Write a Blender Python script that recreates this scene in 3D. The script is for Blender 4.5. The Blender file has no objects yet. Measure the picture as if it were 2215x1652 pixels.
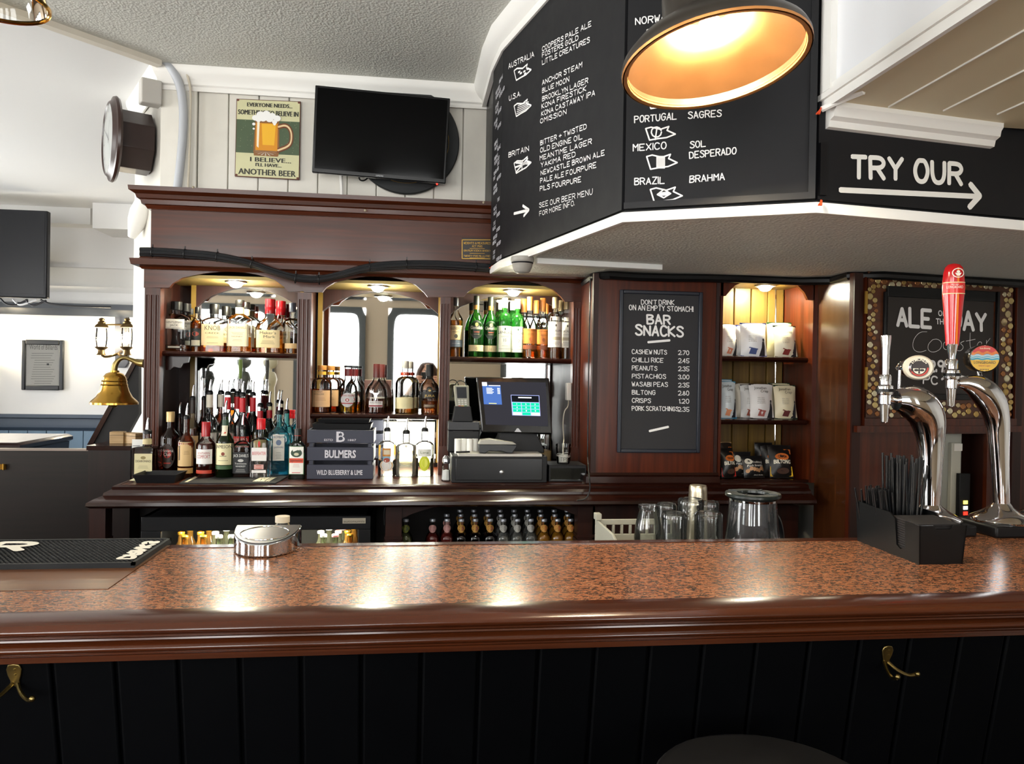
import bpy, bmesh, math, random
from mathutils import Vector as V, Matrix
random.seed(5)
S = bpy.context.scene
COL = S.collection
PI = math.pi
# ---------------------------------------------------------------- camera, sky, exposure
W, H, FL = 2215.0, 1652.0, 1650.0
YAW, PIT, ROL = math.radians(7.3), math.radians(0.4), 0.017
EYE = V((0, 0, 1.55))
_r0 = V((math.cos(YAW), -math.sin(YAW), 0)); _f0 = V((math.sin(YAW), math.cos(YAW), 0)); _u0 = V((0, 0, 1))
FW = _f0*math.cos(PIT) - _u0*math.sin(PIT); _up = _u0*math.cos(PIT) + _f0*math.sin(PIT)
RT = _r0*math.cos(ROL) + _up*math.sin(ROL); UP = _up*math.cos(ROL) - _r0*math.sin(ROL)
cd = bpy.data.cameras.new('camera'); cam = bpy.data.objects.new('camera', cd); COL.objects.link(cam)
cd.sensor_fit = 'HORIZONTAL'; cd.sensor_width = 36; cd.lens = FL/W*36; cd.clip_start = 0.02; cd.clip_end = 60
mw = Matrix((RT, UP, -FW)).transposed().to_4x4(); mw.translation = EYE; cam.matrix_world = mw
S.camera = cam
S.view_settings.view_transform = 'Standard'; S.view_settings.look = 'None'
S.view_settings.gamma = 1; S.view_settings.use_curve_mapping = False
S.view_settings.exposure = 1.22
S.cycles.max_bounces = 9; S.cycles.diffuse_bounces = 4; S.cycles.glossy_bounces = 5
S.cycles.transparent_max_bounces = 40; S.cycles.transmission_bounces = 4
S.cycles.caustics_reflective = False; S.cycles.caustics_refractive = False
S.cycles.sample_clamp_indirect = 4.0
SKY = 6.0
wd = bpy.data.worlds.new('sky'); S.world = wd; wd.use_nodes = True
wd.node_tree.nodes['Background'].inputs[0].default_value = (1.0, 0.985, 0.965, 1)
wd.node_tree.nodes['Background'].inputs[1].default_value = SKY

def light(name, kind, loc, energy, color=(1, 1, 1), size=.1, aim=None, sizey=None, spot=None):
    d = bpy.data.lights.new(name, kind); d.energy = energy; d.color = color
    if kind == 'AREA':
        d.size = size
        if sizey: d.shape = 'RECTANGLE'; d.size_y = sizey
        else: d.shape = 'DISK'
    else: d.shadow_soft_size = size
    if spot: d.spot_size = spot; d.spot_blend = .6
    if kind == 'POINT': d.use_shadow = True
    o = bpy.data.objects.new(name, d); COL.objects.link(o); o.location = loc
    if aim is not None: o.rotation_euler = (V(aim)-V(loc)).to_track_quat('-Z', 'Y').to_euler()
    return o
# daylight enters through the windows of the wall behind and of the far left wall (sky portals in the openings)
WIN_BACK = [(-2.72, -1.62), (-1.40, -.76), (-.50, .20), (1.03, 1.74)]
WIN_LEFT = [(-1.0, .6), (1.3, 3.0), (4.4, 6.6)]
WZ0, WZ1 = .85, 2.34
WL0, WL1 = .80, 2.92
TZ0, TZ1 = 2.43, 2.96      # transom lights above the back windows
YB, XL = -1.6, -5.2
for a, b in WIN_BACK:
    o = light('window_portal', 'AREA', ((a+b)/2, YB-.02, (WZ0+WZ1)/2), 1, size=b-a, sizey=WZ1-WZ0, aim=((a+b)/2, 9, (WZ0+WZ1)/2)); o.data.cycles.is_portal = True
for a, b in WIN_BACK:
    o = light('window_portal', 'AREA', ((a+b)/2, YB-.02, (TZ0+TZ1)/2), 1, size=b-a, sizey=TZ1-TZ0, aim=((a+b)/2, 9, (TZ0+TZ1)/2)); o.data.cycles.is_portal = True
for a, b in WIN_LEFT:
    o = light('window_portal', 'AREA', (XL-.02, (a+b)/2, (WL0+WL1)/2), 1, size=b-a, sizey=WL1-WL0, aim=(9, (a+b)/2, (WL0+WL1)/2)); o.data.cycles.is_portal = True

# ---------------------------------------------------------------- measuring helpers (photo pixel -> point on a real plane)
def ray(x, y): return FW + RT*((x-W/2)/FL) - UP*((y-H/2)/FL)
def onz(x, y, z): d = ray(x, y); return EYE + d*((z-EYE.z)/d.z)
def ony(x, y, Y): d = ray(x, y); return EYE + d*(Y/d.y)
class Plane:
    def __init__(s, o, ux, uz=(0, 0, 1)):
        s.o = V(o); s.ux = V(ux).normalized(); s.uz = V(uz).normalized(); s.n = s.ux.cross(s.uz).normalized()
        if s.n.dot(EYE-s.o) < 0: s.n = -s.n
    def hit(s, x, y):
        d = ray(x, y); t = (s.o-EYE).dot(s.n)/d.dot(s.n); p = EYE+d*t-s.o
        return p.dot(s.ux), p.dot(s.uz)
    def pt(s, x, y, off=0): u, v = s.hit(x, y); return s.at(u, v, off)
    def at(s, u, v, off=0): return s.o+s.ux*u+s.uz*v+s.n*off

# ---------------------------------------------------------------- materials
def hx(h):
    h = h.lstrip('#'); c = [int(h[i:i+2], 16)/255 for i in (0, 2, 4)]
    return tuple(x/12.92 if x <= .04045 else ((x+.055)/1.055)**2.4 for x in c)
_mats = {}
def newmat(key):
    m = bpy.data.materials.new(key); m.use_nodes = True; nt = m.node_tree; nt.nodes.clear()
    out = nt.nodes.new('ShaderNodeOutputMaterial'); return m, nt, out
def N(nt, t, **kw):
    n = nt.nodes.new('ShaderNode'+t)
    for k, v in kw.items(): setattr(n, k, v)
    return n
def pbsdf(nt, out, col, rough, metal=0, coat=0, emit=None, es=0, spec=.5):
    b = N(nt, 'BsdfPrincipled'); b.inputs['Base Color'].default_value = (*col, 1); b.inputs['Roughness'].default_value = rough
    b.inputs['Metallic'].default_value = metal; b.inputs['Coat Weight'].default_value = coat; b.inputs['Coat Roughness'].default_value = .12
    b.inputs['Specular IOR Level'].default_value = spec
    if emit: b.inputs['Emission Color'].default_value = (*emit, 1); b.inputs['Emission Strength'].default_value = es
    nt.links.new(b.outputs[0], out.inputs[0]); return b
def mat(col, rough=.5, metal=0, coat=0, es=0, bump=0, bscale=200, spec=.5, var=0):
    if isinstance(col, str): col = hx(col)
    key = 'm_%s_%s_%s_%s_%s_%s_%s' % (tuple(round(c, 3) for c in col), rough, metal, coat, es, bump, var)
    if key in _mats: return _mats[key]
    m, nt, out = newmat('paint'); b = pbsdf(nt, out, col, rough, metal, coat, col if es else None, es, spec)
    tc = N(nt, 'TexCoord')
    nz = N(nt, 'TexNoise'); nz.inputs['Scale'].default_value = bscale if bump else 14; nz.inputs['Detail'].default_value = 3
    nt.links.new(tc.outputs['Object'], nz.inputs['Vector'])
    if bump:
        bp = N(nt, 'Bump'); bp.inputs['Strength'].default_value = bump; bp.inputs['Distance'].default_value = .004
        nt.links.new(nz.outputs[0], bp.inputs['Height']); nt.links.new(bp.outputs[0], b.inputs['Normal'])
    mr = N(nt, 'MapRange'); mr.inputs[3].default_value = max(.02, rough*(.85)); mr.inputs[4].default_value = min(1, rough*1.15)
    nt.links.new(nz.outputs[0], mr.inputs[0]); nt.links.new(mr.outputs[0], b.inputs['Roughness'])
    if var:
        mx = N(nt, 'MixRGB', blend_type='MULTIPLY'); mx.inputs[0].default_value = var; mx.inputs[1].default_value = (*col, 1)
        nt.links.new(nz.outputs[0], mx.inputs[2]); nt.links.new(mx.outputs[0], b.inputs['Base Color'])
    _mats[key] = m; return m
def wood(c1, c2, axis='x', rough=.3, scale=1.0, coat=.12, bump=.08):
    key = ('wood', c1, c2, axis, rough, scale)
    if key in _mats: return _mats[key]
    m, nt, out = newmat('wood'); b = pbsdf(nt, out, hx(c1), rough, 0, coat, spec=.38)
    tc = N(nt, 'TexCoord'); mp = N(nt, 'Mapping'); s = [26*scale]*3; s['xyz'.index(axis)] = 1.3*scale
    mp.inputs['Scale'].default_value = s
    nz = N(nt, 'TexNoise'); nz.inputs['Scale'].default_value = 1.6; nz.inputs['Detail'].default_value = 7; nz.inputs['Distortion'].default_value = .6
    rp = N(nt, 'ValToRGB'); rp.color_ramp.elements[0].position = .3; rp.color_ramp.elements[1].position = .7
    rp.color_ramp.elements[0].color = (*hx(c2), 1); rp.color_ramp.elements[1].color = (*hx(c1), 1)
    L = nt.links.new
    L(tc.outputs['Object'], mp.inputs[0]); L(mp.outputs[0], nz.inputs['Vector']); L(nz.outputs[0], rp.inputs[0]); L(rp.outputs[0], b.inputs['Base Color'])
    bp = N(nt, 'Bump'); bp.inputs['Strength'].default_value = bump; bp.inputs['Distance'].default_value = .002
    L(nz.outputs[0], bp.inputs['Height']); L(bp.outputs[0], b.inputs['Normal'])
    _mats[key] = m; return m
def glass(col=(1, 1, 1), gloss=1.0, rough=.02, ior=1.45, body=0, bodycol=None):
    """thin clear glass or a clear liquid: tinted see-through plus a Fresnel reflection"""
    key = ('glass', tuple(col), gloss, rough, ior, body)
    if key in _mats: return _mats[key]
    m, nt, out = newmat('glass'); L = nt.links.new
    tr = N(nt, 'BsdfTransparent'); tr.inputs[0].default_value = (*col, 1)
    gl = N(nt, 'BsdfGlossy'); gl.inputs[0].default_value = (gloss,)*3+(1,); gl.inputs[1].default_value = rough
    fr = N(nt, 'Fresnel'); fr.inputs[0].default_value = ior
    mx = N(nt, 'MixShader'); base = tr
    if body:
        bc = bodycol or col
        df = N(nt, 'BsdfDiffuse'); df.inputs[0].default_value = (*bc, 1); tl = N(nt, 'BsdfTranslucent'); tl.inputs[0].default_value = (*bc, 1)
        m1 = N(nt, 'MixShader'); m1.inputs[0].default_value = .5; L(df.outputs[0], m1.inputs[1]); L(tl.outputs[0], m1.inputs[2])
        m2 = N(nt, 'MixShader'); m2.inputs[0].default_value = body; L(tr.outputs[0], m2.inputs[1]); L(m1.outputs[0], m2.inputs[2]); base = m2
    L(fr.outputs[0], mx.inputs[0]); L(base.outputs[0], mx.inputs[1]); L(gl.outputs[0], mx.inputs[2]); L(mx.outputs[0], out.inputs[0])
    _mats[key] = m; return m
def emis(col, s):
    if isinstance(col, str): col = hx(col)
    key = ('em', tuple(col), s)
    if key in _mats: return _mats[key]
    m, nt, out = newmat('glow'); e = N(nt, 'Emission'); e.inputs[0].default_value = (*col, 1); e.inputs[1].default_value = s
    nt.links.new(e.outputs[0], out.inputs[0]); _mats[key] = m; return m
def stipple():
    m, nt, out = newmat('stippled_paper'); b = pbsdf(nt, out, hx('#d8d8d0'), .75)
    tc = N(nt, 'TexCoord'); vo = N(nt, 'TexVoronoi'); vo.inputs['Scale'].default_value = 95
    nz = N(nt, 'TexNoise'); nz.inputs['Scale'].default_value = 60; nz.inputs['Detail'].default_value = 2
    ad = N(nt, 'Math', operation='ADD'); bp = N(nt, 'Bump'); bp.inputs['Strength'].default_value = .5; bp.inputs['Distance'].default_value = .004
    L = nt.links.new
    L(tc.outputs['Object'], vo.inputs['Vector']); L(tc.outputs['Object'], nz.inputs['Vector']); L(vo.outputs[0], ad.inputs[0]); L(nz.outputs[0], ad.inputs[1])
    L(ad.outputs[0], bp.inputs['Height']); L(bp.outputs[0], b.inputs['Normal']); return m
def granite():
    m, nt, out = newmat('speckled_laminate'); b = pbsdf(nt, out, hx('#a5694a'), .2, 0, 0, spec=1.0)
    tc = N(nt, 'TexCoord'); mp = N(nt, 'Mapping'); mp.inputs['Scale'].default_value = (58, 104, 70); L = nt.links.new
    n1 = N(nt, 'TexNoise'); n1.inputs['Scale'].default_value = 1.5; n1.inputs['Detail'].default_value = 5; n1.inputs['Roughness'].default_value = .62; n1.inputs['Distortion'].default_value = .5
    n2 = N(nt, 'TexNoise'); n2.inputs['Scale'].default_value = 3.6; n2.inputs['Detail'].default_value = 3
    L(tc.outputs['Object'], mp.inputs[0]); L(mp.outputs[0], n1.inputs['Vector']); L(mp.outputs[0], n2.inputs['Vector'])
    r1 = N(nt, 'ValToRGB'); e = r1.color_ramp.elements; e[0].position = .42; e[0].color = (*hx('#3a2a22'), 1); e[1].position = .50; e[1].color = (*hx('#985f40'), 1)
    x = e.new(.62); x.color = (*hx('#aa724f'), 1)
    r2 = N(nt, 'ValToRGB'); e = r2.color_ramp.elements; e[0].position = .6; e[0].color = (0, 0, 0, 1); e[1].position = .68; e[1].color = (1, 1, 1, 1)
    mx = N(nt, 'MixRGB'); mx.inputs[2].default_value = (*hx('#d0a680'), 1)
    L(n1.outputs[0], r1.inputs[0]); L(n2.outputs[0], r2.inputs[0]); L(r2.outputs[0], mx.inputs[0]); L(r1.outputs[0], mx.inputs[1]); L(mx.outputs[0], b.inputs['Base Color'])
    return m

# ---------------------------------------------------------------- mesh builder
_org = {}
class MB:
    def __init__(s, m=None):
        s.v = []; s.f = []; s.mi = []; s.ms = []; s.cur = 0
        if m: s.m(m)
    def m(s, m):
        if m not in s.ms: s.ms.append(m)
        s.cur = s.ms.index(m); return s
    def add(s, vs, fs):
        b = len(s.v); s.v += [V(p) for p in vs]
        for f in fs: s.f.append([b+i for i in f]); s.mi.append(s.cur)
        return s
    def box(s, x0, x1, y0, y1, z0, z1):
        return s.add([(x, y, z) for z in (z0, z1) for y in (y0, y1) for x in (x0, x1)], [(0, 2, 3, 1), (4, 5, 7, 6), (0, 1, 5, 4), (2, 6, 7, 3), (0, 4, 6, 2), (1, 3, 7, 5)])
    def obox(s, c, sz, M=None):
        hx_, hy, hz = sz[0]/2, sz[1]/2, sz[2]/2; M = M or Matrix()
        vs = [V(c)+M.to_3x3() @ V((x, y, z)) for z in (-hz, hz) for y in (-hy, hy) for x in (-hx_, hx_)]
        return s.add(vs, [(0, 2, 3, 1), (4, 5, 7, 6), (0, 1, 5, 4), (2, 6, 7, 3), (0, 4, 6, 2), (1, 3, 7, 5)])
    def ext(s, pts, vec):
        n = len(pts); vec = V(vec); vs = [V(p) for p in pts]+[V(p)+vec for p in pts]
        return s.add(vs, [list(range(n))[::-1], [n+i for i in range(n)]]+[(i, (i+1) % n, n+(i+1) % n, n+i) for i in range(n)])
    def poly(s, pts): return s.add(pts, [list(range(len(pts)))])
    def loft(s, rings, c0=True, c1=True, closed=False):
        n = len(rings[0]); vs = [p for r in rings for p in r]; fs = []; k = len(rings)
        for j in range(k if closed else k-1):
            a, b = j*n, ((j+1) % k)*n
            for i in range(n): fs.append((a+i, a+(i+1) % n, b+(i+1) % n, b+i))
        if not closed:
            if c0: fs.append(list(range(n))[::-1])
            if c1: fs.append([(k-1)*n+i for i in range(n)])
        return s.add(vs, fs)
    def lathe(s, prof, c=(0, 0, 0), n=20, M=None, c0=True, c1=True):
        M = (M or Matrix()).to_3x3(); c = V(c)
        return s.loft([[c+M @ V((max(r, 1e-4)*math.cos(2*PI*i/n), max(r, 1e-4)*math.sin(2*PI*i/n), z)) for i in range(n)] for r, z in prof], c0, c1)
    def cyl(s, a, b, r, n=14, r2=None):
        a, b = V(a), V(b); M = (b-a).to_track_quat('Z', 'Y').to_matrix(); L = (b-a).length
        return s.lathe([(r, 0), (r2 if r2 is not None else r, L)], a, n, M)
    def tube(s, pts, r, n=8, smooth=0, caps=True, flat=1.0):
        pts = [V(p) for p in pts]; rs = list(r) if isinstance(r, (list, tuple)) else [r]*len(pts)
        for _ in range(smooth):
            q = [pts[0]]; qr = [rs[0]]
            for i in range(len(pts)-1):
                q += [pts[i].lerp(pts[i+1], .25), pts[i].lerp(pts[i+1], .75)]; qr += [rs[i]*.75+rs[i+1]*.25, rs[i]*.25+rs[i+1]*.75]
            q.append(pts[-1]); qr.append(rs[-1]); pts, rs = q, qr
        rings = []; t0 = (pts[1]-pts[0]).normalized(); nrm = t0.orthogonal().normalized()
        for i, p in enumerate(pts):
            t = (pts[min(i+1, len(pts)-1)]-pts[max(i-1, 0)]).normalized()
            nrm = (nrm-t*nrm.dot(t)).normalized(); bn = t.cross(nrm)
            rings.append([p+(nrm*math.cos(2*PI*k/n)+bn*math.sin(2*PI*k/n)*flat)*rs[i] for k in range(n)])
        return s.loft(rings, caps, caps)
    def ball(s, c, r, n=14, sx=1, sy=1, sz=1):
        k = n//2; c = V(c)
        return s.loft([[c+V((sx*r*math.sin(PI*(j+.02)/(k+.04))*math.cos(2*PI*i/n), sy*r*math.sin(PI*(j+.02)/(k+.04))*math.sin(2*PI*i/n), -sz*r*math.cos(PI*(j+.02)/(k+.04)))) for i in range(n)] for j in range(k+1)])
    def mould(s, path, prof, cap=True):
        """sweep (out, z) profile along a plan path (x, y); out is to the RIGHT of the direction of travel, mitred corners"""
        P = [V((p[0], p[1])) for p in path]; n = len(P); rings = []
        for i in range(n):
            d0 = (P[i]-P[i-1]).normalized() if i else None; d1 = (P[i+1]-P[i]).normalized() if i < n-1 else None
            n0 = V((d0.y, -d0.x)) if d0 else None; n1 = V((d1.y, -d1.x)) if d1 else None
            if n0 and n1: b = (n0+n1).normalized(); b = b/max(.25, b.dot(n0))
            else: b = n0 or n1
            rings.append([V((P[i].x+b.x*o, P[i].y+b.y*o, z)) for o, z in prof])
        return s.loft(rings, cap, cap)
    def build(s, name, parent=None, kind=None, bev=0, ang=38, seg=2, solid=0):
        me = bpy.data.meshes.new(name); off = _org.get(parent.name, V((0, 0, 0))) if parent else V((0, 0, 0))
        me.from_pydata([tuple(p-off) for p in s.v], [], s.f)
        for m in s.ms: me.materials.append(m)
        me.polygons.foreach_set('material_index', s.mi)
        bm = bmesh.new(); bm.from_mesh(me); bmesh.ops.recalc_face_normals(bm, faces=bm.faces); bm.to_mesh(me); bm.free()
        me.shade_smooth(); me.set_sharp_from_angle(angle=math.radians(ang))
        o = bpy.data.objects.new(name, me); COL.objects.link(o)
        if parent: o.parent = parent; _org[o.name] = off
        if kind: o['kind'] = kind
        if bev:
            md = o.modifiers.new('bevel', 'BEVEL'); md.width = bev; md.segments = seg; md.limit_method = 'ANGLE'; md.angle_limit = math.radians(40)
        return o
def thing(name, label, cat, loc=(0, 0, 0), group=None, local=False, rot=0):
    """Empty at a thing's base. Parts given in world coordinates unless local."""
    o = bpy.data.objects.new(name, None); COL.objects.link(o); o.empty_display_size = .05; o.location = loc; o.rotation_euler = (0, 0, rot)
    _org[o.name] = V((0, 0, 0)) if local else V(loc)
    tag(o, label, cat, group); return o
def tag(o, label, cat, group=None):
    o['label'] = label; o['category'] = cat
    if group: o['group'] = group
    return o
def struct(mb, name, **k): return mb.build(name, kind='structure', **k)
def dup(root, loc, label, rot=None, group=None):
    r = root.copy(); COL.objects.link(r); r.location = loc; r['label'] = label
    if rot is not None: r.rotation_euler = (0, 0, rot)
    if group: r['group'] = group
    for ch in list(root.children):
        c = ch.copy(); COL.objects.link(c); c.parent = r
        for g in list(ch.children):
            d = g.copy(); COL.objects.link(d); d.parent = c
    return r

# ---------------------------------------------------------------- lettering
GL = {'A': '002640|1232', 'B': '0006|~0636453403|~034341300 0', 'C': '~45361604021030 41', 'D': '0006|~0626454120 00', 'E': '46060040|0333', 'F': '460600|0333',
 'G': '~4536160402103042 43|2343', 'H': '0006|4046|0343', 'I': '0006', 'J': '~4642301001', 'K': '0006|460340', 'L': '060040', 'M': '0006234640', 'N': '00064046',
 'O': '~2616040210304244 3626', 'P': '0006|~0636454433 03', 'Q': '~2616040210304244 3626|2240', 'R': '0006|~0636454433 03|2340', 'S': '~4536160514334241301001',
 'T': '0646|2620', 'U': '~060210304246', 'V': '062046', 'W': '0610243046', 'X': '0640|4600', 'Y': '0623|462320', 'Z': '06460040',
 '0': '~2616040210304244 3626', '1': '152620', '2': '~0516364543 00|0040', '3': '~0516364534233342413010 01', '4': '360242|3630', '5': '460603|~03334241301001',
 '6': '~36140210304233 1302', '7': '064610', '8': '~23141526353423424120010223', '9': '~44331304051636454430', '.': '0001', '!': '0206|0001', "'": '0605', '+': '2125|0343',
 '&': '~40141526350110 3043', '-': '0343', '?': '~05163645342321|2020', ':': '0101|0404', '%': '0046|0605|4140', ' ': '', ',': '0001'}
def chaikin(p, k=2):
    for _ in range(k):
        q = [p[0]]
        for a, b in zip(p, p[1:]): q += [(a[0]*.75+b[0]*.25, a[1]*.75+b[1]*.25), (a[0]*.25+b[0]*.75, a[1]*.25+b[1]*.75)]
        p = q+[p[-1]]
    return p
def strokes(text, jit=0, gap=1.5):
    """polylines of hand lettering, cap height 1; returns (lines, width)"""
    out = []; x = 0
    for ch in text.upper():
        g = GL.get(ch, ''); mxw = 0; js = 1+random.uniform(-jit, jit); jy = random.uniform(-jit, jit)*1.2; jr = random.uniform(-jit, jit)*1.2
        for part in g.split('|'):
            if not part: continue
            sm = part[0] == '~'; d = part.replace('~', '').replace(' ', '')
            p = [(int(d[i]), int(d[i+1])) for i in range(0, len(d)-1, 2)]; mxw = max(mxw, max(a for a, _ in p))
            if sm: p = chaikin(p)
            out.append([(x+a+jr*b, (b*js+jy)/6) for a, b in p])
        x += (2.2 if ch == ' ' else mxw+gap)
    out = [[(a/6*1.0, b) for a, b in p] for p in out]
    return out, max(.01, (x-gap)/6)
def ribbon(mb, lines, w, fn):
    """flat strokes of half-width w in (u, v) metres, placed by fn"""
    k_ = 0
    for p in lines:
        for a, b in zip(p, p[1:]):
            dx, dy = b[0]-a[0], b[1]-a[1]; l = math.hypot(dx, dy)
            if l < 1e-7: continue
            ex, ey = dx/l*w, dy/l*w
            pts = [(a[0]-ey, a[1]+ex), (a[0]-ex*.7-ey*.6, a[1]-ey*.7+ex*.6), (a[0]-ex*.7+ey*.6, a[1]-ey*.7-ex*.6), (a[0]+ey, a[1]-ex), (b[0]+ey, b[1]-ex), (b[0]+ex*.7+ey*.6, b[1]+ey*.7-ex*.6), (b[0]+ex*.7-ey*.6, b[1]+ey*.7+ex*.6), (b[0]-ey, b[1]+ex)]
            q = [V(fn(u, v)) for u, v in pts]; nn = (q[2]-q[0]).cross(q[5]-q[0])
            if nn.length > 0:
                nn.normalize(); k_ = (k_+1) % 24; nn = nn if nn.dot(EYE-q[0]) > 0 else -nn; q = [p_+nn*(k_*1.6e-5) for p_ in q]
            mb.poly(q)
def ptext(mb, pl, text, p0, p1, hp, w=.09, off=.002, jit=.05, gap=1.5):
    """letter a line on plane pl between two photo baselines points, cap height hp photo pixels"""
    a = V(pl.hit(*p0)); b = V(pl.hit(*p1)); t = V(pl.hit(p0[0], p0[1]-hp)); t = a+(t-a)*.86; h = (t-a).length
    ls, wd_ = strokes(text, jit, gap); e1 = (b-a); e2 = (t-a); L = []
    for p in ls: L.append([tuple(a+e1*(x/wd_)+e2*y) for x, y in p])
    ribbon(mb, L, w*h, lambda u, v: pl.at(u, v, off))
def pline(mb, pl, pts, wpx, off=.002, close=False):
    q = [V(pl.hit(*p)) for p in pts]
    if close: q.append(q[0])
    s0 = V(pl.hit(*pts[0])); s1 = V(pl.hit(pts[0][0], pts[0][1]-10)); k = (s1-s0).length/10
    ribbon(mb, [[tuple(p) for p in q]], wpx*k/2, lambda u, v: pl.at(u, v, off))
_bt = {}
def btext(s, shear=0, bold=0):
    """printed lettering outlines of the built-in font, cap height about .73; returns (points, faces, width)"""
    k = (s, shear, bold)
    if k in _bt: return _bt[k]
    c = bpy.data.curves.new('t', 'FONT'); c.body = s; c.size = 1; c.shear = shear; c.offset = bold; c.resolution_u = 2; c.fill_mode = 'FRONT'
    o = bpy.data.objects.new('t', c); COL.objects.link(o); bpy.context.view_layer.update()
    me = bpy.data.meshes.new_from_object(o.evaluated_get(bpy.context.evaluated_depsgraph_get()))
    vs = [(v.co.x, v.co.y) for v in me.vertices]; fs = [list(p.vertices) for p in me.polygons]
    bpy.data.objects.remove(o); bpy.data.curves.remove(c); bpy.data.meshes.remove(me)
    x0 = min([p[0] for p in vs] or [0]); wv = max([p[0] for p in vs] or [1])-x0
    _bt[k] = ([(a-x0, b) for a, b in vs], fs, max(wv, .01)); return _bt[k]
def print_text(mb, s, u, v, h, fn, width=None, bold=0, shear=0, center=True):
    """printed line with cap height h, base at v, centred on u, optionally squeezed to width"""
    vs, fs, w = btext(s, shear, bold); k = h/.73; kx = (width/w) if width else k
    x0 = u-w*kx/2 if center else u
    mb.add([fn(x0+a*kx, v+b*k) for a, b in vs], fs)
# ================================================================ palette
WHITE = mat('#efede8', .45); WHITEB = mat('#e4e0d6', .4, var=.12); CREAM = mat('#e6dfc9', .5); GREYP = mat('#54585e', .4)
MAHOG = wood('#53240f', '#351507', 'x', .3); MAHV = wood('#562510', '#371507', 'z', .33); MAHD = wood('#2b110b', '#1b0905', 'x', .2, 1.0, .05); MAHDV = wood('#32130a', '#1e0a05', 'z', .45, 1.0, 0)
RED = wood('#57230d', '#371206', 'z', .28, 1.2); PINE = wood('#7a5f26', '#553d16', 'z', .45, .8)
BARW = wood('#4d2410', '#391708', 'x', .2, .7, .5); BARD = wood('#5e2f1a', '#3c1c0f', 'x', .22, 1.0, .6); INLAY = wood('#7a5030', '#5a3620', 'x', .3, .8)
BLACK = mat('#070708', .4, spec=.35); BLKM = mat('#0d0d10', .5, spec=.35); BLKG = mat('#050506', .12, coat=.5); RUB = mat('#0b0c0f', .75); BOARD = mat((.0072, .0072, .009), .6, var=.3, spec=.3); BOARDF = mat((.006, .006, .0075), .4, spec=.3)
CHALK = mat('#f2f0ee', .8); CHALKD = mat('#cfcfd4', .8); CHROME = mat((.78, .78, .8), .06, 1); STEEL = mat((.55, .55, .56), .28, 1); BRASS = mat('#c79a45', .18, 1); BRASSO = mat('#8f7d4e', .3, 1); GOLD = mat('#b08a3c', .35, .8)
CHARC = mat((.0002, .0004, .0009), .6, spec=.07); NAVY = mat('#2f3142', .55, var=.25); PAPER = mat('#ecebe4', .7); MIRR = mat((.86, .88, .87), .01, 1)
STIP = stipple(); PLAIN = mat('#efefee', .8, bump=.12, bscale=40); GRAN = granite()
CLEAR = glass((.975, .988, .983), ior=1.35); PANE = glass((.96, .98, .98), rough=0)

# ================================================================ setting
CZ = 3.0
a = onz(345, 132, CZ); b = onz(100, 45, CZ); d = (b-a).normalized(); TR0, TR1 = a.copy(), a+d*5.6
mb = MB(STIP)
mb.poly([(3.6, YB-.2, CZ), (3.6, 4.5, CZ), (a.x, 4.5, CZ), (a.x, a.y, CZ), (TR1.x, TR1.y, CZ), (TR1.x, YB-.2, CZ)][::-1])
mb.m(PLAIN); mb.poly([(a.x, 4.5, CZ), (a.x, 7.7, CZ), (XL-.2, 7.7, CZ), (XL-.2, YB-.2, CZ), (TR1.x, YB-.2, CZ), (TR1.x, TR1.y, CZ), (a.x, a.y, CZ)][::-1])
mb.m(PLAIN).box(XL-.2, 3.6, YB-.2, 7.7, CZ+.01, CZ+.12)
struct(mb, 'ceiling')
struct(MB(wood('#3a2519', '#2a1810', 'y', .4)).box(XL-.2, 3.6, YB-.2, 7.7, -.1, 0), 'floor')
def wall_openings(mb, horiz, c0, c1, lo, hi, opens, z1=CZ):
    """wall slab between c0..c1 (thickness), running lo..hi, with window openings"""
    def bx(u0, u1, z0, zz):
        if horiz: mb.box(u0, u1, c0, c1, z0, zz)
        else: mb.box(c0, c1, u0, u1, z0, zz)
    u = lo
    for p, q in sorted(opens): bx(u, p, 0, z1); bx(p, q, 0, WZ0 if horiz else WL0); bx(p, q, WZ1 if horiz else WL1, TZ0 if horiz else z1); horiz and bx(p, q, TZ1, z1); u = q
    bx(u, hi, 0, z1)
TAN = mat('#cdb9a0', .6)
mb = MB(TAN); wall_openings(mb, True, YB-.2, YB, XL-.2, 3.6, WIN_BACK); struct(mb, 'wall_behind')
mb = MB(WHITE); wall_openings(mb, False, XL-.2, XL, YB, 7.7, WIN_LEFT); struct(mb, 'wall_left')
struct(MB(WHITE).box(3.4, 3.6, YB, 7.7, 0, CZ), 'wall_right')
wn = 0
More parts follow.
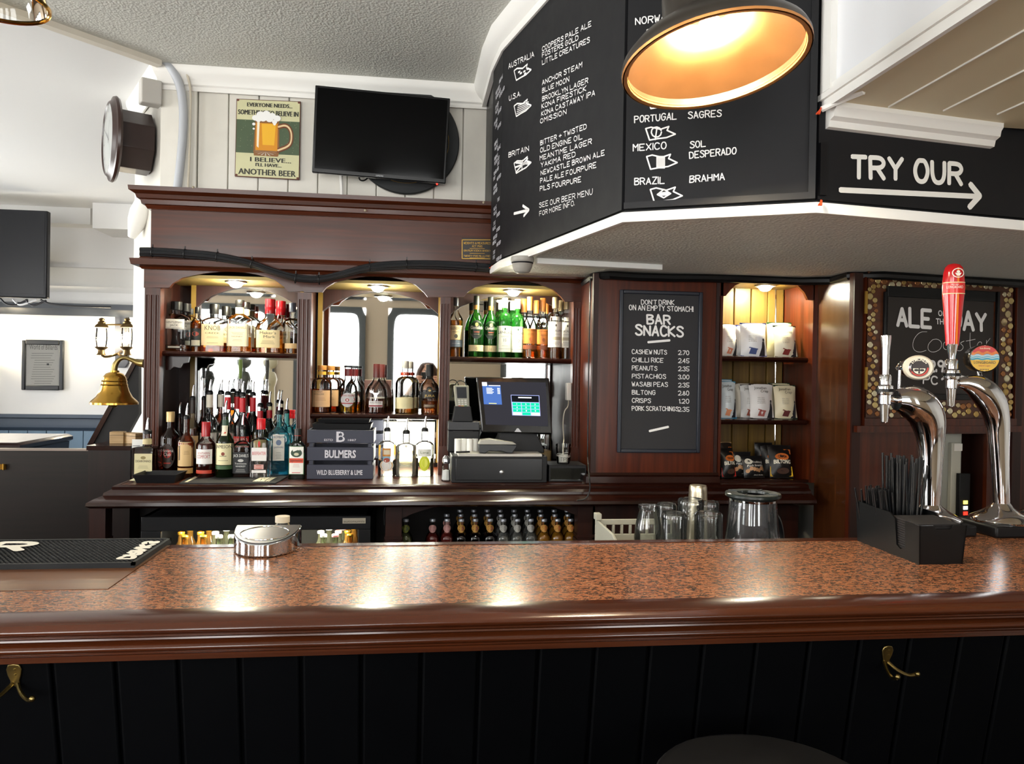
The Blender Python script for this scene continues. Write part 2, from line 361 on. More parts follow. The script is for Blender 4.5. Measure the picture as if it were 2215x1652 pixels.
for horiz, spans, WA, WB in ((True, WIN_BACK, WZ0, WZ1), (True, WIN_BACK, TZ0, TZ1), (False, WIN_LEFT, WL0, WL1)):
    for p, q in spans:
        wn += 1; fw_ = .04 if WA > 2 else .075; mid = (q-p)/2; c = (p+q)/2; hh = (WB-WA)/2; zc = (WA+WB)/2; L1 = []; L2 = []
        for k in range(40):
            th = 2*PI*(k+.5)/40; cx, sx = math.cos(th), math.sin(th)
            e = 2/ (9.0); uo, vo = math.copysign(abs(cx)**.08, cx), math.copysign(abs(sx)**.08, sx)
            s_ = max(abs(cx), abs(sx)); L1.append((c+mid*cx/s_, zc+hh*sx/s_))
            L2.append((c+(mid-fw_)*math.copysign(abs(cx)**e, cx), zc+(hh-fw_)*math.copysign(abs(sx)**e, sx)))
        Pn = (lambda u, z, t: (u, YB+t, z)) if horiz else (lambda u, z, t: (XL+t, u, z))
        r = [[Pn(u, z, t) for u, z in L] for L, t in ((L1, -.1), (L1, .03), (L2, .03), (L2, -.1))]
        o = struct(MB(mat('#4a4e50', .4)).loft(r, False, False, closed=True), 'window_%d' % wn)
        MB(PANE).poly([Pn(u, z, -.05) for u, z in L2]).build('pane', o)
# far wall of the room on the left
YF = 7.5
zD = ony(150, 896, YF).z; zP = ony(150, 657, YF).z
struct(MB(mat('#efeeed', .5)).box(XL, 3.4, YF, YF+.2, zD, CZ).m(mat('#6d8ba3', .5)).box(XL, 3.4, YF, YF+.2, 0, zD), 'wall_far')
mb = MB(mat('#7590a8', .5))
for i in range(34): x = -5.1+i*.16; mb.box(x, x+.152, YF-.015, YF, .05, zD-.1)
struct(mb, 'wainscot_far')
struct(MB(mat('#3f4d5f', .4)).mould([(XL, YF), (-1.3, YF)], [(0, zD), (.05, zD), (.055, zD-.03), (.03, zD-.04), (.03, zD-.1), (.04, zD-.12), (.02, zD-.15), (0, zD-.15)]), 'trim_1')
struct(MB(mat('#4a4f58', .4)).mould([(XL, YF), (-1.3, YF)], [(0, zP), (.06, zP), (.06, zP-.05), (.04, zP-.07), (.03, zP-.11), (0, zP-.11)]), 'trim_2')
struct(MB(mat('#e6e5e2', .5)).mould([(XL, YF), (-1.3, YF)], [(0, zP+.34), (.012, zP+.33), (.012, zP+.18), (.02, zP+.16), (0, zP+.11)]), 'trim_3')
zb = ony(100, 490, YF).z
mb = MB(mat('#e9e8e6', .5)).box(XL, ony(215, 480, YF).x, 7.3, YF, zb, CZ); q = ony(215, 500, YF-.3)
mb.box(q.x, -1.3, 7.05, YF, q.z, CZ); struct(mb, 'ceiling_boxing')
# wall above and behind the back bar, its chamfered corner and angled return
YW = 3.85
C0 = onz(345, 140, CZ); C0 = V((C0.x, YW, 0)); R1 = V((-1.53, 4.40, 0))
struct(MB(WHITEB).ext([(C0.x, YW+.02, 0), (3.4, YW+.02, 0), (3.4, 4.5, 0), (R1.x+.1, 4.5, 0), (R1.x, R1.y, 0)], (0, 0, CZ)), 'wall_back')
mb = MB(WHITEB); x = C0.x+.17
for i in range(14):
    w = .142
    if x+w < .5: mb.box(x, x+w-.004, YW, YW+.02, 1.9, CZ)
    x += w
mb.box(C0.x-.0, C0.x+.166, YW-.012, YW+.02, 1.9, CZ)
struct(mb, 'wall_boards', bev=.003, seg=1)
corn = [(0, CZ-.16), (.012, CZ-.16), (.015, CZ-.13), (.03, CZ-.12), (.035, CZ-.09), (.06, CZ-.06), (.075, CZ-.035), (.08, CZ), (0, CZ)]; corn = [(o*.62, CZ-(CZ-z)*.68) for o, z in corn]
struct(MB(WHITE).mould([(R1.x, R1.y), (C0.x, YW-.012), (.36, YW-.012)], corn), 'trim_4')

# hanging bulkhead above the bar (chalkboard fascia) with its stippled underside
ZS = 2.02
BA = V((.332, YW, 0)); PB = [onz(1066, 585, ZS), onz(1087, 570, ZS), onz(1352, 470, ZS), onz(1762, 449, ZS)]
pd = V((3.4, onz(2215, 490, ZS).y+.22, ZS)); PB.append(pd); fas = [V((p.x, p.y, 0)) for p in PB]
plan = [(.34, YW+.02)]+[(p.x, p.y) for p in fas]+[(3.4, YW+.02)]
mb = MB(BOARDF).ext([(x, y, ZS) for x, y in plan], (0, 0, CZ-ZS)); struct(mb, 'wall_bulkhead')
struct(MB(STIP).ext([(x, y, ZS-.012) for x, y in plan], (0, 0, .011)), 'soffit')
struct(MB(WHITE).mould([(p.x, p.y) for p in fas], [(0, ZS+.012), (.014, ZS+.012), (.016, ZS), (.012, ZS-.016), (0, ZS-.016)]), 'trim_5')
struct(MB(WHITE).mould([(.335, YW)]+[(p.x, p.y) for p in fas[:4]], [(0, CZ-.1), (.02, CZ-.1), (.022, CZ-.07), (.04, CZ-.055), (.06, CZ-.03), (.065, CZ), (0, CZ)]), 'trim_6')
# boxed white beam running from the bulkhead towards the room
XB0 = 1.085; zU = 2.29
yb = fas[3].y+.06
struct(MB(mat('#e8e9ec', .4, bump=.1, bscale=6)).box(XB0, 2.7, YB, yb, zU+.006, CZ).m(mat('#dccfae', .5, bump=.1, bscale=8)).box(XB0+.001, 2.7, YB, yb, zU, zU+.006), 'ceiling_beam')  # underside slab tinted cream: warm pendant bounce painted into its colour
mb = MB(WHITE).box(XB0-.012, XB0, YB, yb, zU-.012, zU+.045).box(XB0-.02, XB0-.0, YB, yb, zU+.012, zU+.028)
mb.box(XB0-.018, XB0, yb-.12, yb-.04, zU+.03, CZ)
for k in range(9): mb.box(XB0+.16+k*.16, XB0+.163+k*.16, YB, yb-.1, zU-.004, zU)
struct(mb, 'trim_7')
dn = V(((fas[4]-fas[3]).y, -(fas[4]-fas[3]).x, 0)).normalized()
e1 = (fas[4]-fas[3]).normalized(); q0 = fas[3]+e1*.02; q1 = fas[3]+e1*.575
struct(MB(WHITE).mould([(q0.x, q0.y), (q1.x, q1.y)], [(0, zU+.01), (.055, zU+.01), (.055, zU-.012), (.048, zU-.02), (.045, zU-.035), (.03, zU-.042), (.026, zU-.058), (0, zU-.062)]), 'trim_8')

# ---- chalk boards on the bulkhead
def fascia(i, name, label, m0, m1, ztop=CZ-.09, mt=BOARD, zbot=ZS+.02):
    p, q = fas[i], fas[i+1]; e = (q-p).normalized(); L = (q-p).length; n = V((e.y, -e.x, 0))
    t = thing(name, label, 'chalkboard', p+V((0, 0, zbot)))
    o = p+e*m0; MB(mt).ext([tuple(o+V((0, 0, zbot))), tuple(p+e*(L-m1)+V((0, 0, zbot))), tuple(p+e*(L-m1)+V((0, 0, ztop))), tuple(o+V((0, 0, ztop)))], n*.012).build('panel', t)
    return t, Plane(p+V((0, 0, zbot))+n*.012, e)
def flag(mb, pl, x, y, w, h, dx=0, slope=0):
    P = lambda u, v: (x+u*w, y-v*h+slope*u*w)
    pline(mb, pl, [P(0, .85), P(.18, .95), P(.5, .8), P(.78, 1.0), P(.72, .72), P(1, .45), P(.7, .2), P(.4, .12), P(.13, .02)], 3.2, close=True)
    return P
tA, plA = fascia(0, 'menu_board', 'narrow black chalkboard on the side of the hanging bulkhead next to the television wall', .0, .0)
mb = MB(CHALKD)
for i in range(34):
    u0 = .05+.08*(i % 3 == 0)+random.uniform(0, .03); v = .75-i*.021-(.03 if i > 9 else 0)-(.03 if i > 20 else 0)
    ls, wd_ = strokes(random.choice(['PILSNER LAGER', 'WHEAT BEER', 'PALE ALE', 'STOUT', 'DRY CIDER', 'AMBER ALE']), .04)
    ribbon(mb, [[(u0+x*.0105, v+y*.013) for x, y in p] for p in ls], .0012, lambda u, v: plA.at(u, v, .002))
mb.build('chalk_lettering', tA)
tB, plB = fascia(1, 'menu_board', 'tall black chalkboard listing Australian, American and British beers beside the pendant lamp', .0, .0)
mb = MB(CHALK)
SL = -.455
def bl(text, x0, y0, x1, y1, hp, w=.085): ptext(mb, plB, text, (x0, y0), (x1, y1), hp*.84, w*1.15)
for tx, x0, y0, x1, y1 in [('AUSTRALIA', 1101, 149, 1156, 122), ('U.S.A.', 1102, 218, 1127, 207), ('BRITAIN', 1101, 340, 1145, 326)]: bl(tx, x0, y0, x1, y1, 14)
for tx, x0, y0, x1, y1 in [('COOPERS PALE ALE', 1174, 111, 1280, 56), ('FOSTERS GOLD', 1174, 124, 1252, 86), ('LITTLE CREATURES', 1174, 140, 1277, 91), ('ANCHOR STEAM', 1174, 184, 1260, 145),
    ('BLUE MOON', 1174, 201, 1232, 176), ('BROOKLYN LAGER', 1174, 219, 1273, 179), ('KONA FIRESTICK', 1173, 235, 1269, 196), ('KONA CASTAWAY IPA', 1172, 251, 1288, 206), ('OMISSION', 1170, 267, 1226, 246),
    ('BITTER + TWISTED', 1170, 314, 1270, 278), ('OLD ENGINE OIL', 1170, 330, 1261, 300), ('MEANTIME LAGER', 1169, 347, 1281, 311), ('YAKIMA RED', 1171, 362, 1246, 338), ('NEWCASTLE BROWN ALE', 1171, 379, 1309, 335),
    ('PALE ALE FOURPURE', 1170, 396, 1291, 362), ('PILS FOURPURE', 1169, 413, 1258, 393)]: bl(tx, x0, y0, x1, y1, 13)
bl('SEE OUR BEER MENU', 1168, 449, 1283, 420, 14, .065); bl('FOR MORE INFO.', 1168, 467, 1244, 444, 13, .065)
pline(mb, plB, [(1113, 462), (1142, 455)], 6); pline(mb, plB, [(1132, 445), (1145, 454), (1134, 467)], 6)
P = flag(mb, plB, 1113, 176, 37, 27, slope=-.35)
for u, v in [(.25, .6), (.35, .45), (.55, .5), (.6, .3), (.75, .6)]: pline(mb, plB, [P(u, v), P(u+.1, v+.02)], 4)
P = flag(mb, plB, 1113, 254, 37, 29, slope=-.35)
for k in range(5): pline(mb, plB, [P(.14+.02*k, .2+.14*k), P(.45, .25+.13*k), P(.85, .35+.11*k)], 1.7)
P = flag(mb, plB, 1113, 377, 37, 28, slope=-.35)
for q in ([(.1, .1), (.8, .85)], [(.1, .85), (.9, .4)], [(.45, .12), (.5, .85)], [(.05, .5), (.9, .55)]): pline(mb, plB, [P(*z) for z in q], 4)
mb.build('chalk_lettering', tB)
tC, plC = fascia(2, 'menu_board', 'wide black chalkboard listing beers of Portugal, Mexico and Brazil directly behind the lit pendant lamp', .0, .0)
mb = MB(CHALK)
def cl(text, x0, y0, x1, y1, hp, w=.085): ptext(mb, plC, text, (x0, y0), (x1, y1), hp, w)
for tx, x0, y0, x1, y1 in [('NORWAY', 1375, 54, 1454, 44), ('PORTUGAL', 1373, 266, 1463, 258), ('SAGRES', 1489, 257, 1560, 252), ('MEXICO', 1370, 327, 1441, 322), ('SOL', 1493, 321, 1526, 317), ('DESPERADO', 1492, 343, 1592, 333), ('BRAZIL', 1373, 400, 1437, 397), ('BRAHMA', 1492, 395, 1567, 389)]: cl(tx, x0, y0, x1, y1, 16)
P = flag(mb, plC, 1397, 304, 64, 30); pline(mb, plC, [P(.32, .05), P(.38, .9)], 3)
pline(mb, plC, [(1420+11*math.cos(k*.6), 286+11*math.sin(k*.6)) for k in range(11)], 3)
P = flag(mb, plC, 1399, 367, 66, 33)
for k in range(9): pline(mb, plC, [P(.34+.03*k, .1), P(.34+.03*k, .86)], 3)
P = flag(mb, plC, 1407, 439, 69, 34); pline(mb, plC, [(1422, 421), (1436, 410), (1451, 419), (1436, 428)], 3, close=True); pline(mb, plC, [(1428, 420), (1444, 419)], 8)
flag(mb, plC, 1400, 236, 64, 30); flag(mb, plC, 1400, 96, 66, 36)
mb.build('chalk_lettering', tC)
mb = MB(BOARDF)
for a, b in (((1352, 468), (1755, 446)), ((1352, 445), (1755, 424))): pass
p, q = fas[2], fas[3]; e = (q-p).normalized(); n = V((e.y, -e.x, 0)); L = (q-p).length
mb.ext([tuple(p+n*.012+V((0, 0, ZS+.02))), tuple(q+n*.012+V((0, 0, ZS+.02))), tuple(q+n*.012+V((0, 0, ZS+.038))), tuple(p+n*.012+V((0, 0, ZS+.038)))], n*.012)
mb.ext([tuple(p+e*(L-.018)+n*.012+V((0, 0, ZS+.038))), tuple(p+e*L+n*.012+V((0, 0, ZS+.038))), tuple(p+e*L+n*.012+V((0, 0, CZ-.1))), tuple(p+e*(L-.018)+n*.012+V((0, 0, CZ-.1)))], n*.012)
mb.build('edge_strip', tC)
tD, plD = fascia(3, 'sign_board', 'long black board painted with TRY OUR and a white arrow under the white beam', .0, .0, ztop=CZ-.02)
mb = MB(mat('#f1efe9', .7))
for tx, x0, y0, x1, y1 in [('TRY', 1842, 384, 1950, 388), ('OUR', 1978, 392, 2078, 399)]: mb = MB(mat('#f1efe9', .7)); ptext(mb, plD, tx, (x0, y0), (x1, y1), 52, .115, jit=.02); mb.build('painted_word', tD)
mb = MB(mat('#f1efe9', .7)); pline(mb, plD, [(1817, 411), (2110, 425)], 12); pline(mb, plD, [(2098, 399), (2118, 424), (2096, 448)], 13); mb.build('painted_arrow', tD)
pass
mb = MB(BOARDF); mb.ext([tuple(fas[3]+e1*.0+dn*.012+V((0, 0, ZS+.03))), tuple(fas[3]+e1*.022+dn*.012+V((0, 0, ZS+.03))), tuple(fas[3]+e1*.022+dn*.012+V((0, 0, zU-.1))), tuple(fas[3]+dn*.012+V((0, 0, zU-.1)))], dn*.01)
mb.build('edge_strip', tD)
# little bundles of orange fibre poking out at the joins
def orange(loc, label, dirv):
    t = MB(mat('#d9481a', .6)); 
    for k in range(3): t.tube([V(loc)+V((0, 0, .004*k)), V(loc)+V(dirv)*.5+V((.003*k, 0, .004*k)), V(loc)+V(dirv)+V((.004*k, 0, -.004))], .0022, 5)
    tag(t.build('orange_wire_ends'), label, 'wire')
orange(plD.pt(1766, 243, .02), 'bare orange wire ends by the white beam moulding', (-.02, -.012, -.012))
orange(plD.pt(1768, 442, .014), 'orange wire ends at the bottom corner joint of the chalkboards', (-.012, -.01, -.004))
tag(MB(WHITE).tube([plD.pt(1800, 232, .12), plD.pt(1784, 234, .06), plD.pt(1767, 242, .02)], [.008, .009, .008], 8, 2).build('white_cable'), 'short painted white cable bent around the beam corner', 'cable')
# ================================================================ back bar cabinet
YV = 3.46       # face of pilasters and valance
YM = 3.78       # mirrors
ZC = 1.10       # counter tops
Z1 = 1.638; Z2 = 1.372
def X(px, Y, py=780): return ony(px, py, Y).x
def Z(px, py, Y): return ony(px, py, Y).z
cab = thing('back_bar_cabinet', 'dark mahogany back bar shelving with three lit arches and mirrors', 'cabinet', (-.2, YV, ZC))
xl, xr = X(312, YV), X(1262, YV); zt = Z(700, 420, 3.4); zfb = Z(322, 538, YV); zl = Z(320, 560, YV-.03)
prof = [(0, zt-.085), (.012, zt-.085), (.02, zt-.07), (.03, zt-.068), (.034, zt-.05), (.045, zt-.046), (.05, zt-.03), (.07, zt-.018), (.072, zt), (0, zt)]
xc = .345
MB(MAHOG).mould([(xl+.02, YW), (xl+.02, YV), (xc, YV)], prof).build('cornice', cab)
MB(MAHOG).box(xl+.02, xc, YV, YV+.03, zfb-.02, zt-.02).box(xl+.0205, xl+.05, YV+.031, YW, zfb-.02, zt-.021).box(xl+.02, xc, YV, YW, zt-.02, zt-.004).build('frieze', cab)
MB(MAHOG).mould([(xl+.0, YW), (xl+.0, YV), (xr+.03, YV)], [(0, zl-.04), (.012, zl-.04), (.02, zl-.03), (.045, zl-.025), (.05, zl), (.02, zl+.006), (.012, zl+.022), (0, zl+.028)]).build('ledge', cab)
zv = zl-.035; zcan = Z(508, 619, YM-.02)
def valance(pts_bottom):
    q = [ony(x, y, YV) for x, y in pts_bottom]
    MB(MAHOG).ext([(q[0].x, YV, zv+.03)]+[(p.x, YV, p.z) for p in q]+[(q[-1].x, YV, zv+.03)], (0, .022, 0)).build('arched_valance', cab)
def arch(a, b, c, d, ya, yp, yd):
    pts = [(a, ya), (b, ya)]
    for k in range(13): t = k/12; y0 = ya+(yd-ya)*t; pts.append((b+8+(c-b-16)*t, y0-14-(y0-14-yp-(0))*math.sin(PI*t)**.75 if 0 < k < 12 else y0-10))
    return pts+[(c, yd), (d, yd)]
valance(arch(311, 366, 622, 657, 622, 587, 630)); valance(arch(657, 697, 925, 962, 632, 597, 642)); valance(arch(962, 1003, 1222, 1262, 642, 607, 652))
def pilaster(pxa, pxb, py):
    x0, x1 = X(pxa, YV), X(pxb, YV); zt_ = Z(pxa, py, YV); w = x1-x0
    def sec(z):
        P = [(x0, YV+.05), (x0, YV)]
        for k in range(3):
            c = x0+w*(.2+.3*k); r = w*.095
            for j in range(7): th = PI*j/6; P.append((c-r*math.cos(th), YV+r*.9*math.sin(th)))
        return [(x, y, z) for x, y in P+[(x1, YV), (x1, YV+.05)]]
    MB(MAHV).loft([sec(ZC+.13), sec(zt_-.03)]).box(x0, x1, YV, YV+.05, ZC, ZC+.13).box(x0, x1, YV, YV+.05, zt_-.03, zt_).build('pilaster', cab)
    return x0, x1
pil = [pilaster(311, 345, 622), pilaster(642, 672, 632), pilaster(951, 973, 642), pilaster(1239, 1260, 652)]
BK = YM+.03
for x0, x1 in (pil[0], pil[3]): MB(MAHDV).box((x0+x1)/2-.012, (x0+x1)/2+.012, YV+.05, BK, ZC, zv+.04).build('side_panel', cab)
for x0, x1 in pil[1:3]: MB(MAHDV).box((x0+x1)/2-.010, (x0+x1)/2+.010, YV+.05, BK, ZC, zv+.04).build('partition', cab)
MB(mat('#b69c54', .5)).box(pil[0][0]+.02, pil[3][1]-.02, YV+.02, BK, zcan, zcan+.014).build('canopy_board', cab)
MB(MAHD).box(pil[0][0]+.01, pil[3][1]-.01, BK, BK+.02, ZC, zv+.04).build('back_panel', cab)
bays = [(pil[0][1]-.003, pil[1][0]+.003), (pil[1][1]-.003, pil[2][0]+.003), (pil[2][1]-.003, pil[3][0]+.003)]
sh_prof = lambda z: [(0, z), (.014, z-.003), (.018, z-.012), (.012, z-.022), (0, z-.024)]
for (x0, x1), z, y0 in zip(bays, (Z1, Z2, Z1), (YV+.05, YV+.035, YV+.05)):
    MB(MAHD).box(x0-.008, x1+.008, y0, YM-.02, z-.024, z).mould([(x0-.004, y0), (x1+.004, y0)], sh_prof(z)).build('shelf', cab)
mx = [(X(424, YM), X(648, YM)), (X(697, YM), X(946, YM)), (X(972, YM), X(1232, YM))]
ztm = zcan
for i, (x0, x1) in enumerate(mx):
    c = V(((x0+x1)/2, YM, 0)); M = Matrix.Rotation(math.radians((0, -0.95, 0)[i]), 4, 'Z')
    mb = MB(MIRR).obox((c.x, YM+.004, (ZC+.04+ztm)/2), (x1-x0, .006, ztm-ZC-.04), M); m_ = mb.build('mirror', cab)
    mb = MB(mat('#7d6226', .4)).box(x0-.022, x0, YM-.015, BK, ZC+.02, ztm).box(x1, x1+.022, YM-.015, BK, ZC+.02, ztm)
    n = 13; top = [(x0+(x1-x0)*k/(n-1), YM-.012, ztm-.105+.10*math.sin(PI*k/(n-1))**.7) for k in range(n)]
    mb.m(MAHDV).ext([(x0, YM-.012, ztm)]+top+[(x1, YM-.012, ztm)], (0, .012, 0)); mb.build('mirror_frame', m_)
for x0, x1, z in ((bays[0][0], bays[0][0]+.12, Z1), (bays[2][0], bays[2][0]+.03, Z1)):
    pts = [(x0, 0), (x0+.10, 0), (x0+.095, -.025), (x0+.07, -.03), (x0+.06, -.05), (x0+.035, -.045), (x0+.02, -.06), (x0, -.06)]
    if x1-x0 > .1: MB(MAHD).ext([(x, YV+.09, z-.024+dz) for x, dz in pts], (0, .02, 0)).build('shelf_bracket', cab)
# downlights under the canopy
WARM = (1.0, .93, .66)
def downlight(px, label, Y, z, e=360, r=.035):
    x = X(px, Y); t = thing('downlight', label, 'light', (x, Y, z))
    MB(STEEL).lathe([(r+.012, 0), (r+.012, -.006), (r+.002, -.008), (r, -.002), (r, .0)], (x, Y, z), 24).build('bezel', t)
    MB(emis((1, .95, .72), e)).lathe([(r*.85, -.0015), (r*.82, -.012), (r*.6, -.022), (r*.3, -.027), (0, -.028)], (x, Y, z), 18).build('lamp_lens', t)
for px, w_ in ((508, 'left'), (815, 'middle'), (1108, 'right')): downlight(px, 'small round downlight under the %s arch of the back bar' % w_, YV+.10, zcan)
# back counter
XL_ = onz(240, 1052, ZC).x; XR_ = 1.72; YC = 3.15
cp = [(-.02, ZC), (0, ZC), (.008, ZC-.006), (.008, ZC-.014), (.03, ZC-.026), (.032, ZC-.036), (.055, ZC-.046), (.075, ZC-.058), (.078, ZC-.07), (.065, ZC-.08), (.02, ZC-.084), (-.02, ZC-.084)]
ctr = thing('back_bar_counter', 'long dark wooden back counter with a stepped moulded edge below the mirrors', 'counter', (0, YC, ZC))
MB(MAHOG).box(XL_+.02, XR_, YC+.02, YW, ZC-.04, ZC).build('worktop', ctr)
MB(MAHD).mould([(XL_, YW), (XL_, YC), (XR_, YC)], cp).build('moulded_edge', ctr)
# base of the back bar: posts and low arch with a cable clipped along it
bs = thing('counter_cabinet', 'dark wood base of the back bar with square posts and a shallow arch', 'cabinet', (0, 3.2, 0))
yb_ = 3.19; zb0 = ZC-.084
def post(pa, pb):
    x0, x1 = X(pa, yb_, 1120), X(pb, yb_, 1120); zq = Z(850, 1160, yb_)
    MB(MAHDV).box(x0, x1, yb_, yb_+.07, .0, zb0).box(x0-.004, x1+.004, yb_-.004, yb_+.07, zq-.012, zq).box(x0-.006, x1+.006, yb_-.008, yb_+.07, zq-.04, zq-.02).build('post', bs); return x0, x1
p1 = post(193, 228); p2 = post(834, 869); p3 = post(1250, 1287)
pts = [ony(869+(1250-869)*k/14, 1122-38*math.sin(PI*k/14)**.8+(-6*k/14), yb_) for k in range(15)]
MB(MAHDV).ext([(p2[1], yb_+.01, zb0)]+[(p.x, yb_+.01, p.z) for p in pts]+[(p3[0], yb_+.01, zb0)], (0, .03, 0)).build('arched_rail', bs)
MB(mat('#100806', .6)).box(p1[0], 1.7, 3.75, 3.8, 0, zb0).box(p1[0], 1.7, yb_+.05, 3.75, .0, .1).box(p2[1], p3[0], yb_+.06, 3.75, .66, .68).build('carcass', bs)
MB(MAHDV).box(p3[1]-.01, 1.70, yb_+.0, yb_+.03, 0, zb0).build('front_panel', bs)
mbw = MB(BLACK); mbw.tube([ony(x, y, yb_-.01) for x, y in [(832, 1135), (830, 1105), (838, 1088), (850, 1085), (920, 1088), (1048, 1087), (1170, 1083), (1240, 1081)]], .0025, 6, 1)
tag(mbw.build('clipped_cable'), 'thin black cable clipped along the arched rail under the counter', 'cable')
clip0 = None
for i, (px, py) in enumerate([(850, 1087), (922, 1087), (1049, 1086), (1168, 1082), (1240, 1081)]):
    p = ony(px, py, yb_-.004); lab = ['first', 'second', 'middle', 'fourth', 'last'][i]+' small silver cable clip from the left under the counter edge'
    if not clip0: clip0 = MB(STEEL).add([], []).box(p.x-.005, p.x+.005, p.y-.008, p.y+.012, p.z-.010, p.z+.010).build('cable_clip', bev=.002); tag(clip0, lab, 'clip', 'cable clips under the counter'); c0p = p
    else: c = clip0.copy(); COL.objects.link(c); c.location = p-c0p; c['label'] = lab
# ---- panelled block with snack board and alcove on the right
YS = 3.20; sx0 = X(1283, YS); sx1 = X(1553, YS); ax0, ax1 = X(1562, YS), X(1757, YS)
ZT = ZS-.02
pn = thing('panelled_pier', 'reddish mahogany panelled pier carrying the bar snacks board', 'panelling', (sx0, YS, ZC))
MB(RED).box(sx0, sx1, YS, YW, ZC, ZT).build('face', pn)
MB(MAHD).mould([(sx0, YV), (sx0, YS), (ax0-.012, YS)], [(0, ZC+.045), (.006, ZC+.045), (.01, ZC+.035), (.028, ZC+.03), (.03, ZC+.004), (.038, ZC), (0, ZC)]).build('plinth', pn)
MB(MAHDV).box(sx0-.004, sx0+.018, YS-.006, YS+.02, ZC+.045, ZT).box(sx1-.014, sx1+.0, YS-.008, YS+.02, ZC+.045, ZT).build('corner_bead', pn)
wallp = thing('wall_panel', 'narrow varnished wood return panel between the cabinet and the snack board pier', 'panelling', (pil[3][1], YV, ZC))
MB(wood('#8a4f26', '#5f3014', 'z', .22)).box(pil[3][1], sx0-.006, YV+.02, YV+.04, ZC, ZT).build('face', wallp)
alc = thing('snack_alcove', 'open wooden alcove with two shelves of snack packets and an arched top', 'shelf unit', ((ax0+ax1)/2, YS, ZC))
yd = YS+.27
mb = MB(PINE); n = 5
for k in range(n): w = (ax1-ax0)/n; mb.box(ax0+k*w+.002, ax0+(k+1)*w-.002, yd, yd+.02, ZC, ZT)
mb.m(MAHDV).box(ax0, ax1, yd+.018, yd+.03, ZC, ZT).build('back_boards', alc, bev=.003, seg=1)
sw = .018
MB(RED).box(ax0-.012, ax0, YS, yd, ZC, ZT).build('side_panel', alc); MB(RED).box(ax1, ax1+.02, YS, yd, ZC, ZT).build('side_panel', alc)
MB(PINE).box(ax0, ax1, YS, yd, ZT-.012, ZT).build('top_board', alc)
zs1, zs2 = Z(1650, 771, YS+.02), Z(1650, 907, YS+.02)
for z in (zs1, zs2): MB(MAHD).box(ax0, ax1-.012, YS+.03, yd, z-.02, z).mould([(ax0, YS+.03), (ax1-.012, YS+.03)], sh_prof(z)).build('shelf', alc)
q = [(1556, 640), (1570, 640), (1578, 630), (1590, 617), (1606, 611), (1650, 608), (1708, 610), (1726, 618), (1740, 632), (1748, 648), (1762, 649)]; q = [ony(x, y, YS) for x, y in q]
MB(RED).ext([(q[0].x, YS, ZT)]+[(p.x, YS, p.z) for p in q]+[(q[-1].x, YS, ZT)], (0, .018, 0)).build('arched_valance', alc)
MB(MAHD).box(ax0-.0, ax1+.02, YS+.01, YS+.03, ZC, ZC+.012).build('front_lip', alc)
mb = MB(CHROME).tube([ony(1678, 600, yd-.004), ony(1676, 1000, yd-.004)], .003, 6); mb.build('shelf_rail', alc)
downlight(1652, 'small round downlight under the arched top of the snack alcove', YS+.12, ZT-.012, 300)
# right hand pier and ale panel wall (turned slightly away)
RA = V((ax1+.02, YS, 0)); RB = V((X(1842, 2.93), 2.93, 0)); g = math.radians(7.5); RC = RB+V((math.cos(g), math.sin(g), 0))*1.9
rp = thing('panelled_wall', 'tall mahogany panelled wall behind the beer taps', 'panelling', RB)
MB(wood('#4a2710', '#331808', 'z', .25)).ext([RA, RB, RB+V((.02, .05, 0)), RA+V((.02, .02, 0))], (0, 0, ZT)).build('angled_face', rp)
plR = Plane(RB, RC-RB)
rz = lambda x, y: plR.hit(x, y)
u1 = rz(2035, 1000)[0]; u2 = rz(2135, 1000)[0]; vt = rz(2085, 938)[1]
mb = MB(RED); 
for ua, ub, va, vb in ((0, u1, 0, ZT), (u2, 1.85, 0, ZT), (u1, u2, vt, ZT)): mb.ext([plR.at(ua, va), plR.at(ub, va), plR.at(ub, vb), plR.at(ua, vb)], plR.n*-.02)
mb.build('face', rp)
MB(MAHDV).ext([plR.at(u1-.02, 0, -.15), plR.at(u2+.02, 0, -.15), plR.at(u2+.02, vt+.02, -.15), plR.at(u1-.02, vt+.02, -.15)], plR.n*-.02).ext([plR.at(u2, 0, -.02), plR.at(u2, vt, -.02), plR.at(u2+.01, vt, -.02), plR.at(u2+.01, 0, -.02)], plR.n*-.13).build('recess', rp)
def strip(mb, pl, x0, y0, x1, y1, th, off=0, m=None):
    if m: mb.m(m)
    a, b = pl.hit(x0, y0), pl.hit(x1, y1); 
    return mb.ext([pl.at(a[0], a[1], off), pl.at(b[0], a[1], off), pl.at(b[0], b[1], off), pl.at(a[0], b[1], off)], pl.n*th)
mb = MB(MAHDV); strip(mb, plR, 1846, 590, 1852, 1175, .01); strip(mb, plR, 2192, 600, 2200, 1120, .012); mb.build('moulding', rp)
# dark cable run tucked under the soffit
tag(MB(BLACK).tube([(pil[3][1]+.0, YV-.01, ZS-.035), (sx0, YS-.03, ZS-.03), (1.0, YS-.025, ZS-.036), (sx1, YS-.03, ZS-.028), (ax1+.03, YS-.03, ZS-.032), (RB.x, RB.y-.03, ZS-.028), (RB.x+.5, RB.y+.035, ZS-.03), (RC.x, RC.y-.04, ZS-.03)], .018, 8, 1).build('cable_run'), 'black cable run tucked under the soffit along the top of the mahogany panels', 'cable')
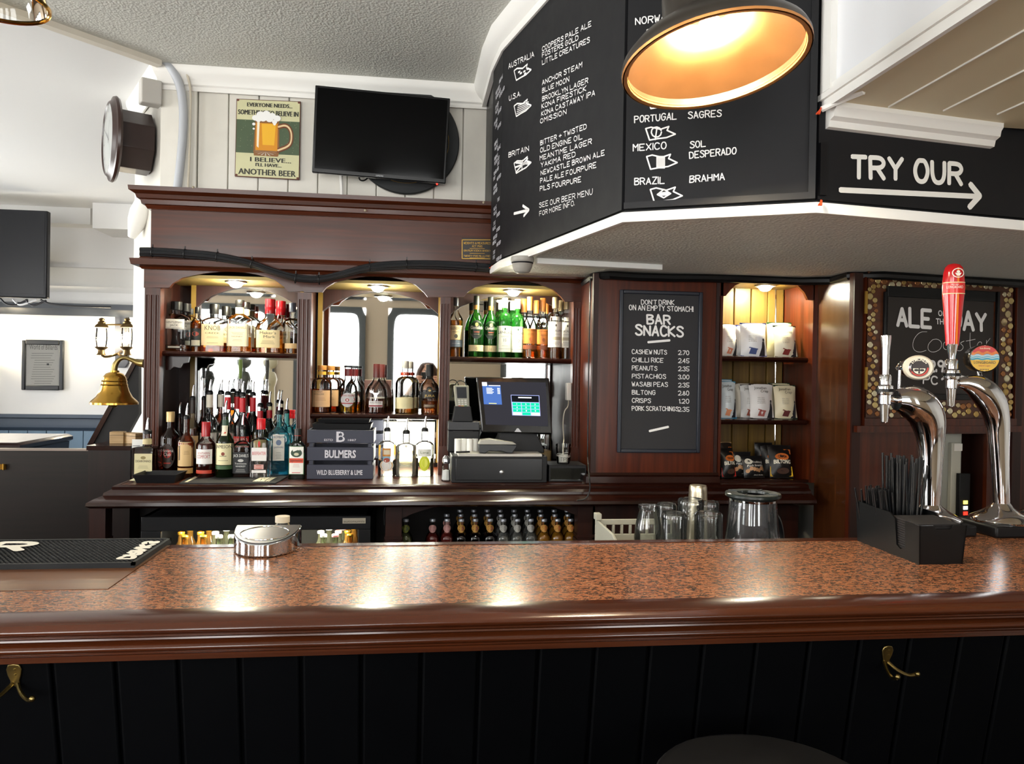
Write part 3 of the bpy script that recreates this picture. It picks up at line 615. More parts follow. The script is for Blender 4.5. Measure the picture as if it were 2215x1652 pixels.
# ================================================================ front bar
ZB = 1.10; YF0, YG, YB1 = 1.447, 1.507, 2.045; yb2 = 2.24; xs = 1.43; XA, XBr = -3.0, 3.0
bar = thing('bar_counter', 'long front bar with speckled pink laminate top, moulded wooden edge and black panelled front', 'bar counter', (0, 1.6, 0))
inx = -.615; iny = onz(150, 1276, ZB).y
mb = MB(GRAN).box(inx, XBr, YG, YB1-.02, ZB-.03, ZB).box(XA, inx, YG, iny, ZB-.03, ZB).box(xs, XBr, YB1-.02, yb2, ZB-.03, ZB); mb.build('laminate_top', bar)
MB(INLAY).box(XA, inx-.002, iny+.002, YB1+.012, ZB-.03, ZB+.001).build('wooden_inlay', bar)
MB(BARW).box(inx, xs, YB1-.02, YB1+.012, ZB-.03, ZB+.002).box(xs-.02, xs, YB1, yb2, ZB-.03, ZB+.002).build('back_lip', bar)
nose = [(-.06, -.05), (-.06, .001), (0, .001)]+[(.001+.020*math.sin(PI*k/10)**.8, -.001-.026*k/10) for k in range(1, 10)]+[(.004, -.027), (.004, -.029), (.009, -.030), (.010, -.033), (.006, -.035)]+[(.006+.016*math.sin(PI*k/10)**.8, -.035-.021*k/10) for k in range(1, 10)]+[(.006, -.057), (.006, -.059), (.010, -.060), (.010, -.064), (.005, -.066), (.005, -.072), (-.06, -.072)]
MB(BARW).mould([(XA, YF0), (XBr, YF0)], [(o, ZB+z) for o, z in nose]).build('moulded_edge', bar)
PT = V((0, YF0+.03, ZB-.069)); lean = math.tan(math.radians(11)); pf = Plane(PT, (1, 0, 0), (0, lean, -1)); pf.uz = -pf.uz
if pf.n.y > 0: pf.n = -pf.n
mb = MB(CHARC); lx = [109, 247, 383, 517, 650, 781, 911, 1036, 1165, 1287, 1405, 1520, 1635, 1750, 1860, 1968, 2078, 2178]
us = [pf.hit(x, 1425-(x-109)*.025)[0] for x in lx]; us = [us[0]-.125*k for k in range(18, 0, -1)]+us+[us[-1]+.125*k for k in range(1, 10)]
Lz = (ZB-.07)/math.cos(math.radians(11))
for ua, ub in zip(us, us[1:]):
    mb.ext([pf.at(ua+.003, 0), pf.at(ub-.003, 0), pf.at(ub-.003, -Lz), pf.at(ua+.003, -Lz)], -pf.n*.015)
mb.ext([pf.at(us[0], 0, -.012), pf.at(us[-1], 0, -.012), pf.at(us[-1], -Lz, -.012), pf.at(us[0], -Lz, -.012)], -pf.n*.02)
mb.build('panelled_front', bar, bev=.005, seg=2)
# brass double hooks screwed to the bar front
def hook(px, py, label, k=1.0):
    o = pf.pt(px, py); t = thing('coat_hook', label, 'hook', o, 'brass coat hooks under the bar'); a, b = pf.ux, pf.uz; n = pf.n
    P = lambda u, v, w: o+a*u*k+b*v*k+n*w*k
    out = [(0, .026), (.009, .024), (.0125, .015), (.011, .004), (.0075, -.006), (.008, -.014), (.0, -.018), (-.008, -.014), (-.0075, -.006), (-.011, .004), (-.0125, .015), (-.009, .024)]
    MB(BRASSO).ext([P(u, v+.0, .001) for u, v in out], n*.004).build('back_plate', t, bev=.0015)
    for s in (1, -1): MB(BRASSO).tube([P(s*.004, -.012, .004), P(s*.016, -.022, .02), P(s*.034, -.026, .034), P(s*.044, -.018, .042)] if s > 0 else [P(-.004, -.012, .004), P(-.012, -.018, .03), P(-.018, -.018, .055), P(-.02, -.006, .07)], [.004, .0035, .0035, .004], 8, 2).ball(P(.045, -.0165, .043) if s > 0 else P(-.02, -.003, .071), .0055*k, 10).build('hook_arm', t)
    for v in (.016, .006): MB(BRASSO).ball(P(0.002, v, .005), .0025*k, 8, sz=.6).build('screw', t)
hook(1916, 1418, 'brass double coat hook on the right of the black bar front'); hook(34, 1462, 'brass double coat hook at the left end of the black bar front', 1.05)
# stool pulled under the bar
st = thing('bar_stool', 'black round-seated stool tucked under the bar front', 'stool', (.615, 1.22, 0))
zs_ = .866; c = (.61, 1.225, 0)
MB(mat('#0c0d0f', .5, spec=.4)).lathe([(0, zs_-.05), (.172, zs_-.05), (.187, zs_-.04), (.192, zs_-.02), (.189, zs_-.004), (.177, zs_), (0, zs_+.004)], c, 40).build('seat', st)
MB(mat('#2a2b2e', .4)).tube([(c[0]+0.193*math.cos(k*PI/20), c[1]+0.193*math.sin(k*PI/20), zs_-.012) for k in range(41)], .0025, 6).build('piping', st)
for sx, sy in ((1, 1), (1, -1), (-1, 1), (-1, -1)): MB(mat('#120d0a', .4)).tube([(c[0]+sx*.11, c[1]+sy*.11, zs_-.05), (c[0]+sx*.19, c[1]+sy*.19, 0)], [.018, .014], 8).build('leg', st)
MB(mat('#120d0a', .4)).tube([(c[0]+.175*math.cos(k*PI/2+PI/4)*1.28, c[1]+.175*math.sin(k*PI/2+PI/4)*1.28, .28) for k in range(5)], .009, 8).build('footrest', st)
# rubber bar mat with white lettering
mat_ = thing('bar_mat', 'black rubber drip mat with raised white letters on the left end of the bar', 'bar mat', onz(150, 1210, ZB))
A0, A1, A2, A3 = onz(0, 1232, ZB), onz(277, 1229, ZB), onz(383, 1173, ZB), onz(0, 1178, ZB)
x1_, y0_, y1_ = (A1.x+A2.x)/2, A1.y, A2.y-.004; x0_ = x1_-.60
mb = MB(RUB).box(x0_, x1_, y0_, y1_, ZB+.001, ZB+.006)
for a in (0, 1): mb.box(x0_, x1_, (y0_, y1_-.008)[a], (y0_+.008, y1_)[a], ZB+.006, ZB+.013).box((x0_, x1_-.008)[a], (x0_+.008, x1_)[a], y0_, y1_, ZB+.006, ZB+.013)
nx, ny = 52, 32
for i in range(nx):
    for j in range(ny):
        cx, cy = x0_+.012+(x1_-x0_-.024)*(i+.5+.5*(j % 2)*.9)/nx, y0_+.012+(y1_-y0_-.024)*(j+.5)/ny
        mb.lathe([(.0032, ZB+.006), (.0028, ZB+.0115)], (cx, cy, 0), 6, c0=False)
mb.build('rubber_base', mat_)
mb = MB(mat('#efe9dc', .6))
ls, wd_ = strokes('DRINKS', 0); L = y1_-y0_-.08
ribbon(mb, [[(a/wd_*L, b*.026) for a, b in p] for p in ls], .006, lambda a, b: V((x1_-.016-.032+b*1.1, y0_+.04+a, ZB+.0128)))
mb.build('raised_lettering', mat_); mb = MB(mat('#efe9dc', .6)); ls, wd_ = strokes('BAR', 0); q = onz(88, 1180, ZB)
ribbon(mb, [[(a/wd_*.30, b*.09) for a, b in p] for p in ls], .012, lambda a, b: V((q.x-.30+a, y1_-.125+b, ZB+.0128)))
mb.build('raised_lettering', mat_)
# chrome half-moon plate
hm = thing('half_moon_plate', 'polished chrome half-moon pump base standing on the bar beside the drip mat', 'pump base', onz(580, 1188, ZB))
a, b = onz(511, 1162, ZB), onz(648, 1160, ZB); yk = 2.03; ax_, bx_ = X(511, yk, 1150), X(653, yk, 1150); hh_ = .042; cx_ = (ax_+bx_)/2; r_ = (bx_-ax_)/2; dpt = .125
half = [(cx_+r_*math.cos(PI*k/24), yk-dpt*math.sin(PI*k/24)**.9) for k in range(25)]
tz = lambda y: ZB+.034+.022*(y-(yk-dpt))/dpt
MB(mat((.62, .63, .66), .08, 1)).loft([[(x, y, ZB+.001) for x, y in half], [(x, y, tz(y)) for x, y in half]]).build('body', hm, bev=.004, seg=3); MB(mat((.10, .10, .11), .32, 1)).ext([(cx_+(x-cx_)*.965, yk-.003+(y-yk)*.955, tz(yk-.003+(y-yk)*.955)+.0006) for x, y in half], (0, 0, .0012)).build('top_plate', hm)  # chrome top darkened: reflection of dark surroundings painted into its colour
ell = [(cx_+r_*.72*math.cos(2*PI*k/36), yk-dpt*.46+dpt*.36*math.sin(2*PI*k/36), tz(yk-dpt*.46+dpt*.36*math.sin(2*PI*k/36))+.0022) for k in range(37)]
MB(CHROME).tube(ell, .0012, 5).build('engraved_ring', hm)

# ================================================================ beer fonts
def Pt(Y): return lambda x, y: ony(x, y, Y)
def font(name, label, Y, col, colr, tap, handle, hr, hmat, base):
    q = Pt(Y); t = thing('beer_font', label, 'beer tap', (q(*col[0]).x, Y, ZB))
    MB(CHROME).tube([q(*p) for p in col], colr, 20, 2).build('column', t)
    bx_, by_ = q(*col[0]).x, Y
    MB(CHROME).lathe([(.085, ZB+.034), (.087, ZB+.04), (.084, ZB+.046), (.055, ZB+.062), (.032, ZB+.078), (.024, ZB+.09)], (bx_, by_, 0), 32).build('flange', t)
    MB(BLKM).box(bx_-.088, bx_+.088, by_-.088, by_+.088, ZB, ZB+.034).build('base', t, bev=.006)
    tx, ty = tap; R_ = lambda px: px*Y/FL
    tp = q(tx, ty)
    mb = MB(CHROME)
    up = tp.z
    mb.lathe([(R_(11), -R_(60)), (R_(13), -R_(30)), (R_(15), -R_(14)), (R_(16), -R_(12)), (R_(16), R_(12)), (R_(21), R_(14)), (R_(22), R_(28)), (R_(19), R_(36)), (R_(16), R_(38)), (R_(16), R_(60)), (R_(18), R_(62)), (R_(15), R_(72)), (R_(9), R_(74))] if False else
             [(R_(6), -R_(56)), (R_(8), -R_(54)), (R_(11), -R_(14)), (R_(13), -R_(12)), (R_(13), R_(8)), (R_(17), R_(10)), (R_(19), R_(20)), (R_(17), R_(30)), (R_(13), R_(33)), (R_(13), R_(52)), (R_(11), R_(56))], tp, 20)
    e = q(*col[-1]); mb.cyl(tp, e, R_(8), 12); tm = mb.build('tap_body', t)
    MB(BLACK).lathe([(R_(19.6), R_(16)), (R_(19.8), R_(20)), (R_(19.6), R_(23))], tp, 20, c0=False, c1=False).build('black_ring', tm)
    return t, q, tp, R_
YT = 2.14
fa, qa, ta, Ra = font('a', 'chrome swan-neck beer tap with a cream oval badge behind the black caddy', YT,
    [(2012, 1118), (2013, 1040), (2014, 960), (2008, 905), (1990, 877), (1962, 866), (1938, 866)], [.028, .030, .036, .052, .056, .050, .030], (1914, 862), None, 0, None, None)
MB(CHROME).lathe([(Ra(8), Ra(54)), (Ra(7.5), Ra(60)), (Ra(9), Ra(110)), (Ra(11.5), Ra(142)), (Ra(11), Ra(147)), (0, Ra(148))], ta, 20).build('handle', fa)
qc = qa(1986, 795); Rq = Matrix.Rotation(math.radians(-24), 3, 'Z')
bd = MB(mat('#ddd6c4', .35)).lathe([(0, -.012), (Ra(30), -.012), (Ra(33), -.006), (Ra(33), .004), (Ra(29), .010), (0, .013)], qc, 32, Rq.to_4x4() @ Matrix.Rotation(PI/2, 4, 'X') @ Matrix.Diagonal((1, .88, 1, 1))); b0 = bd.build('badge', fa)
plq = Plane(qc+Rq @ V((0, -.0140, 0)), Rq @ V((1, 0, 0)))
mb = MB(mat('#231a18', .5)); circ = lambda r, rx=1, ry=1, u0=0, v0=0, n=24: [plq.at(u0+r*rx*math.cos(2*PI*k/n), v0+r*ry*math.sin(2*PI*k/n)) for k in range(n)]
mb.poly(circ(Ra(21))); mb.m(mat('#b5372c', .5)); 
for k in range(20):
    t0, t1 = PI*1.0+PI*k/20, PI+PI*(k+1)/20; mb.poly([plq.at(r*math.cos(t), r*math.sin(t), .0006) for r, t in ((Ra(20), t0), (Ra(20), t1), (Ra(16.5), t1), (Ra(16.5), t0))])
mb.m(mat('#e8e2d2', .5)); mb.poly([plq.at(Ra(13)*math.cos(t), Ra(13)*math.sin(t)-Ra(2), .0008) for t in [PI+PI*k/12 for k in range(13)]])
mb.m(mat('#231a18', .5)); mb.poly([plq.at(u*Ra(1), v*Ra(1), .0012) for u, v in [(-2, -14), (2, -14), (1.4, 0), (-1.4, 0)]]).poly([plq.at(Ra(5)*math.cos(t)-Ra(6), Ra(3)*math.sin(t)-Ra(6), .0012) for t in [2*PI*k/12 for k in range(12)]]).poly([plq.at(Ra(5)*math.cos(t)+Ra(6), Ra(3)*math.sin(t)-Ra(6), .0012) for t in [2*PI*k/12 for k in range(12)]])
mb.m(mat('#efe9da', .5))
vs, fs, w_ = btext('SYMONDS', 0, .02); Lr = Ra(17); k_ = Ra(9)/.73
mb.add([plq.at((Lr+b*k_*.8)*math.sin((a/w_-.5)*1.9), (Lr+b*k_*.8)*math.cos((a/w_-.5)*1.9)-Ra(1.5), .0014) for a, b in vs], fs)
mb.build('badge_print', b0)
mb = MB(CHROME).lathe([(Ra(29), 0), (Ra(27), Ra(10)), (Ra(16), Ra(36)), (Ra(5), Ra(48)), (0, Ra(49))], qc+Rq @ V((0, .013, 0)), 24, (Rq @ V((-.82, .57, 0))).to_track_quat('Z', 'Y').to_matrix().to_4x4()); mb.build('badge_housing', fa)
MB(CHROME).cyl(qa(1953, 852)+V((0, .02, 0)), qa(1953, 800)+V((0, .015, 0)), Ra(3.5), 10).build('badge_stem', fa)
YT2 = 2.12
fb, qb, tb, Rb = font('b', 'chrome swan-neck beer tap with a long red handle and round beach badge', YT2,
    [(2166, 1090), (2163, 1020), (2160, 960), (2158, 910), (2146, 868), (2120, 838), (2092, 828), (2072, 829)], [.023, .025, .029, .034, .042, .040, .024, .012], (2058, 828), None, 0, None, None)
hb = MB(mat('#c4161c', .15, coat=.6)); z0 = tb.z; zz = lambda y: Rb(828-y)
MB(CHROME).lathe([(Rb(8), zz(780)), (Rb(8), zz(765)), (Rb(12), zz(745)), (Rb(13), zz(737)), (0, zz(736))], tb, 18).build('ferrule', fb)
pr = [(14, 740), (17, 700), (21, 650), (23.5, 620), (23.5, 590), (22, 570), (19, 557), (13, 550), (6, 547.5), (0, 547)]
RH = Matrix.Rotation(math.radians(-26), 3, 'Z')
hb.loft([[tb+RH @ V((Rb(r)*math.cos(2*PI*i/24), .62*Rb(r)*math.sin(2*PI*i/24), zz(y))) for i in range(24)] for r, y in [(max(r, .2), y) for r, y in pr]]); ho = hb.build('handle', fb)
fx = lambda px, y: tb+RH @ V((Rb(px), -.62*Rb(1)*math.sqrt(max(0, _pw(y)**2-px*px))-.0008, zz(y)))
def _pw(y):
    for (r0, y0), (r1, y1) in zip(pr, pr[1:]):
        if y1 <= y <= y0: return r0+(r1-r0)*(y0-y)/(y0-y1)
    return 14
mb = MB(mat('#e8802a', .2))
ys = [738-k*10 for k in range(19)]
mb.loft([[fx(5, y), fx(9, y)] for y in ys], False, False)
mb.m(mat('#c4161c', .2)); yy = [618-k*6 for k in range(5)]
for s_ in (0,): mb.m(mat('#d8322c', .2)); mb.loft([[fx(-23+46*k/12, y)+V((0, -.0008, 0)) for k in range(13)] for y in yy], False, False)
mb.m(mat('#e9d9a8', .3))
for y in (619, 593): mb.loft([[fx(-23.2+46.4*k/12, y+d)+V((0, -.0014, 0)) for k in range(13)] for d in (-1, 1)], False, False)
mb.m(mat('#f3eee2', .4)); print_text(mb, 'LONGBOARD', 0, 0, Rb(6.5), lambda u, v: fx(u/Rb(1), 607-v/Rb(1))+V((0, -.0016, 0)), width=Rb(34))
print_text(mb, 'Island Lager', 0, 0, Rb(3), lambda u, v: fx(u/Rb(1), 599-v/Rb(1))+V((0, -.0016, 0)), width=Rb(16))
E_ = lambda k, r, y0: fx(6+r*1.1*math.cos(2*PI*k/24), y0+r*.95*math.sin(2*PI*k/24))
mb.loft([[E_(k, r, 571)+V((0, -.0016, 0)) for k in range(24)] for r in (12, 10)], False, False)
mb.loft([[fx(6-7, 571)+V((0, -.002, 0)), fx(6+7, 571-0)+V((0, -.002, 0))], [fx(6-3, 578)+V((0, -.002, 0)), fx(6+3, 578)+V((0, -.002, 0))]], False, False)
mb.poly([fx(6+4*math.cos(2*PI*k/12), 568+3*math.sin(2*PI*k/12))+V((0, -.002, 0)) for k in range(12)])
mb.build('handle_print', ho)
qd = qb(2128, 775)
bz = MB(STEEL).lathe([(Rb(32), .045), (Rb(33), .0), (Rb(34), -.004), (Rb(32), -.008), (Rb(30.5), -.006), (0, -.006)], qd, 36, Matrix.Rotation(-PI/2, 4, 'X') @ Matrix.Rotation(0.0, 4, 'X')); 
bz = MB(mat('#3a3630', .15, .8)).lathe([(Rb(31), -.06), (Rb(33), -.006), (Rb(34), 0), (Rb(33), .006), (Rb(31.5), .007), (0, .0055)], qd+V((-.0, 0, 0)), 36, Matrix.Rotation(math.radians(-22), 4, 'Z') @ Matrix.Rotation(PI/2, 4, 'X')); bo = bz.build('badge', fb)
Mz = Matrix.Rotation(math.radians(-22), 3, 'Z'); plL = Plane(qd+Mz @ V((0, -.0085, 0)), Mz @ V((1, 0, 0)))
rr = Rb(30.5)
def chord(v0, v1, col, off=0, wob=0):
    mb.m(mat(col, .3)); n = 16; rows = []
    for j in range(11):
        v = v0+(v1-v0)*j/10; w = math.sqrt(max(0, 1-min(.999, abs(v))**2)); rows.append([plL.at(rr*w*(-1+2*k/n), rr*(v+(wob*math.sin((-1+2*k/n)*9) if 0 < k < n else 0)), off) for k in range(n+1)])
    mb.loft([r+r[-2:0:-1] for r in rows], False, False)
mb = MB(); chord(-1, 1, '#f4efe6', -.0004); chord(.32, .98, '#e0352b', .0002); chord(.3, .5, '#f08a2c', .0006, .07); chord(-.12, .32, '#38b6d6', .0004, .03); chord(-.98, -.12, '#f7cf2a', .0002, 0)
for v in (.02, .14, .22): chord(v, v+.05, '#e9f6fa', .0008, .04)
mb.m(mat('#2a2320', .4)); print_text(mb, 'LONGBOARD', 0, rr*-.42, rr*.22, lambda u, v: plL.at(u, v, .0012), width=rr*1.5)
mb.m(mat('#b3472a', .4)); print_text(mb, 'Island Lager', 0, rr*-.62, rr*.12, lambda u, v: plL.at(u, v, .0012), width=rr*.8)
mb.m(mat('#f6e7c0', .4)); print_text(mb, 'Kona Brewing', 0, rr*.72, rr*.12, lambda u, v: plL.at(u, v, .0012), width=rr*.7)
mb.m(mat('#2a2320', .4))
for k in range(6): mb.poly([plL.at(rr*(-.3+.11*k+.03*math.cos(a)), rr*(-.86+.05*math.sin(a)), .0012) for a in [2*PI*j/8 for j in range(8)]])
mb.build('badge_print', bo)
MB(CHROME).cyl(qd+V((0, .02, -Rb(30))), qb(2128, 842)+V((0, .0, 0)), Rb(5), 10).build('badge_stem', fb)
# third font: only the flange edge shows
t3 = thing('beer_font', 'chrome flange of a beer tap cut off by the right edge of the photo', 'beer tap', (X(2268, 2.14), 2.14, ZB)); bx_ = X(2268, 2.14)
MB(CHROME).lathe([(.085, ZB+.034), (.087, ZB+.04), (.084, ZB+.046), (.055, ZB+.062), (.032, ZB+.078), (.024, ZB+.30)], (bx_, 2.14, 0), 32).build('flange', t3); MB(BLKM).box(bx_-.088, bx_+.088, 2.052, 2.228, ZB, ZB+.034).build('base', t3, bev=.006)
# napkin and straw caddy
ca = V((1.262, 1.735, ZB)); cb = onz(1988, 1221, ZB); cc = onz(1850, 1166, ZB)
cw = .118; yf, yk = cb.y, cb.y+.275; lx0 = cb.x; hC = .098
cad = thing('bar_caddy', 'black plastic napkin and straw caddy on the right of the bar', 'caddy', (lx0+cw/2, (yf+yk)/2, ZB))
skew = (cc.x-cb.x)/(cc.y-cb.y)
K = lambda u, v, z: V((lx0+u*cw+(v*(yk-yf))*0.02+ (u-.5)*.012*(z/hC), yf+v*(yk-yf)-(.006*(z/hC) if v == 0 else 0), ZB+z))
CAD = mat('#07080a', .4, spec=.35); th = .004
def wall(pts, n, m=CAD):
    MBc.ext([K(*p) for p in pts], n)
MBc = MB(CAD)
sidepts = lambda u: [(u, 0, 0), (u, 1, 0), (u, 1, .115), (u, .42, hC+.012), (u, .34, hC), (u, .33, .03), (u, .27, .022), (u, .2, .03), (u, .19, hC), (u, .0, hC)]
wall(sidepts(0), (th, 0, 0)); wall(sidepts(1), (-th, 0, 0))
wall([(0, 0, 0), (1, 0, 0), (1, 0, hC), (.72, 0, hC), (.66, 0, hC-.01), (.36, 0, hC-.01), (.30, 0, hC), (0, 0, hC)], (0, th, 0)); wall([(0, 1, 0), (1, 1, 0), (1, 1, .115), (0, 1, .115)], (0, -th, 0))
wall([(0, .43, 0), (1, .43, 0), (1, .43, .10), (0, .43, .10)], (0, -th, 0)); wall([(.02, 0.01, .001), (.98, 0.01, .001), (.98, .99, .001), (.02, .99, .001)], (0, 0, .003))
MBc.build('tray', cad)
mb = MB(mat('#191516', .9))
for k in range(16): z = .006+k*.0058; mb.ext([K(.05+.004*(k % 3), .03, z), K(.95, .03+.003*(k % 2), z), K(.95, .41, z+.0003*k), K(.05, .41, z+.0003*k)], (0, 0, .005))
o = tag(mb.build('napkin_stack'), 'stack of black paper napkins in the front of the caddy', 'napkins'); o['kind'] = 'stuff'
def straws(n, v0, v1, ln, r, label, group, bulge, ua, ub):
    p0 = None
    for k in range(n):
        u = random.uniform(ua, ub); v = random.uniform(v0+.03, v1-.03); tl = (u-.5)*bulge+random.uniform(-.05, .05); tv = random.uniform(-.03, .06)
        if p0 is None:
            p0 = MB(mat('#0b0c0f', .3)).tube([(0, 0, 0), (0, 0, ln)], r, 7).build('drinking_straw'); tag(p0, label, 'straw', group); o = p0
        else: o = p0.copy(); COL.objects.link(o)
        o.location = K(u, v, .006); o.rotation_euler = (-tv, tl, 0); o.scale = (1, 1, random.uniform(.94, 1.06))
straws(46, .46, .98, .235, .0034, 'long black drinking straw standing in the back of the black caddy', 'long black straws in the caddy', .34, .40, .92)
straws(64, .50, .98, .15, .0028, 'short black cocktail straw standing at the left side of the black caddy', 'short black straws in the caddy', .30, .07, .40)
# grey switch boxes in the recess behind the taps
eb = thing('distribution_box', 'grey metal electrical trunking box in the recess behind the taps', 'electrical box', plR.pt(2075, 1100, -.09))
mb = MB(mat('#8e918a', .4)); strip(mb, plR, 2036, 1125, 2060, 938, .05, -.13); strip(mb, plR, 2062, 1125, 2114, 938, .05, -.13, mat('#b3b3a8', .4)); strip(mb, plR, 2080, 1120, 2104, 960, .02, -.08, mat('#c6c3b4', .4)); mb.build('housing', eb, bev=.003)
mb = MB(mat('#f2eee4', .6)); strip(mb, plR, 2088, 978, 2106, 962, .002, -.06); mb.build('paper_label', eb)
ctl = thing('cooler_controller', 'small black controller with yellow and red lights behind the right-hand tap', 'controller', plR.pt(2100, 1115, -.05)); mb = MB(BLKM); strip(mb, plR, 2089, 1122, 2114, 1026, .02, -.055); mb.build('case', ctl, bev=.002)
for y0, c_, l_ in ((1093, '#ffe25a', 'yellow'), (1105, '#e9e2d6', 'white'), (1117, '#ff2a1c', 'red')): mb = MB(emis(c_, 1.6)); strip(mb, plR, 2098, y0, 2107, y0-8, .002, -.0345); mb.build('indicator_light', ctl)['label'] = l_+' indicator light'
# ale board with ring of coins
ab = thing('ale_board', 'framed blackboard reading ALE OF THE DAY on a wooden door edged with glued coins', 'chalkboard', plR.pt(2030, 900))
mb = MB(wood('#5b3018', '#3f200e', 'x', .3)); strip(mb, plR, 1868, 902, 2186, 600, .012); mb.build('door_panel', ab)
mb = MB(RED); strip(mb, plR, 1862, 920, 2190, 905, .022); strip(mb, plR, 1843, 934, 2200, 920, .03); strip(mb, plR, 2186, 905, 2194, 600, .02); strip(mb, plR, 1862, 905, 1868, 600, .02); mb.build('door_frame', ab)
mb = MB(BLACK); 
for r in ((1901, 863, 1911, 632), (2143, 863, 2153, 632), (1911, 863, 2143, 853), (1911, 642, 2143, 632)): strip(mb, plR, *r, .014, .012)
mb.build('board_frame', ab, bev=.002)
mb = MB(mat('#2c2622', .6, var=.3)); strip(mb, plR, 1911, 853, 2143, 642, .004, .012); fo = mb.build('blackboard', ab)
mb = MB(CHALK)
def al(tx, x0, y0, x1, y1, hp, w=.1): ptext(mb, plR, tx, (x0, y0), (x1, y1), hp, w, off=.018)
for r in (('ALE', 1935, 704, 2006, 709, 43, .11), ('OF', 2023, 683, 2040, 684, 12, .1), ('THE', 2018, 701, 2042, 702, 13, .1), ('DAY', 2050, 711, 2125, 716, 43, .11), ('2', 2000, 803, 2014, 803, 26, .11), ('.95', 2018, 803, 2048, 804, 26, .11), ('PC', 1990, 829, 2020, 831, 20, .1)): al(*r)
mb.build('chalk_heading', fo); mb = MB(CHALK); pline(mb, plR, [(2030, 820), (2040, 813), (2052, 819), (2066, 812), (2082, 817)], 5, .018)
import itertools
script = [[(1998, 718), (1982, 718), (1968, 735), (1967, 755), (1980, 763), (1996, 758)], [(2010, 735), (2000, 745), (2000, 758), (2012, 763), (2028, 755), (2030, 740), (2020, 733), (2010, 735)], [(2046, 738), (2034, 740), (2032, 752), (2040, 758), (2048, 748), (2049, 738), (2050, 756), (2060, 758)], [(2078, 738), (2068, 742), (2078, 750), (2070, 760), (2060, 757)], [(2091, 720), (2090, 750), (2096, 758)], [(2082, 738), (2102, 734)], [(2108, 752), (2118, 742), (2110, 738), (2104, 750), (2112, 758), (2124, 750)], [(2126, 736), (2126, 755)], [(2126, 742), (2134, 732)]]
for p in script: q = chaikin([plR.hit(*z) for z in p]); ribbon(mb, [q], .0009, lambda u, v: plR.at(u, v, .018))
mb.build('chalk_script', fo)
mb = MB(GOLD)
for y in (655, 818): strip(mb, plR, 1862, y+24, 1868, y-24, .006, .02)
mb.build('hinge', ab)
pts = []
tries = 0
while len(pts) < 175 and tries < 30000:
    tries += 1; x, y = random.uniform(1875, 2182), random.uniform(606, 898); r = random.uniform(4.5, 7.2)
    if 1896-r < x < 2158+r and 627-r < y < 868+r: continue
    yy = y-(x-2030)*.035
    if all((x-a)**2+(y-b)**2 > (r+c)**2*.97 for a, b, c in pts): pts.append((x, y, r))
pts.sort(key=lambda p: -p[2]); cmats = [mat(c, .3, .9) for c in ('#c9b47c', '#b89a5e', '#d8cfae', '#9c6b45', '#c2ae86')]
cs = []; rest = MB()
for i, (x, y, r) in enumerate(pts):
    p = plR.pt(x, y, .012); R_ = r*(p-EYE).length/FL*.94
    if i < 98:
        MB(cmats[i % 5]).lathe([(R_, 0), (R_, .0018), (R_*.9, .0026), (R_*.85, .002), (0, .002)], p, 14, plR.n.to_track_quat('Z', 'Y').to_matrix().to_4x4()).build('coin', ab)
    else: rest.m(cmats[i % 5]).lathe([(R_, 0), (R_, .0018), (R_*.9, .0026), (R_*.85, .002), (0, .002)], p, 12, plR.n.to_track_quat('Z', 'Y').to_matrix().to_4x4())
o = rest.build('coins', ab); o['kind'] = 'stuff'

# taps on the left part of the bar, outside the frame but reflected in the left mirror
def side_tap(x, label, m, knob):
    t = thing('beer_font', label, 'beer tap', (x, 1.62, ZB))
    MB(m).lathe([(.06, ZB), (.062, ZB+.012), (.045, ZB+.03), (.038, ZB+.10), (.036, ZB+.34), (.045, ZB+.37), (.052, ZB+.40), (.04, ZB+.44), (.03, ZB+.455), (0, ZB+.46)], (x, 1.62, 0), 24).build('column', t)
    MB(m).ball((x, 1.62, ZB+.53), .055, 18, sy=.5).cyl((x, 1.62, ZB+.45), (x, 1.62, ZB+.49), .014).build('badge', t); MB(CHROME).cyl((x, 1.64, ZB+.36), (x, 1.74, ZB+.36), .012).cyl((x, 1.74, ZB+.30), (x, 1.74, ZB+.40), .011).build('tap_body', t)
    MB(knob).lathe([(.010, 0), (.012, .02), (.016, .10), (.012, .15), (0, .155)], (x, 1.74, ZB+.40), 14).build('handle', t)
side_tap(-1.70, 'black rounded beer tap furthest left along the bar, reflected in the left mirror', BLKG, BLKG)
side_tap(-1.53, 'black rounded beer tap second from the left end, reflected in the left mirror', BLKG, BLKG)
side_tap(-1.27, 'grey beer tap with a green and orange handle, reflected in the left mirror', mat('#5d605c', .3, .6), mat('#6d8a2c', .4))
side_tap(-1.08, 'cream china beer pump with a round badge, reflected in the left mirror', mat('#e2d9bb', .3), mat('#2a2420', .4))
# ================================================================ things on the upper wall
yw = YW-.014
pw = Plane((0, yw, 0), (1, 0, 0))
# tin beer sign
sg = thing('tin_sign', 'old tin sign with a beer mug reading EVERYONE NEEDS SOMETHING TO BELIEVE IN', 'sign', pw.pt(580, 390))
c = [pw.hit(*p) for p in ((512, 214), (651, 220), (648, 390), (508, 382))]
def sgp(u, v, off=0):
    a = V(c[3]).lerp(V(c[2]), u); b = V(c[0]).lerp(V(c[1]), u); q = a.lerp(b, v); return pw.at(q.x, q.y, off)
MB(mat('#5a2f22', .5)).ext([sgp(0, 0), sgp(1, 0), sgp(1, 1), sgp(0, 1)], pw.n*.006).build('plate', sg, bev=.002)
mb = MB(mat('#d5d2a6', .45, var=.15))
rc = [(0.012+.03*(1-math.cos(t)), .01+.025*(1-math.sin(t))) for t in [PI/2*k/4 for k in range(5)]]
mb.poly([sgp(u, v, .0068) for u, v in [(.04, .01), (.96, .01), (.988, .035), (.988, .965), (.96, .99), (.04, .99), (.012, .965), (.012, .035)]])
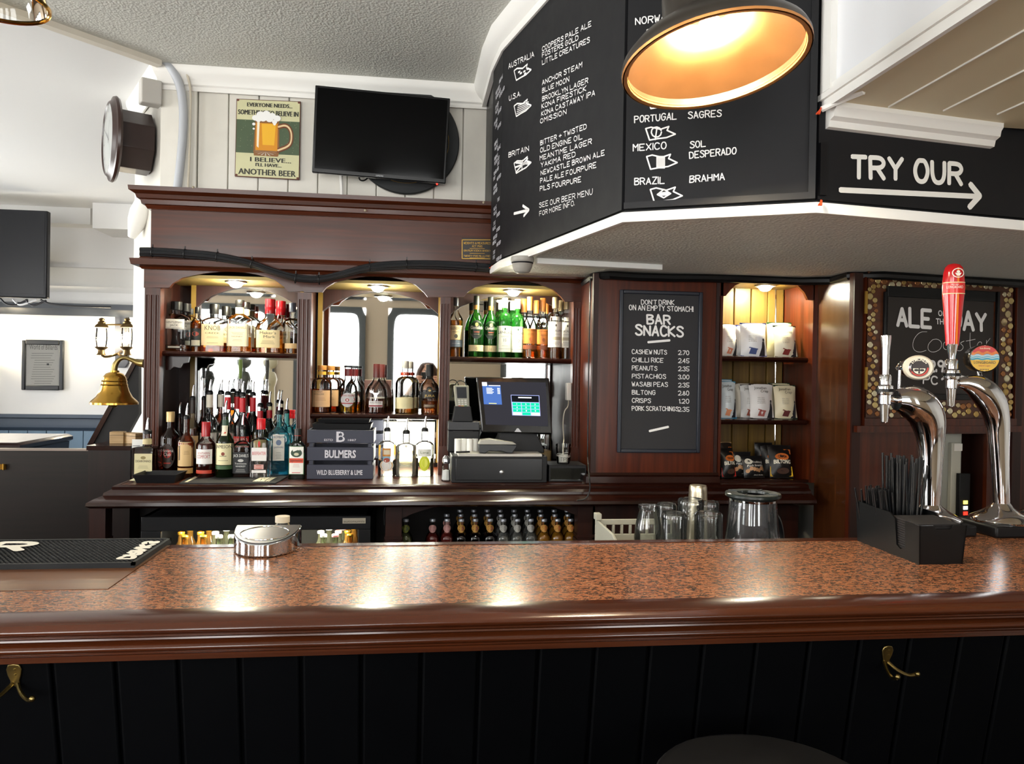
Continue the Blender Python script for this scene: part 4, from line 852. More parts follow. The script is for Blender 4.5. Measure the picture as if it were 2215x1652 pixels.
mb.m(mat('#4c5f41', .5, var=.35)).poly([sgp(u, v, .0074) for u, v in [(.012, .31), (.988, .31), (.988, .735), (.012, .735)]])
mb.m(mat('#c9c39a', .5)); 
for k in range(60): u, v = random.uniform(.03, .97), random.uniform(.32, .72); s_ = random.uniform(.003, .008); mb.poly([sgp(u, v, .0078), sgp(u+s_, v, .0078), sgp(u+s_*.6, v+s_, .0078)])
ink = mat('#23221b', .5); mb.m(ink)
sw_ = 1.0
for tx, u, v, h, w in [('EVERYONE NEEDS...', .52, .905, .052, .70), ('SOMETHING TO BELIEVE IN', .5, .80, .065, .93), ('I BELIEVE...', .55, .205, .058, .63), ("I'LL HAVE...", .52, .145, .044, .40), ('ANOTHER BEER', .5, .035, .078, .88)]:
    for k_ in (-1, 0, 1): print_text(mb, tx, u+k_*.004, v, h, lambda a, b: sgp(a, b, .0080+.0001*(k_+1)), width=w)
mb.m(mat('#8a5a2a', .4)).poly([sgp(u, v, .0084) for u, v in [(.29, .28), (.66, .28), (.68, .34), (.67, .78), (.30, .78), (.28, .34)]])
mb.m(mat('#d98f1e', .3)).poly([sgp(u, v, .0088) for u, v in [(.31, .35), (.65, .35), (.65, .70), (.31, .70)]])
mb.m(mat('#efb62e', .3)).poly([sgp(u, v, .0092) for u, v in [(.42, .42), (.60, .42), (.62, .69), (.40, .69)]])
mb.m(mat('#f6ead0', .3)).poly([sgp(u, v, .0096) for u, v in [(.33, .40), (.36, .38), (.37, .72), (.33, .72)]])
mb.m(mat('#c9c0b4', .3))
for k in range(9): a = PI+PI*k/8; mb.poly([sgp(.47, .335, .0092), sgp(.47+.17*math.cos(a)-.012, .345+.06*math.sin(a), .0096), sgp(.47+.17*math.cos(a)+.012, .345+.06*math.sin(a), .0096)])
arc = chaikin([(.66, .66), (.78, .69), (.86, .62), (.87, .50), (.83, .42), (.66, .36)])
for w_, o_, cc_ in ((.030, .0084, '#6f3a1c'), (.012, .009, '#e5c89a')): mb.m(mat(cc_, .3)); ribbon(mb, [arc], w_, lambda a, b: sgp(a, b, o_))
mb.m(mat('#f1f0ee', .6))
for k0, (u, v, r) in enumerate([(.30, .76, .05), (.38, .80, .065), (.47, .815, .06), (.56, .79, .06), (.64, .765, .055), (.60, .72, .04), (.42, .76, .06), (.52, .755, .06), (.60, .69, .022), (.28, .68, .025), (.28, .62, .018), (.35, .745, .05)]):
    mb.poly([sgp(u+r*math.cos(2*PI*k/14), v+r*.72*math.sin(2*PI*k/14), .0102+k0*.00006) for k in range(14)])
mb.m(mat('#6b3a2a', .6))
for u, v in ((.03, .02), (.97, .02), (.03, .98), (.97, .98)): mb.poly([sgp(u+.018*math.cos(2*PI*k/8), v+.014*math.sin(2*PI*k/8), .0084) for k in range(8)])
mb.build('printed_face', sg)
# round black board and television
db = thing('round_board', 'round black board with a thin gold ring on the wall behind the television', 'board', pw.pt(878, 420))
dc = pw.pt(878, 306); dr = (pw.pt(993, 306)-dc).length
RX = Matrix.Rotation(PI/2, 4, 'X')
MB(mat('#15181a', .6)).lathe([(0, 0), (dr, 0), (dr, .016), (dr-.004, .02), (0, .02)], dc, 64, RX).build('disc', db)
MB(GOLD).tube([dc+V((dr*.8*math.cos(2*PI*k/64), -.021, dr*.8*math.sin(2*PI*k/64))) for k in range(65)], .0012, 5).build('gold_ring', db)
mb = MB(CHROME)
for a in (-1.15, -2.2): mb.ball(dc+V((dr*.93*math.cos(a), -.021, dr*.93*math.sin(a))), .003, 8)
mb.build('screw', db)
tv = thing('television', 'black flat-screen television mounted above the back bar beside the tin sign', 'television', pw.pt(820, 390))
Yt = YW-.17
q = [ony(667, 182, Yt), ony(967, 212, Yt), ony(962, 397, Yt+.035), ony(680, 373, Yt+.035)]
ex = (q[1]-q[0]).normalized(); nn = (q[1]-q[0]).cross(q[3]-q[0]).normalized(); nn = -nn if nn.y > 0 else nn
o_ = q[3]; wT = (q[2]-q[3]).length
ptT = Plane(q[3], q[2]-q[3], q[0]-q[3]+ (q[3]-q[2]).normalized()*((q[0]-q[3]).dot((q[3]-q[2]).normalized()))*-1)
hT = ((q[0]-q[3]).dot(ptT.uz)+(q[1]-q[2]).dot(ptT.uz))/2
u0T = -.012; u1T = wT+.004
tp_ = lambda u, v, o=0: ptT.at(u0T+(u1T-u0T)*u, hT*v, o)
MB(mat('#060607', .25, spec=.3)).ext([tp_(0, 0, -.03), tp_(1, 0, -.03), tp_(1, 1, -.03), tp_(0, 1, -.03)], ptT.n*.03).ext([tp_(.2, .15, -.06), tp_(.8, .15, -.06), tp_(.8, .8, -.06), tp_(.2, .8, -.06)], ptT.n*.03).build('housing', tv, bev=.004)
MB(mat('#020203', .08, spec=.12)).poly([tp_(.018, .05, .0008), tp_(.982, .05, .0008), tp_(.982, .975, .0008), tp_(.018, .975, .0008)]).build('screen', tv)
mb = MB(mat('#b9bcc0', .4)); print_text(mb, 'SAMSUNG', .5, .017, .018, lambda a, b: tp_(a, b, .0012), width=.055); mb.build('maker_badge', tv)
MB(emis('#ff1a12', 6)).ball(tp_(.935, -.012, -.006), .004, 8).build('standby_light', tv)
mm = tp_(.5, .45, -.06); MB(BLKM).box(mm.x-.05, mm.x+.05, yw-.02, mm.y+.03, mm.z-.04, mm.z+.04).build('wall_bracket', tv)
tag(MB(WHITE).tube([pw.pt(738, 378, .008), pw.pt(740, 428, .008)], .009, 6).build('white_trunking'), 'short white cable trunking on the wall below the television', 'trunking')
tag(MB(BLACK).tube([ony(776, 380, yw-.03), ony(778, 390, yw-.05), ony(788, 391, yw-.05), ony(796, 384, yw-.03)], .004, 6, 2).build('dangling_cable'), 'small black loop of cable under the television', 'cable')
# round clock in a wooden octagonal case on the angled return
e = (V((C0.x, YW-.012, 0))-R1).normalized(); nr = V((e.y, -e.x, 0)); nr = nr if nr.x < 0 else -nr
plW = Plane((C0.x, YW-.012, 0), e)
kc = plW.pt(326, 312); kc = kc-e*.035
ck = thing('wall_clock', 'round white-faced clock in a dark wooden drum case on the angled corner wall', 'clock', kc)
MQ = nr.to_track_quat('Z', 'Y').to_matrix().to_4x4(); ro = .152
MB(mat('#26130e', .4)).lathe([(ro, 0), (ro, .15), (0, .15)], kc, 8, MQ @ Matrix.Rotation(PI/8, 4, 'Z')).build('case', ck, bev=.003)
MB(mat('#33201a', .3)).lathe([(ro, .148), (.200, .15), (.207, .16), (.203, .172), (.186, .178), (.176, .19), (.17, .192), (.166, .188), (.166, .178)], kc, 48, MQ).build('rim', ck)
f = MB(mat('#e4e6e2', .4)).lathe([(.168, .183), (0, .1835)], kc, 48, MQ).build('face', ck)
mb = MB(BLACK); 
for k in range(12):
    a = PI*k/6; d_ = MQ.to_3x3() @ V((math.cos(a), math.sin(a), 0)); s_ = MQ.to_3x3() @ V((-math.sin(a), math.cos(a), 0)); b_ = kc+nr*.1842
    mb.poly([b_+d_*.13-s_*.004, b_+d_*.155-s_*.004, b_+d_*.155+s_*.004, b_+d_*.13+s_*.004])
for a, L in ((1.2, .09), (2.6, .135)): d_ = MQ.to_3x3() @ V((math.cos(a), math.sin(a), 0)); s_ = MQ.to_3x3() @ V((-math.sin(a), math.cos(a), 0)); b_ = kc+nr*.186; mb.poly([b_-d_*.02-s_*.004, b_+d_*L-s_*.002, b_+d_*L+s_*.002, b_-d_*.02+s_*.004])
mb.build('clock_hands', ck)
MB(glass((.97, .98, .98))).lathe([(.168, .188), (.1, .192), (0, .194)], kc, 32, MQ, c0=False).build('glass', ck)
# alarm sensor, conduits
sp = ony(325, 201, YW-.04)-nr*.03
MB(mat('#bdb9b2', .5)).obox(sp+nr*.03, (.07, .09, .115), Matrix.Rotation(math.atan2(nr.y, nr.x)+PI/2, 4, 'Z')).build('x', bev=.006)
o = bpy.context.scene.objects['x']; o.name = 'alarm_sensor'; tag(o, 'small grey alarm sensor box on the corner wall above the clock', 'sensor')
mb = MB(mat('#b9bcc2', .35)).tube([pw.pt(x, y, .035) for x, y in [(352, 134), (366, 143), (382, 163), (396, 195), (402, 240), (401, 290), (397, 340), (391, 395), (384, 440)]], .020, 12, 2); tag(mb.build('grey_conduit'), 'thick painted grey conduit curving down the corner of the boarded wall', 'conduit')
mb = MB(mat('#cfc6b4', .5)).tube([pw.pt(x, y, .03) for x, y in [(356, 130), (378, 129), (396, 142), (411, 170), (417, 205), (415, 260), (414, 330), (409, 445)]], .0055, 8, 2); tag(mb.build('white_cable'), 'thin off-white cable clipped to the wall beside the grey conduit', 'cable')
mb = MB(mat('#d9d2c4', .6)); d = (TR1-TR0).normalized(); nu = d.cross(V((0, 0, 1)))
mb.ext([TR0+nu*.022, TR0-nu*.022, TR0-nu*.022-V((0, 0, .025)), TR0+nu*.022-V((0, 0, .025))], d*5.2); tag(mb.build('ceiling_trunking'), 'long square white cable trunking running diagonally across the ceiling', 'trunking')
# old speaker bracket lump at the corner by the cornice end
mb = MB(WHITE).tube([ony(285, 512, 4.2), ony(300, 470, 4.15), ony(312, 430, 4.1)], [.02, .055, .035], 10, 1); tag(mb.build('white_floodlight'), 'white painted lamp fitting on the corner wall at the left end of the cabinet', 'fitting')
# plaque and thick cable bundle
pq = thing('brass_plaque', 'small black plaque with gilt lettering at the right end of the cabinet frieze', 'plaque', ony(1030, 560, YV))
pl_ = Plane((0, YV, 0), (1, 0, 0)); mb = MB(mat('#191410', .35)); strip(mb, pl_, 998, 561, 1066, 517, .004); pb = mb.build('plate', pq, bev=.001)
mb = MB(GOLD)
for a_, b_ in (((999.5, 559), (999.5, 519)), ((999.5, 519), (1064, 519)), ((1064, 519), (1064, 560)), ((999.5, 559.5), (1064, 560))): pline(mb, pl_, [a_, b_], 1.6, .005)
for tx, x0, x1, y, h in [('WEIGHTS & MEASURES', 1003, 1061, 528, 5), ('ACT 1985', 1021, 1043, 534.5, 4.5), ('GIN RUM VODKA WHISKY', 1003, 1061, 544, 4.4), ('TWENTY-FIVE MILLILITRES', 1003, 1062, 555.5, 4.2)]: ptext(mb, pl_, tx, (x0, y), (x1, y+.6), h, .07, .005, 0)
for y in (537.5, 548, 558): pline(mb, pl_, [(1016, y), (1048, y+.3)], .8, .005)
mb.build('gilt_lettering', pb)
cbp = [(303, 545), (330, 545), (400, 549), (470, 555), (545, 570), (590, 588), (640, 602), (690, 605), (740, 594), (800, 577), (880, 572), (960, 573), (1030, 578), (1062, 580)]
cbt = thing('cable_bundle', 'thick black cable bundle tied with cable ties sagging across the cabinet ledge', 'cable', ony(690, 605, YV-.07))
for dz, dy, r in ((.006, 0, .0105), (-.006, .004, .0095), (-.001, -.012, .008)): MB(mat('#121418', .4)).tube([ony(x, y, YV-.085+dy)+V((0, 0, dz*(1.6 if x < 500 or x > 760 else 1))) for x, y in cbp], r, 8, 2).build('cable', cbt)
for i in (1, 2, 3, 4, 6, 7, 9, 10, 12):
    p = ony(*cbp[i], YV-.088); a_ = V((cbp[i+1][0]-cbp[i-1][0], 0, -(cbp[i+1][1]-cbp[i-1][1]))).normalized()
    MB(BLACK).lathe([(.0215, -.002), (.0225, 0), (.0215, .002)], p, 14, a_.to_track_quat('Z', 'Y').to_matrix().to_4x4(), False, False).box(p.x-.002, p.x+.002, p.y-.004, p.y+.002, p.z+.02, p.z+.032).build('cable_tie', cbt)
for px_, py_, lb in ((418, 405, 'left end'), (790, 455, 'middle'), (1046, 438, 'right end')): tag(MB(mat('#a89b84', .5)).ball(ony(px_, py_, 3.39), .006, 8).build('screw_cap'), 'tiny pale screw cap near the %s of the cabinet cornice' % lb, 'screw')
# soffit dome sensor and batten
so = onz(1130, 556, ZS-.012); dm = thing('smoke_detector', 'small grey dome detector under the bulkhead soffit', 'detector', so)
MB(mat('#9b978f', .45)).lathe([(.043, 0), (.045, -.012), (.042, -.02), (.040, -.022), (.037, -.04), (.03, -.055), (.025, -.06), (0, -.064)], so, 28).build('housing', dm)
MB(BLKM).lathe([(.0415, -.020), (.0418, -.024), (.040, -.026)], so, 28, c0=False, c1=False).build('dark_ring', dm)
a_, b_ = onz(1160, 563, ZS-.02), onz(1430, 577, ZS-.02); dv = (b_-a_).normalized(); sd = dv.cross(V((0, 0, 1)))
tag(MB(mat('#e3e4e2', .4)).ext([a_+sd*.016+V((0, 0, .008)), a_-sd*.016+V((0, 0, .008)), a_-sd*.016-V((0, 0, .014)), a_+sd*.016-V((0, 0, .014))], b_-a_).build('white_trunking', bev=.002), 'straight white mini-trunking stuck along the soffit above the bar snacks board', 'trunking')
orange(ony(1064, 580, YV-.10), 'orange wire ends at the end of the thick black cable bundle', (-.012, -.008, .004))

# ================================================================ pendant lamps
def pendant(name, label, c, R, tilt, tdir, lit, inner):
    c = V(c); t = thing(name, label, 'lamp', c)
    M = Matrix.Rotation(tilt, 4, V(tdir))
    prof = [(R, 0), (R*1.012, .012), (R*.985, .025), (R*.86, .05), (R*.68, .072), (R*.55, .087), (R*.5, .10), (R*.47, .16), (R*.42, .25), (R*.2, .29), (.02, .30)]
    inn = [(R-.012, .004), (R*.945, .02), (R*.83, .043), (R*.65, .064), (R*.5, .08), (R*.44, .097), (R*.40, .14), (.0, .15)]
    if not inner: prof = [(R, 0), (R*.95, .03), (R*.80, .075), (R*.55, .11), (R*.28, .13), (R*.2, .14)]
    if inner:
        MB(mat('#4a443e', .35, .7)).lathe(prof, c, 56, M, c0=False).build('shade', t)
        MB(mat('#52351a', .4, .2, var=.5)).lathe(inn, c, 56, M, c0=False, c1=False).build('shade_lining', t)
        MB(mat('#c9884a', .4, .6)).lathe([(R+.001, -.001), (R+.002, .004), (R-.004, .012), (R-.012, .008), (R-.010, .0), (R-.002, -.0015)], c, 56, M, c0=False, c1=False).build('rim', t)
    else:
        MB(glass((.86, .84, .78), rough=.05)).lathe(prof, c, 48, M, c0=False, c1=False).build('shade', t)
        MB(BRASS).lathe([(R+.004, -.004), (R+.006, .004), (R-.002, .008), (R-.006, .0)], c, 48, M, c0=False, c1=False).build('rim', t)
        MB(BRASS).lathe([(R*.3, .125), (R*.32, .16), (R*.2, .22), (.01, .24)], c, 24, M).build('gallery', t)
    top = c+M.to_3x3() @ V((0, 0, .30 if inner else .24)); MB(BLACK).tube([top, V((top.x, top.y, top.z+.1)), V((top.x, top.y, CZ))], .006, 8).build('cord', t)
    bc = c+M.to_3x3() @ V((0, 0, .080))
    if lit:
        MB(emis((1, .86, .62), 620)).ball(bc, .026, 16, sz=1.2).build('bulb', t)
    return t
YLp = 1.55
cl_ = ony(1547, 140, YLp); RL = (ony(1753, 128, YLp)-ony(1343, 128, YLp)).length/2*.93
pendant('pendant_lamp', 'lit dome pendant lamp with a glowing bronze inside hanging above the bar', cl_, RL, math.radians(10), (-.8, -.6, 0), True, True)
c2 = ony(-8, 6, 2.5); R2 = (ony(98, 6, 2.5)-c2).length
pendant('pendant_lamp', 'unlit glass pendant shade with a brass rim in the top left corner', c2, R2, 0, (1, 0, 0), False, False)

# ================================================================ room on the left
tl = thing('television', 'large black television on the far wall at the left edge of the photo', 'television', ony(50, 640, 6.6))
Y6 = 6.75; a_, b_ = ony(103, 456, Y6), ony(103, 645, Y6)
MB(mat('#15161b', .35, spec=.3)).box(a_.x-1.15, a_.x, Y6, Y6+.06, b_.z, a_.z).build('screen_housing', tl, bev=.008)
MB(mat('#0e0f14', .3, spec=.3)).box(a_.x-1.13, a_.x-.02, Y6-.002, Y6, b_.z+.03, a_.z-.02).build('screen', tl)
MB(BLKM).box(a_.x-.7, a_.x-.5, Y6+.06, YF, (a_.z+b_.z)/2-.1, (a_.z+b_.z)/2+.1).build('wall_arm', tl)
for i, pts_ in enumerate([[(0, 645), (14, 660), (40, 658), (60, 648)], [(28, 647), (40, 661), (62, 655), (80, 648)], [(55, 648), (68, 662), (86, 656), (100, 650)], [(88, 648), (105, 657), (150, 662), (240, 664)]]):
    mb = MB(mat(('#23242a', '#d9d9dc', '#26262c', '#1f2025')[i], .5)).tube([ony(x, y, 6.85) for x, y in pts_], .009, 6, 2); tag(mb.build('hanging_cable'), ('leftmost black cable loop below the far television', 'pale cable loop below the far television', 'right-hand dark cable loop below the far television', 'long dark cable trailing right along the picture rail')[i], 'cable', 'cables under the far television')
pfm = thing('picture_frame', 'dark framed document with a cream print hanging on the far white wall', 'picture', ony(95, 840, YF))
pF = Plane((0, YF-.004, 0), (1, 0, 0)); mb = MB(mat('#1f2227', .35)); 
for r in ((49, 843, 58, 736), (130, 843, 140, 736), (58, 843, 130, 834), (58, 745, 130, 736)): strip(mb, pF, *r, .03)
mb.build('frame', pfm, bev=.006); mb = MB(mat('#e9e8e2', .5)); strip(mb, pF, 56, 836, 132, 743, .008); pp = mb.build('print', pfm)
mb = MB(mat('#77766f', .6)); print_text(mb, 'World of Billiards', 0, 0, .05, lambda u, v: pF.at(pF.hit(95, 755)[0]+u, pF.hit(95, 756)[1]+v, .009), width=.24)
for y in range(764, 830, 5): pline(mb, pF, [(68+(y*7) % 9, y), (120-(y*5) % 11, y)], .8, .009)
mb.m(mat('#3a3b40', .6)); strip(mb, pF, 102, 790, 107, 786, .001, .008); mb.build('printed_text', pp)
g_ = MB(glass((.99, .99, .99))); strip(g_, pF, 57, 835, 131, 744, .001, .012); g_.build('glazing', pfm)
# double lantern wall light
def wall_light(label, px):
    Yl = YF-.16; w = thing('wall_lantern', label, 'wall light', ony(px+22, 795, YF-.0)); P_ = lambda x, y: ony(px+x, y, Yl)
    bp = [ony(px+x, y, YF-.03) for x, y in ((8, 684), (14, 674), (31, 674), (38, 684), (38, 785), (31, 795), (14, 795), (8, 785))]
    MB(mat('#4b4d56', .4)).ext(bp, (0, .03, 0)).build('backplate', w, bev=.006)
    for s_ in (-20, 35):
        sc = 6.5/FL*1.04
        q = lambda y: P_(s_, y)
        def ring(y, r): return (r*Yl/FL, P_(s_, y).z)
        c0 = P_(s_, 700); MB(mat('#6b5634', .35, .7)).lathe([(r, z-c0.z) for r, z in [ring(708, 13), ring(704, 12), ring(699, 7), ring(697, 8), ring(694, 4), ring(690, 6), ring(687, 2)]], c0, 16).build('lantern_cap', w); MB(mat('#6b5634', .35, .7)).lathe([(r, z-c0.z) for r, z in [ring(768, 10), ring(764, 7), ring(757, 6), ring(752, 12), ring(750, 13)]], c0, 16).build('lantern_base', w)
        MB(glass((1, .98, .92))).lathe([(r, z-c0.z) for r, z in [ring(750, 9.5), ring(730, 11.5), ring(709, 10)]], c0, 16, c0=False, c1=False).build('lantern_glass', w)
        MB(emis((1, .88, .66), 70)).ball(P_(s_, 731), .035, 10, sz=1.5).build('bulb', w)
        MB(mat('#6b5634', .35, .7)).tube([P_(s_, 768), P_(s_+(8 if s_ < 0 else -6), 773), P_(14, 766), ony(px+22, 760, YF-.03)], .012, 6, 2).tube([P_(s_, 702), ony(px+22, 702, YF-.03)], .008, 6).build('arm', w)
wall_light('brass double lantern wall light glowing on the far wall above the bell', 240)
wall_light('brass double lantern wall light just outside the left edge beyond the framed print', -60)
# brass bell on a bracket fixed to the cabinet side
bl_ = thing('brass_bell', 'brass ship bell hanging from a curved bracket at the left end of the cabinet', 'bell', ony(248, 872, 3.5))
Yb = 3.52; cB = ony(247, 873, Yb); rB = lambda p: p*Yb/FL; zB = lambda y: ony(247, y, Yb).z-cB.z
MB(BRASS).lathe([(rB(r), zB(y)) for r, y in [(38, 875), (45, 874), (45, 870), (42, 866), (34, 858), (28, 846), (24, 832), (22.5, 822), (21, 815), (16, 808), (9, 805), (8.5, 801), (0, 800)]], cB, 40).build('bell_body', bl_)
MB(BRASS).lathe([(rB(24.6), zB(834)), (rB(25.4), zB(832)), (rB(24), zB(830))], cB, 40, c0=False, c1=False).lathe([(rB(23.2), zB(826)), (rB(24), zB(824)), (rB(22.8), zB(822))], cB, 40, c0=False, c1=False).build('bell_band', bl_)
MB(BRASSO).tube([ony(x, y, Yb) for x, y in [(247, 808), (247, 798), (250, 786), (259, 776), (271, 773), (284, 778), (300, 785), (311, 786)]], [.012, .014, .012, .009, .008, .009, .014, .02], 10, 2).build('bracket', bl_)
MB(BRASSO).ball(ony(247, 872, Yb), .02, 10).build('clapper', bl_)
# grey door post and white architrave behind the cabinet end
struct(MB(mat('#5d636c', .4)).box(X(291, 4.42), X(301, 4.42), 4.42, 4.47, 0, Z(300, 566, 4.42)), 'trim_9')
struct(MB(mat('#e8e6e0', .5)).box(X(301, 4.41), X(320, 4.41), 4.41, 4.47, 0, Z(300, 566, 4.42)), 'trim_10')
th_ = thing('thermostat', 'small white thermostat with a grey display on the white frame beside the fluted pilaster', 'thermostat', ony(306, 875, 4.40))
MB(mat('#dfe0de', .4)).box(X(300, 4.40), X(313, 4.40), 4.385, 4.41, Z(306, 878, 4.4), Z(306, 836, 4.4)).build('case', th_, bev=.004); MB(mat('#6d7b86', .3)).box(X(302, 4.40), X(311, 4.40), 4.381, 4.386, Z(306, 860, 4.4), Z(306, 844, 4.4)).build('display', th_)
# raised hatch flap, dark wooden partition and box at the end of the bar
Yh = 3.98
hp_ = [(193, 962), (206, 945), (288, 784), (300, 778), (300, 895), (278, 935), (268, 962)]
ht = thing('hatch_flap', 'sloping dark wooden flap with a reddish edge leaning behind the brass bell', 'flap', ony(240, 962, Yh))
MB(mat('#0a0707', .5, spec=.3)).ext([ony(x, y, Yh) for x, y in hp_], (0, .04, 0)).build('panel', ht)
a_ = [ony(x, y, Yh-.01) for x, y in ((188, 962), (290, 776), (300, 776), (200, 962))]; MB(MAHD).ext(a_, (0, .06, 0)).build('edge', ht)
pt_ = thing('wooden_partition', 'low dark wooden partition at the left end behind the bar with a brass hinge', 'partition', ony(95, 1170, 3.75))
q0, q1 = ony(192, 975, 3.75), ony(0, 985, 3.75)
MB(wood('#170c08', '#0e0704', 'x', .4)).box(-2.9, q0.x, 3.75, 3.79, 0, q0.z).build('panel', pt_); MB(mat('#8a7a70', .4)).box(-2.9, q0.x, 3.745, 3.795, q0.z, q0.z+.008).build('top_edge', pt_)
h_ = ony(6, 1009, 3.745); MB(BRASS).box(h_.x-.03, h_.x+.015, 3.738, 3.746, h_.z-.012, h_.z+.012).lathe([(.006, -.014), (.006, .014)], h_+V((.008, -.008, 0)), 10).build('hinge', pt_)
bxz = Z(245, 962, 3.66); bx0, bx1 = X(193, 3.62), X(300, 3.62)
cbx = thing('end_cabinet', 'dark brown box cabinet beside the left end of the back counter', 'cabinet', ((bx0+bx1)/2, 3.64, 0))
MB(wood('#1d0d08', '#120704', 'z', .4)).box(bx0, bx1-.03, 3.62, 3.94, 0, bxz-.02).build('body', cbx); MB(MAHD).box(bx0-.004, bx1-.026, 3.612, 3.95, bxz-.02, bxz).build('top', cbx)
# wooden boxes and hanging price list
def wbox(label, px, py, w, h, dpt_, rot, z0):
    p = ony(px, py, 3.70); M = Matrix.Rotation(rot, 4, 'Z'); t = thing('wooden_box', label, 'box', (p.x, 3.74, z0), 'small wooden boxes on the end cabinet')
    MB(wood('#c2a173', '#9b7a4e', 'x', .5)).obox((p.x, 3.74, z0+h/2), (w, dpt_, h), M).build('body', t, bev=.002); MB(mat('#3b2a1a', .6)).obox((p.x, 3.74, z0+h*.72), (w+.001, dpt_+.001, .002), M).build('lid_seam', t); return t
wbox('upright small wooden box behind the others on the end cabinet', 248, 950, .06, .055, .05, .1, bxz)
wbox('long pale wooden box lying across the end cabinet beside the price list', 277, 955, .10, .05, .045, -.5, bxz)
sh_ = thing('price_list', 'white sheet of paper with writing pinned beside the pilaster behind the square amber bottle', 'paper', ony(294, 1020, 3.52))
pL2 = Plane((0, 3.53, 0), (1, 0, 0)); mb = MB(PAPER); strip(mb, pL2, 285, 1018, 314, 950, .0015); so_ = mb.build('sheet', sh_); mb = MB(mat('#4c4f58', .6))
for y in range(964, 1010, 6): pline(mb, pL2, [(288, y), (300+(y*3) % 9, y-.5)], 1.2, .003)
mb.build('writing', so_)
# tall table in the left room
tb_ = thing('tall_table', 'dark wooden tall table at the left edge in the far room', 'table', (X(0, 5.6), 5.6, 0)); zt2 = Z(40, 950, 5.6); x1 = X(48, 5.4)
MB(MAHD).mould([(x1-.9, 5.35), (x1, 5.35), (x1, 6.1)], [(-.05, zt2), (0, zt2), (.03, zt2-.015), (.03, zt2-.04), (.005, zt2-.055), (0, zt2-.12), (-.05, zt2-.12)]).build('frame', tb_)
MB(mat('#e3ddd6', .25)).box(x1-.9, x1-.0, 5.35, 6.1, zt2-.03, zt2+.001).build('top', tb_)
for sx, sy in ((-.08, 5.43), (-.82, 5.43), (-.08, 6.02), (-.82, 6.02)): MB(MAHD).box(x1+sx-.035, x1+sx+.035, sy-.035, sy+.035, 0, zt2-.1).build('leg', tb_)
# ================================================================ bottles
AMB = lambda a=.35, c='#d9821e': glass(tuple(x**.45 for x in hx(c)), body=a*.55, rough=.03, bodycol=hx(c))
def prof_round(b=.58, s=.76, nk=.36, mode='s', foot=.95, top=1.0):
    P = [(0, foot, 1, 2), (.015, 1, 1, 2), (b, 1, 1, 2)]
    for k in range(1, 7):
        t = k/6; r = {'s': .5+.5*math.cos(PI*t), 'round': math.sqrt(max(0, 1-t*t))*.92+.08*(1-t), 'mix': .5*(.5+.5*math.cos(PI*t))+.5*math.sqrt(max(0, 1-t*t))}[mode]
        P.append((b+(s-b)*t, nk+(1-nk)*r, 1, 2))
    return P+[(top, nk*.97, 1, 2)]
def prof_sq(b=.6, s=.72, nk=.36, n=6, dr=.8, mode='mix', foot=.97):
    P = [(0, foot, dr, n), (.012, 1, dr, n), (b, 1, dr, n)]
    for k in range(1, 7):
        t = k/6; r = {'s': .5+.5*math.cos(PI*t), 'mix': .45*(.5+.5*math.cos(PI*t))+.55*math.sqrt(max(0, 1-t*t))}[mode]
        P.append((b+(s-b)*t, nk+(1-nk)*r, dr+(1-dr)*t**1.5, n+(2-n)*t**.7))
    return P+[(1, nk*.97, 1, 2)]
PR = {'round': prof_round(), 'slim': prof_round(.62, .80, .34, 's'), 'jameson': prof_round(.56, .78, .36, 's'), 'sq': prof_sq(.62, .74, .36), 'gent': [(0, .9, .5, 5), (.015, .94, .5, 5), (.5, 1, .5, 5), (.6, .98, .5, 4.5), (.68, .84, .55, 4), (.73, .6, .7, 3), (.76, .32, 1, 2), (1, .3, 1, 2)],
      'flask': prof_sq(.63, .73, .32, 7, .5), 'monkey': prof_round(.6, .74, .40, 'round'), 'chivas': [(0, .86, 1, 2), (.02, .92, 1, 2), (.2, .99, 1, 2), (.42, 1, 1, 2), (.55, .9, 1, 2), (.63, .66, 1, 2), (.68, .44, 1, 2), (.74, .38, 1, 2), (1, .40, 1, 2)],
      'dal': [(0, .98, 1, 2), (.02, 1, 1, 2), (.34, .98, 1, 2), (.46, .93, 1, 2), (.56, .72, 1, 2), (.64, .42, 1, 2), (.7, .28, 1, 2), (1, .27, 1, 2)], 'jura': [(0, .82, 1, 2), (.02, .86, 1, 2), (.15, .86, 1, 2), (.36, .96, 1, 2), (.5, 1, 1, 2), (.58, .9, 1, 2), (.66, .55, 1, 2), (.72, .36, 1, 2), (1, .35, 1, 2)],
      'fat': prof_round(.55, .70, .34, 'round'), 'glenf': prof_round(.5, .74, .36, 'mix'), 'lap': prof_round(.60, .76, .36, 'round'), 'morangie': [(0, .95, 1, 2), (.02, 1, 1, 2), (.48, 1, 1, 2), (.56, .93, 1, 2), (.63, .66, 1, 2), (.69, .46, 1, 2), (.76, .40, 1, 2), (1, .37, 1, 2)],
      'jag': prof_sq(.62, .76, .40, 6, .55), 'beef': prof_sq(.60, .68, .38, 8, .9), 'bombay': [(0, .98, .55, 6), (.015, 1, .55, 6), (.62, 1, .55, 6), (.68, .86, .6, 4), (.76, .42, .9, 2.4), (.8, .26, 1, 2), (1, .26, 1, 2)],
      'disa': prof_sq(.66, .70, .34, 7, .9), 'absolut': prof_round(.66, .77, .36, 'round'), 'mixer': [(0, .80, 1, 2), (.03, .86, 1, 2), (.45, .86, 1, 2), (.54, .96, 1, 2), (.60, 1, 1, 2), (.66, .99, 1, 2), (.71, .88, 1, 2), (.755, .66, 1, 2), (.79, .46, 1, 2), (.84, .38, 1, 2), (1, .33, 1, 2)],
      'maker': prof_sq(.5, .64, .36, 4, .9)}
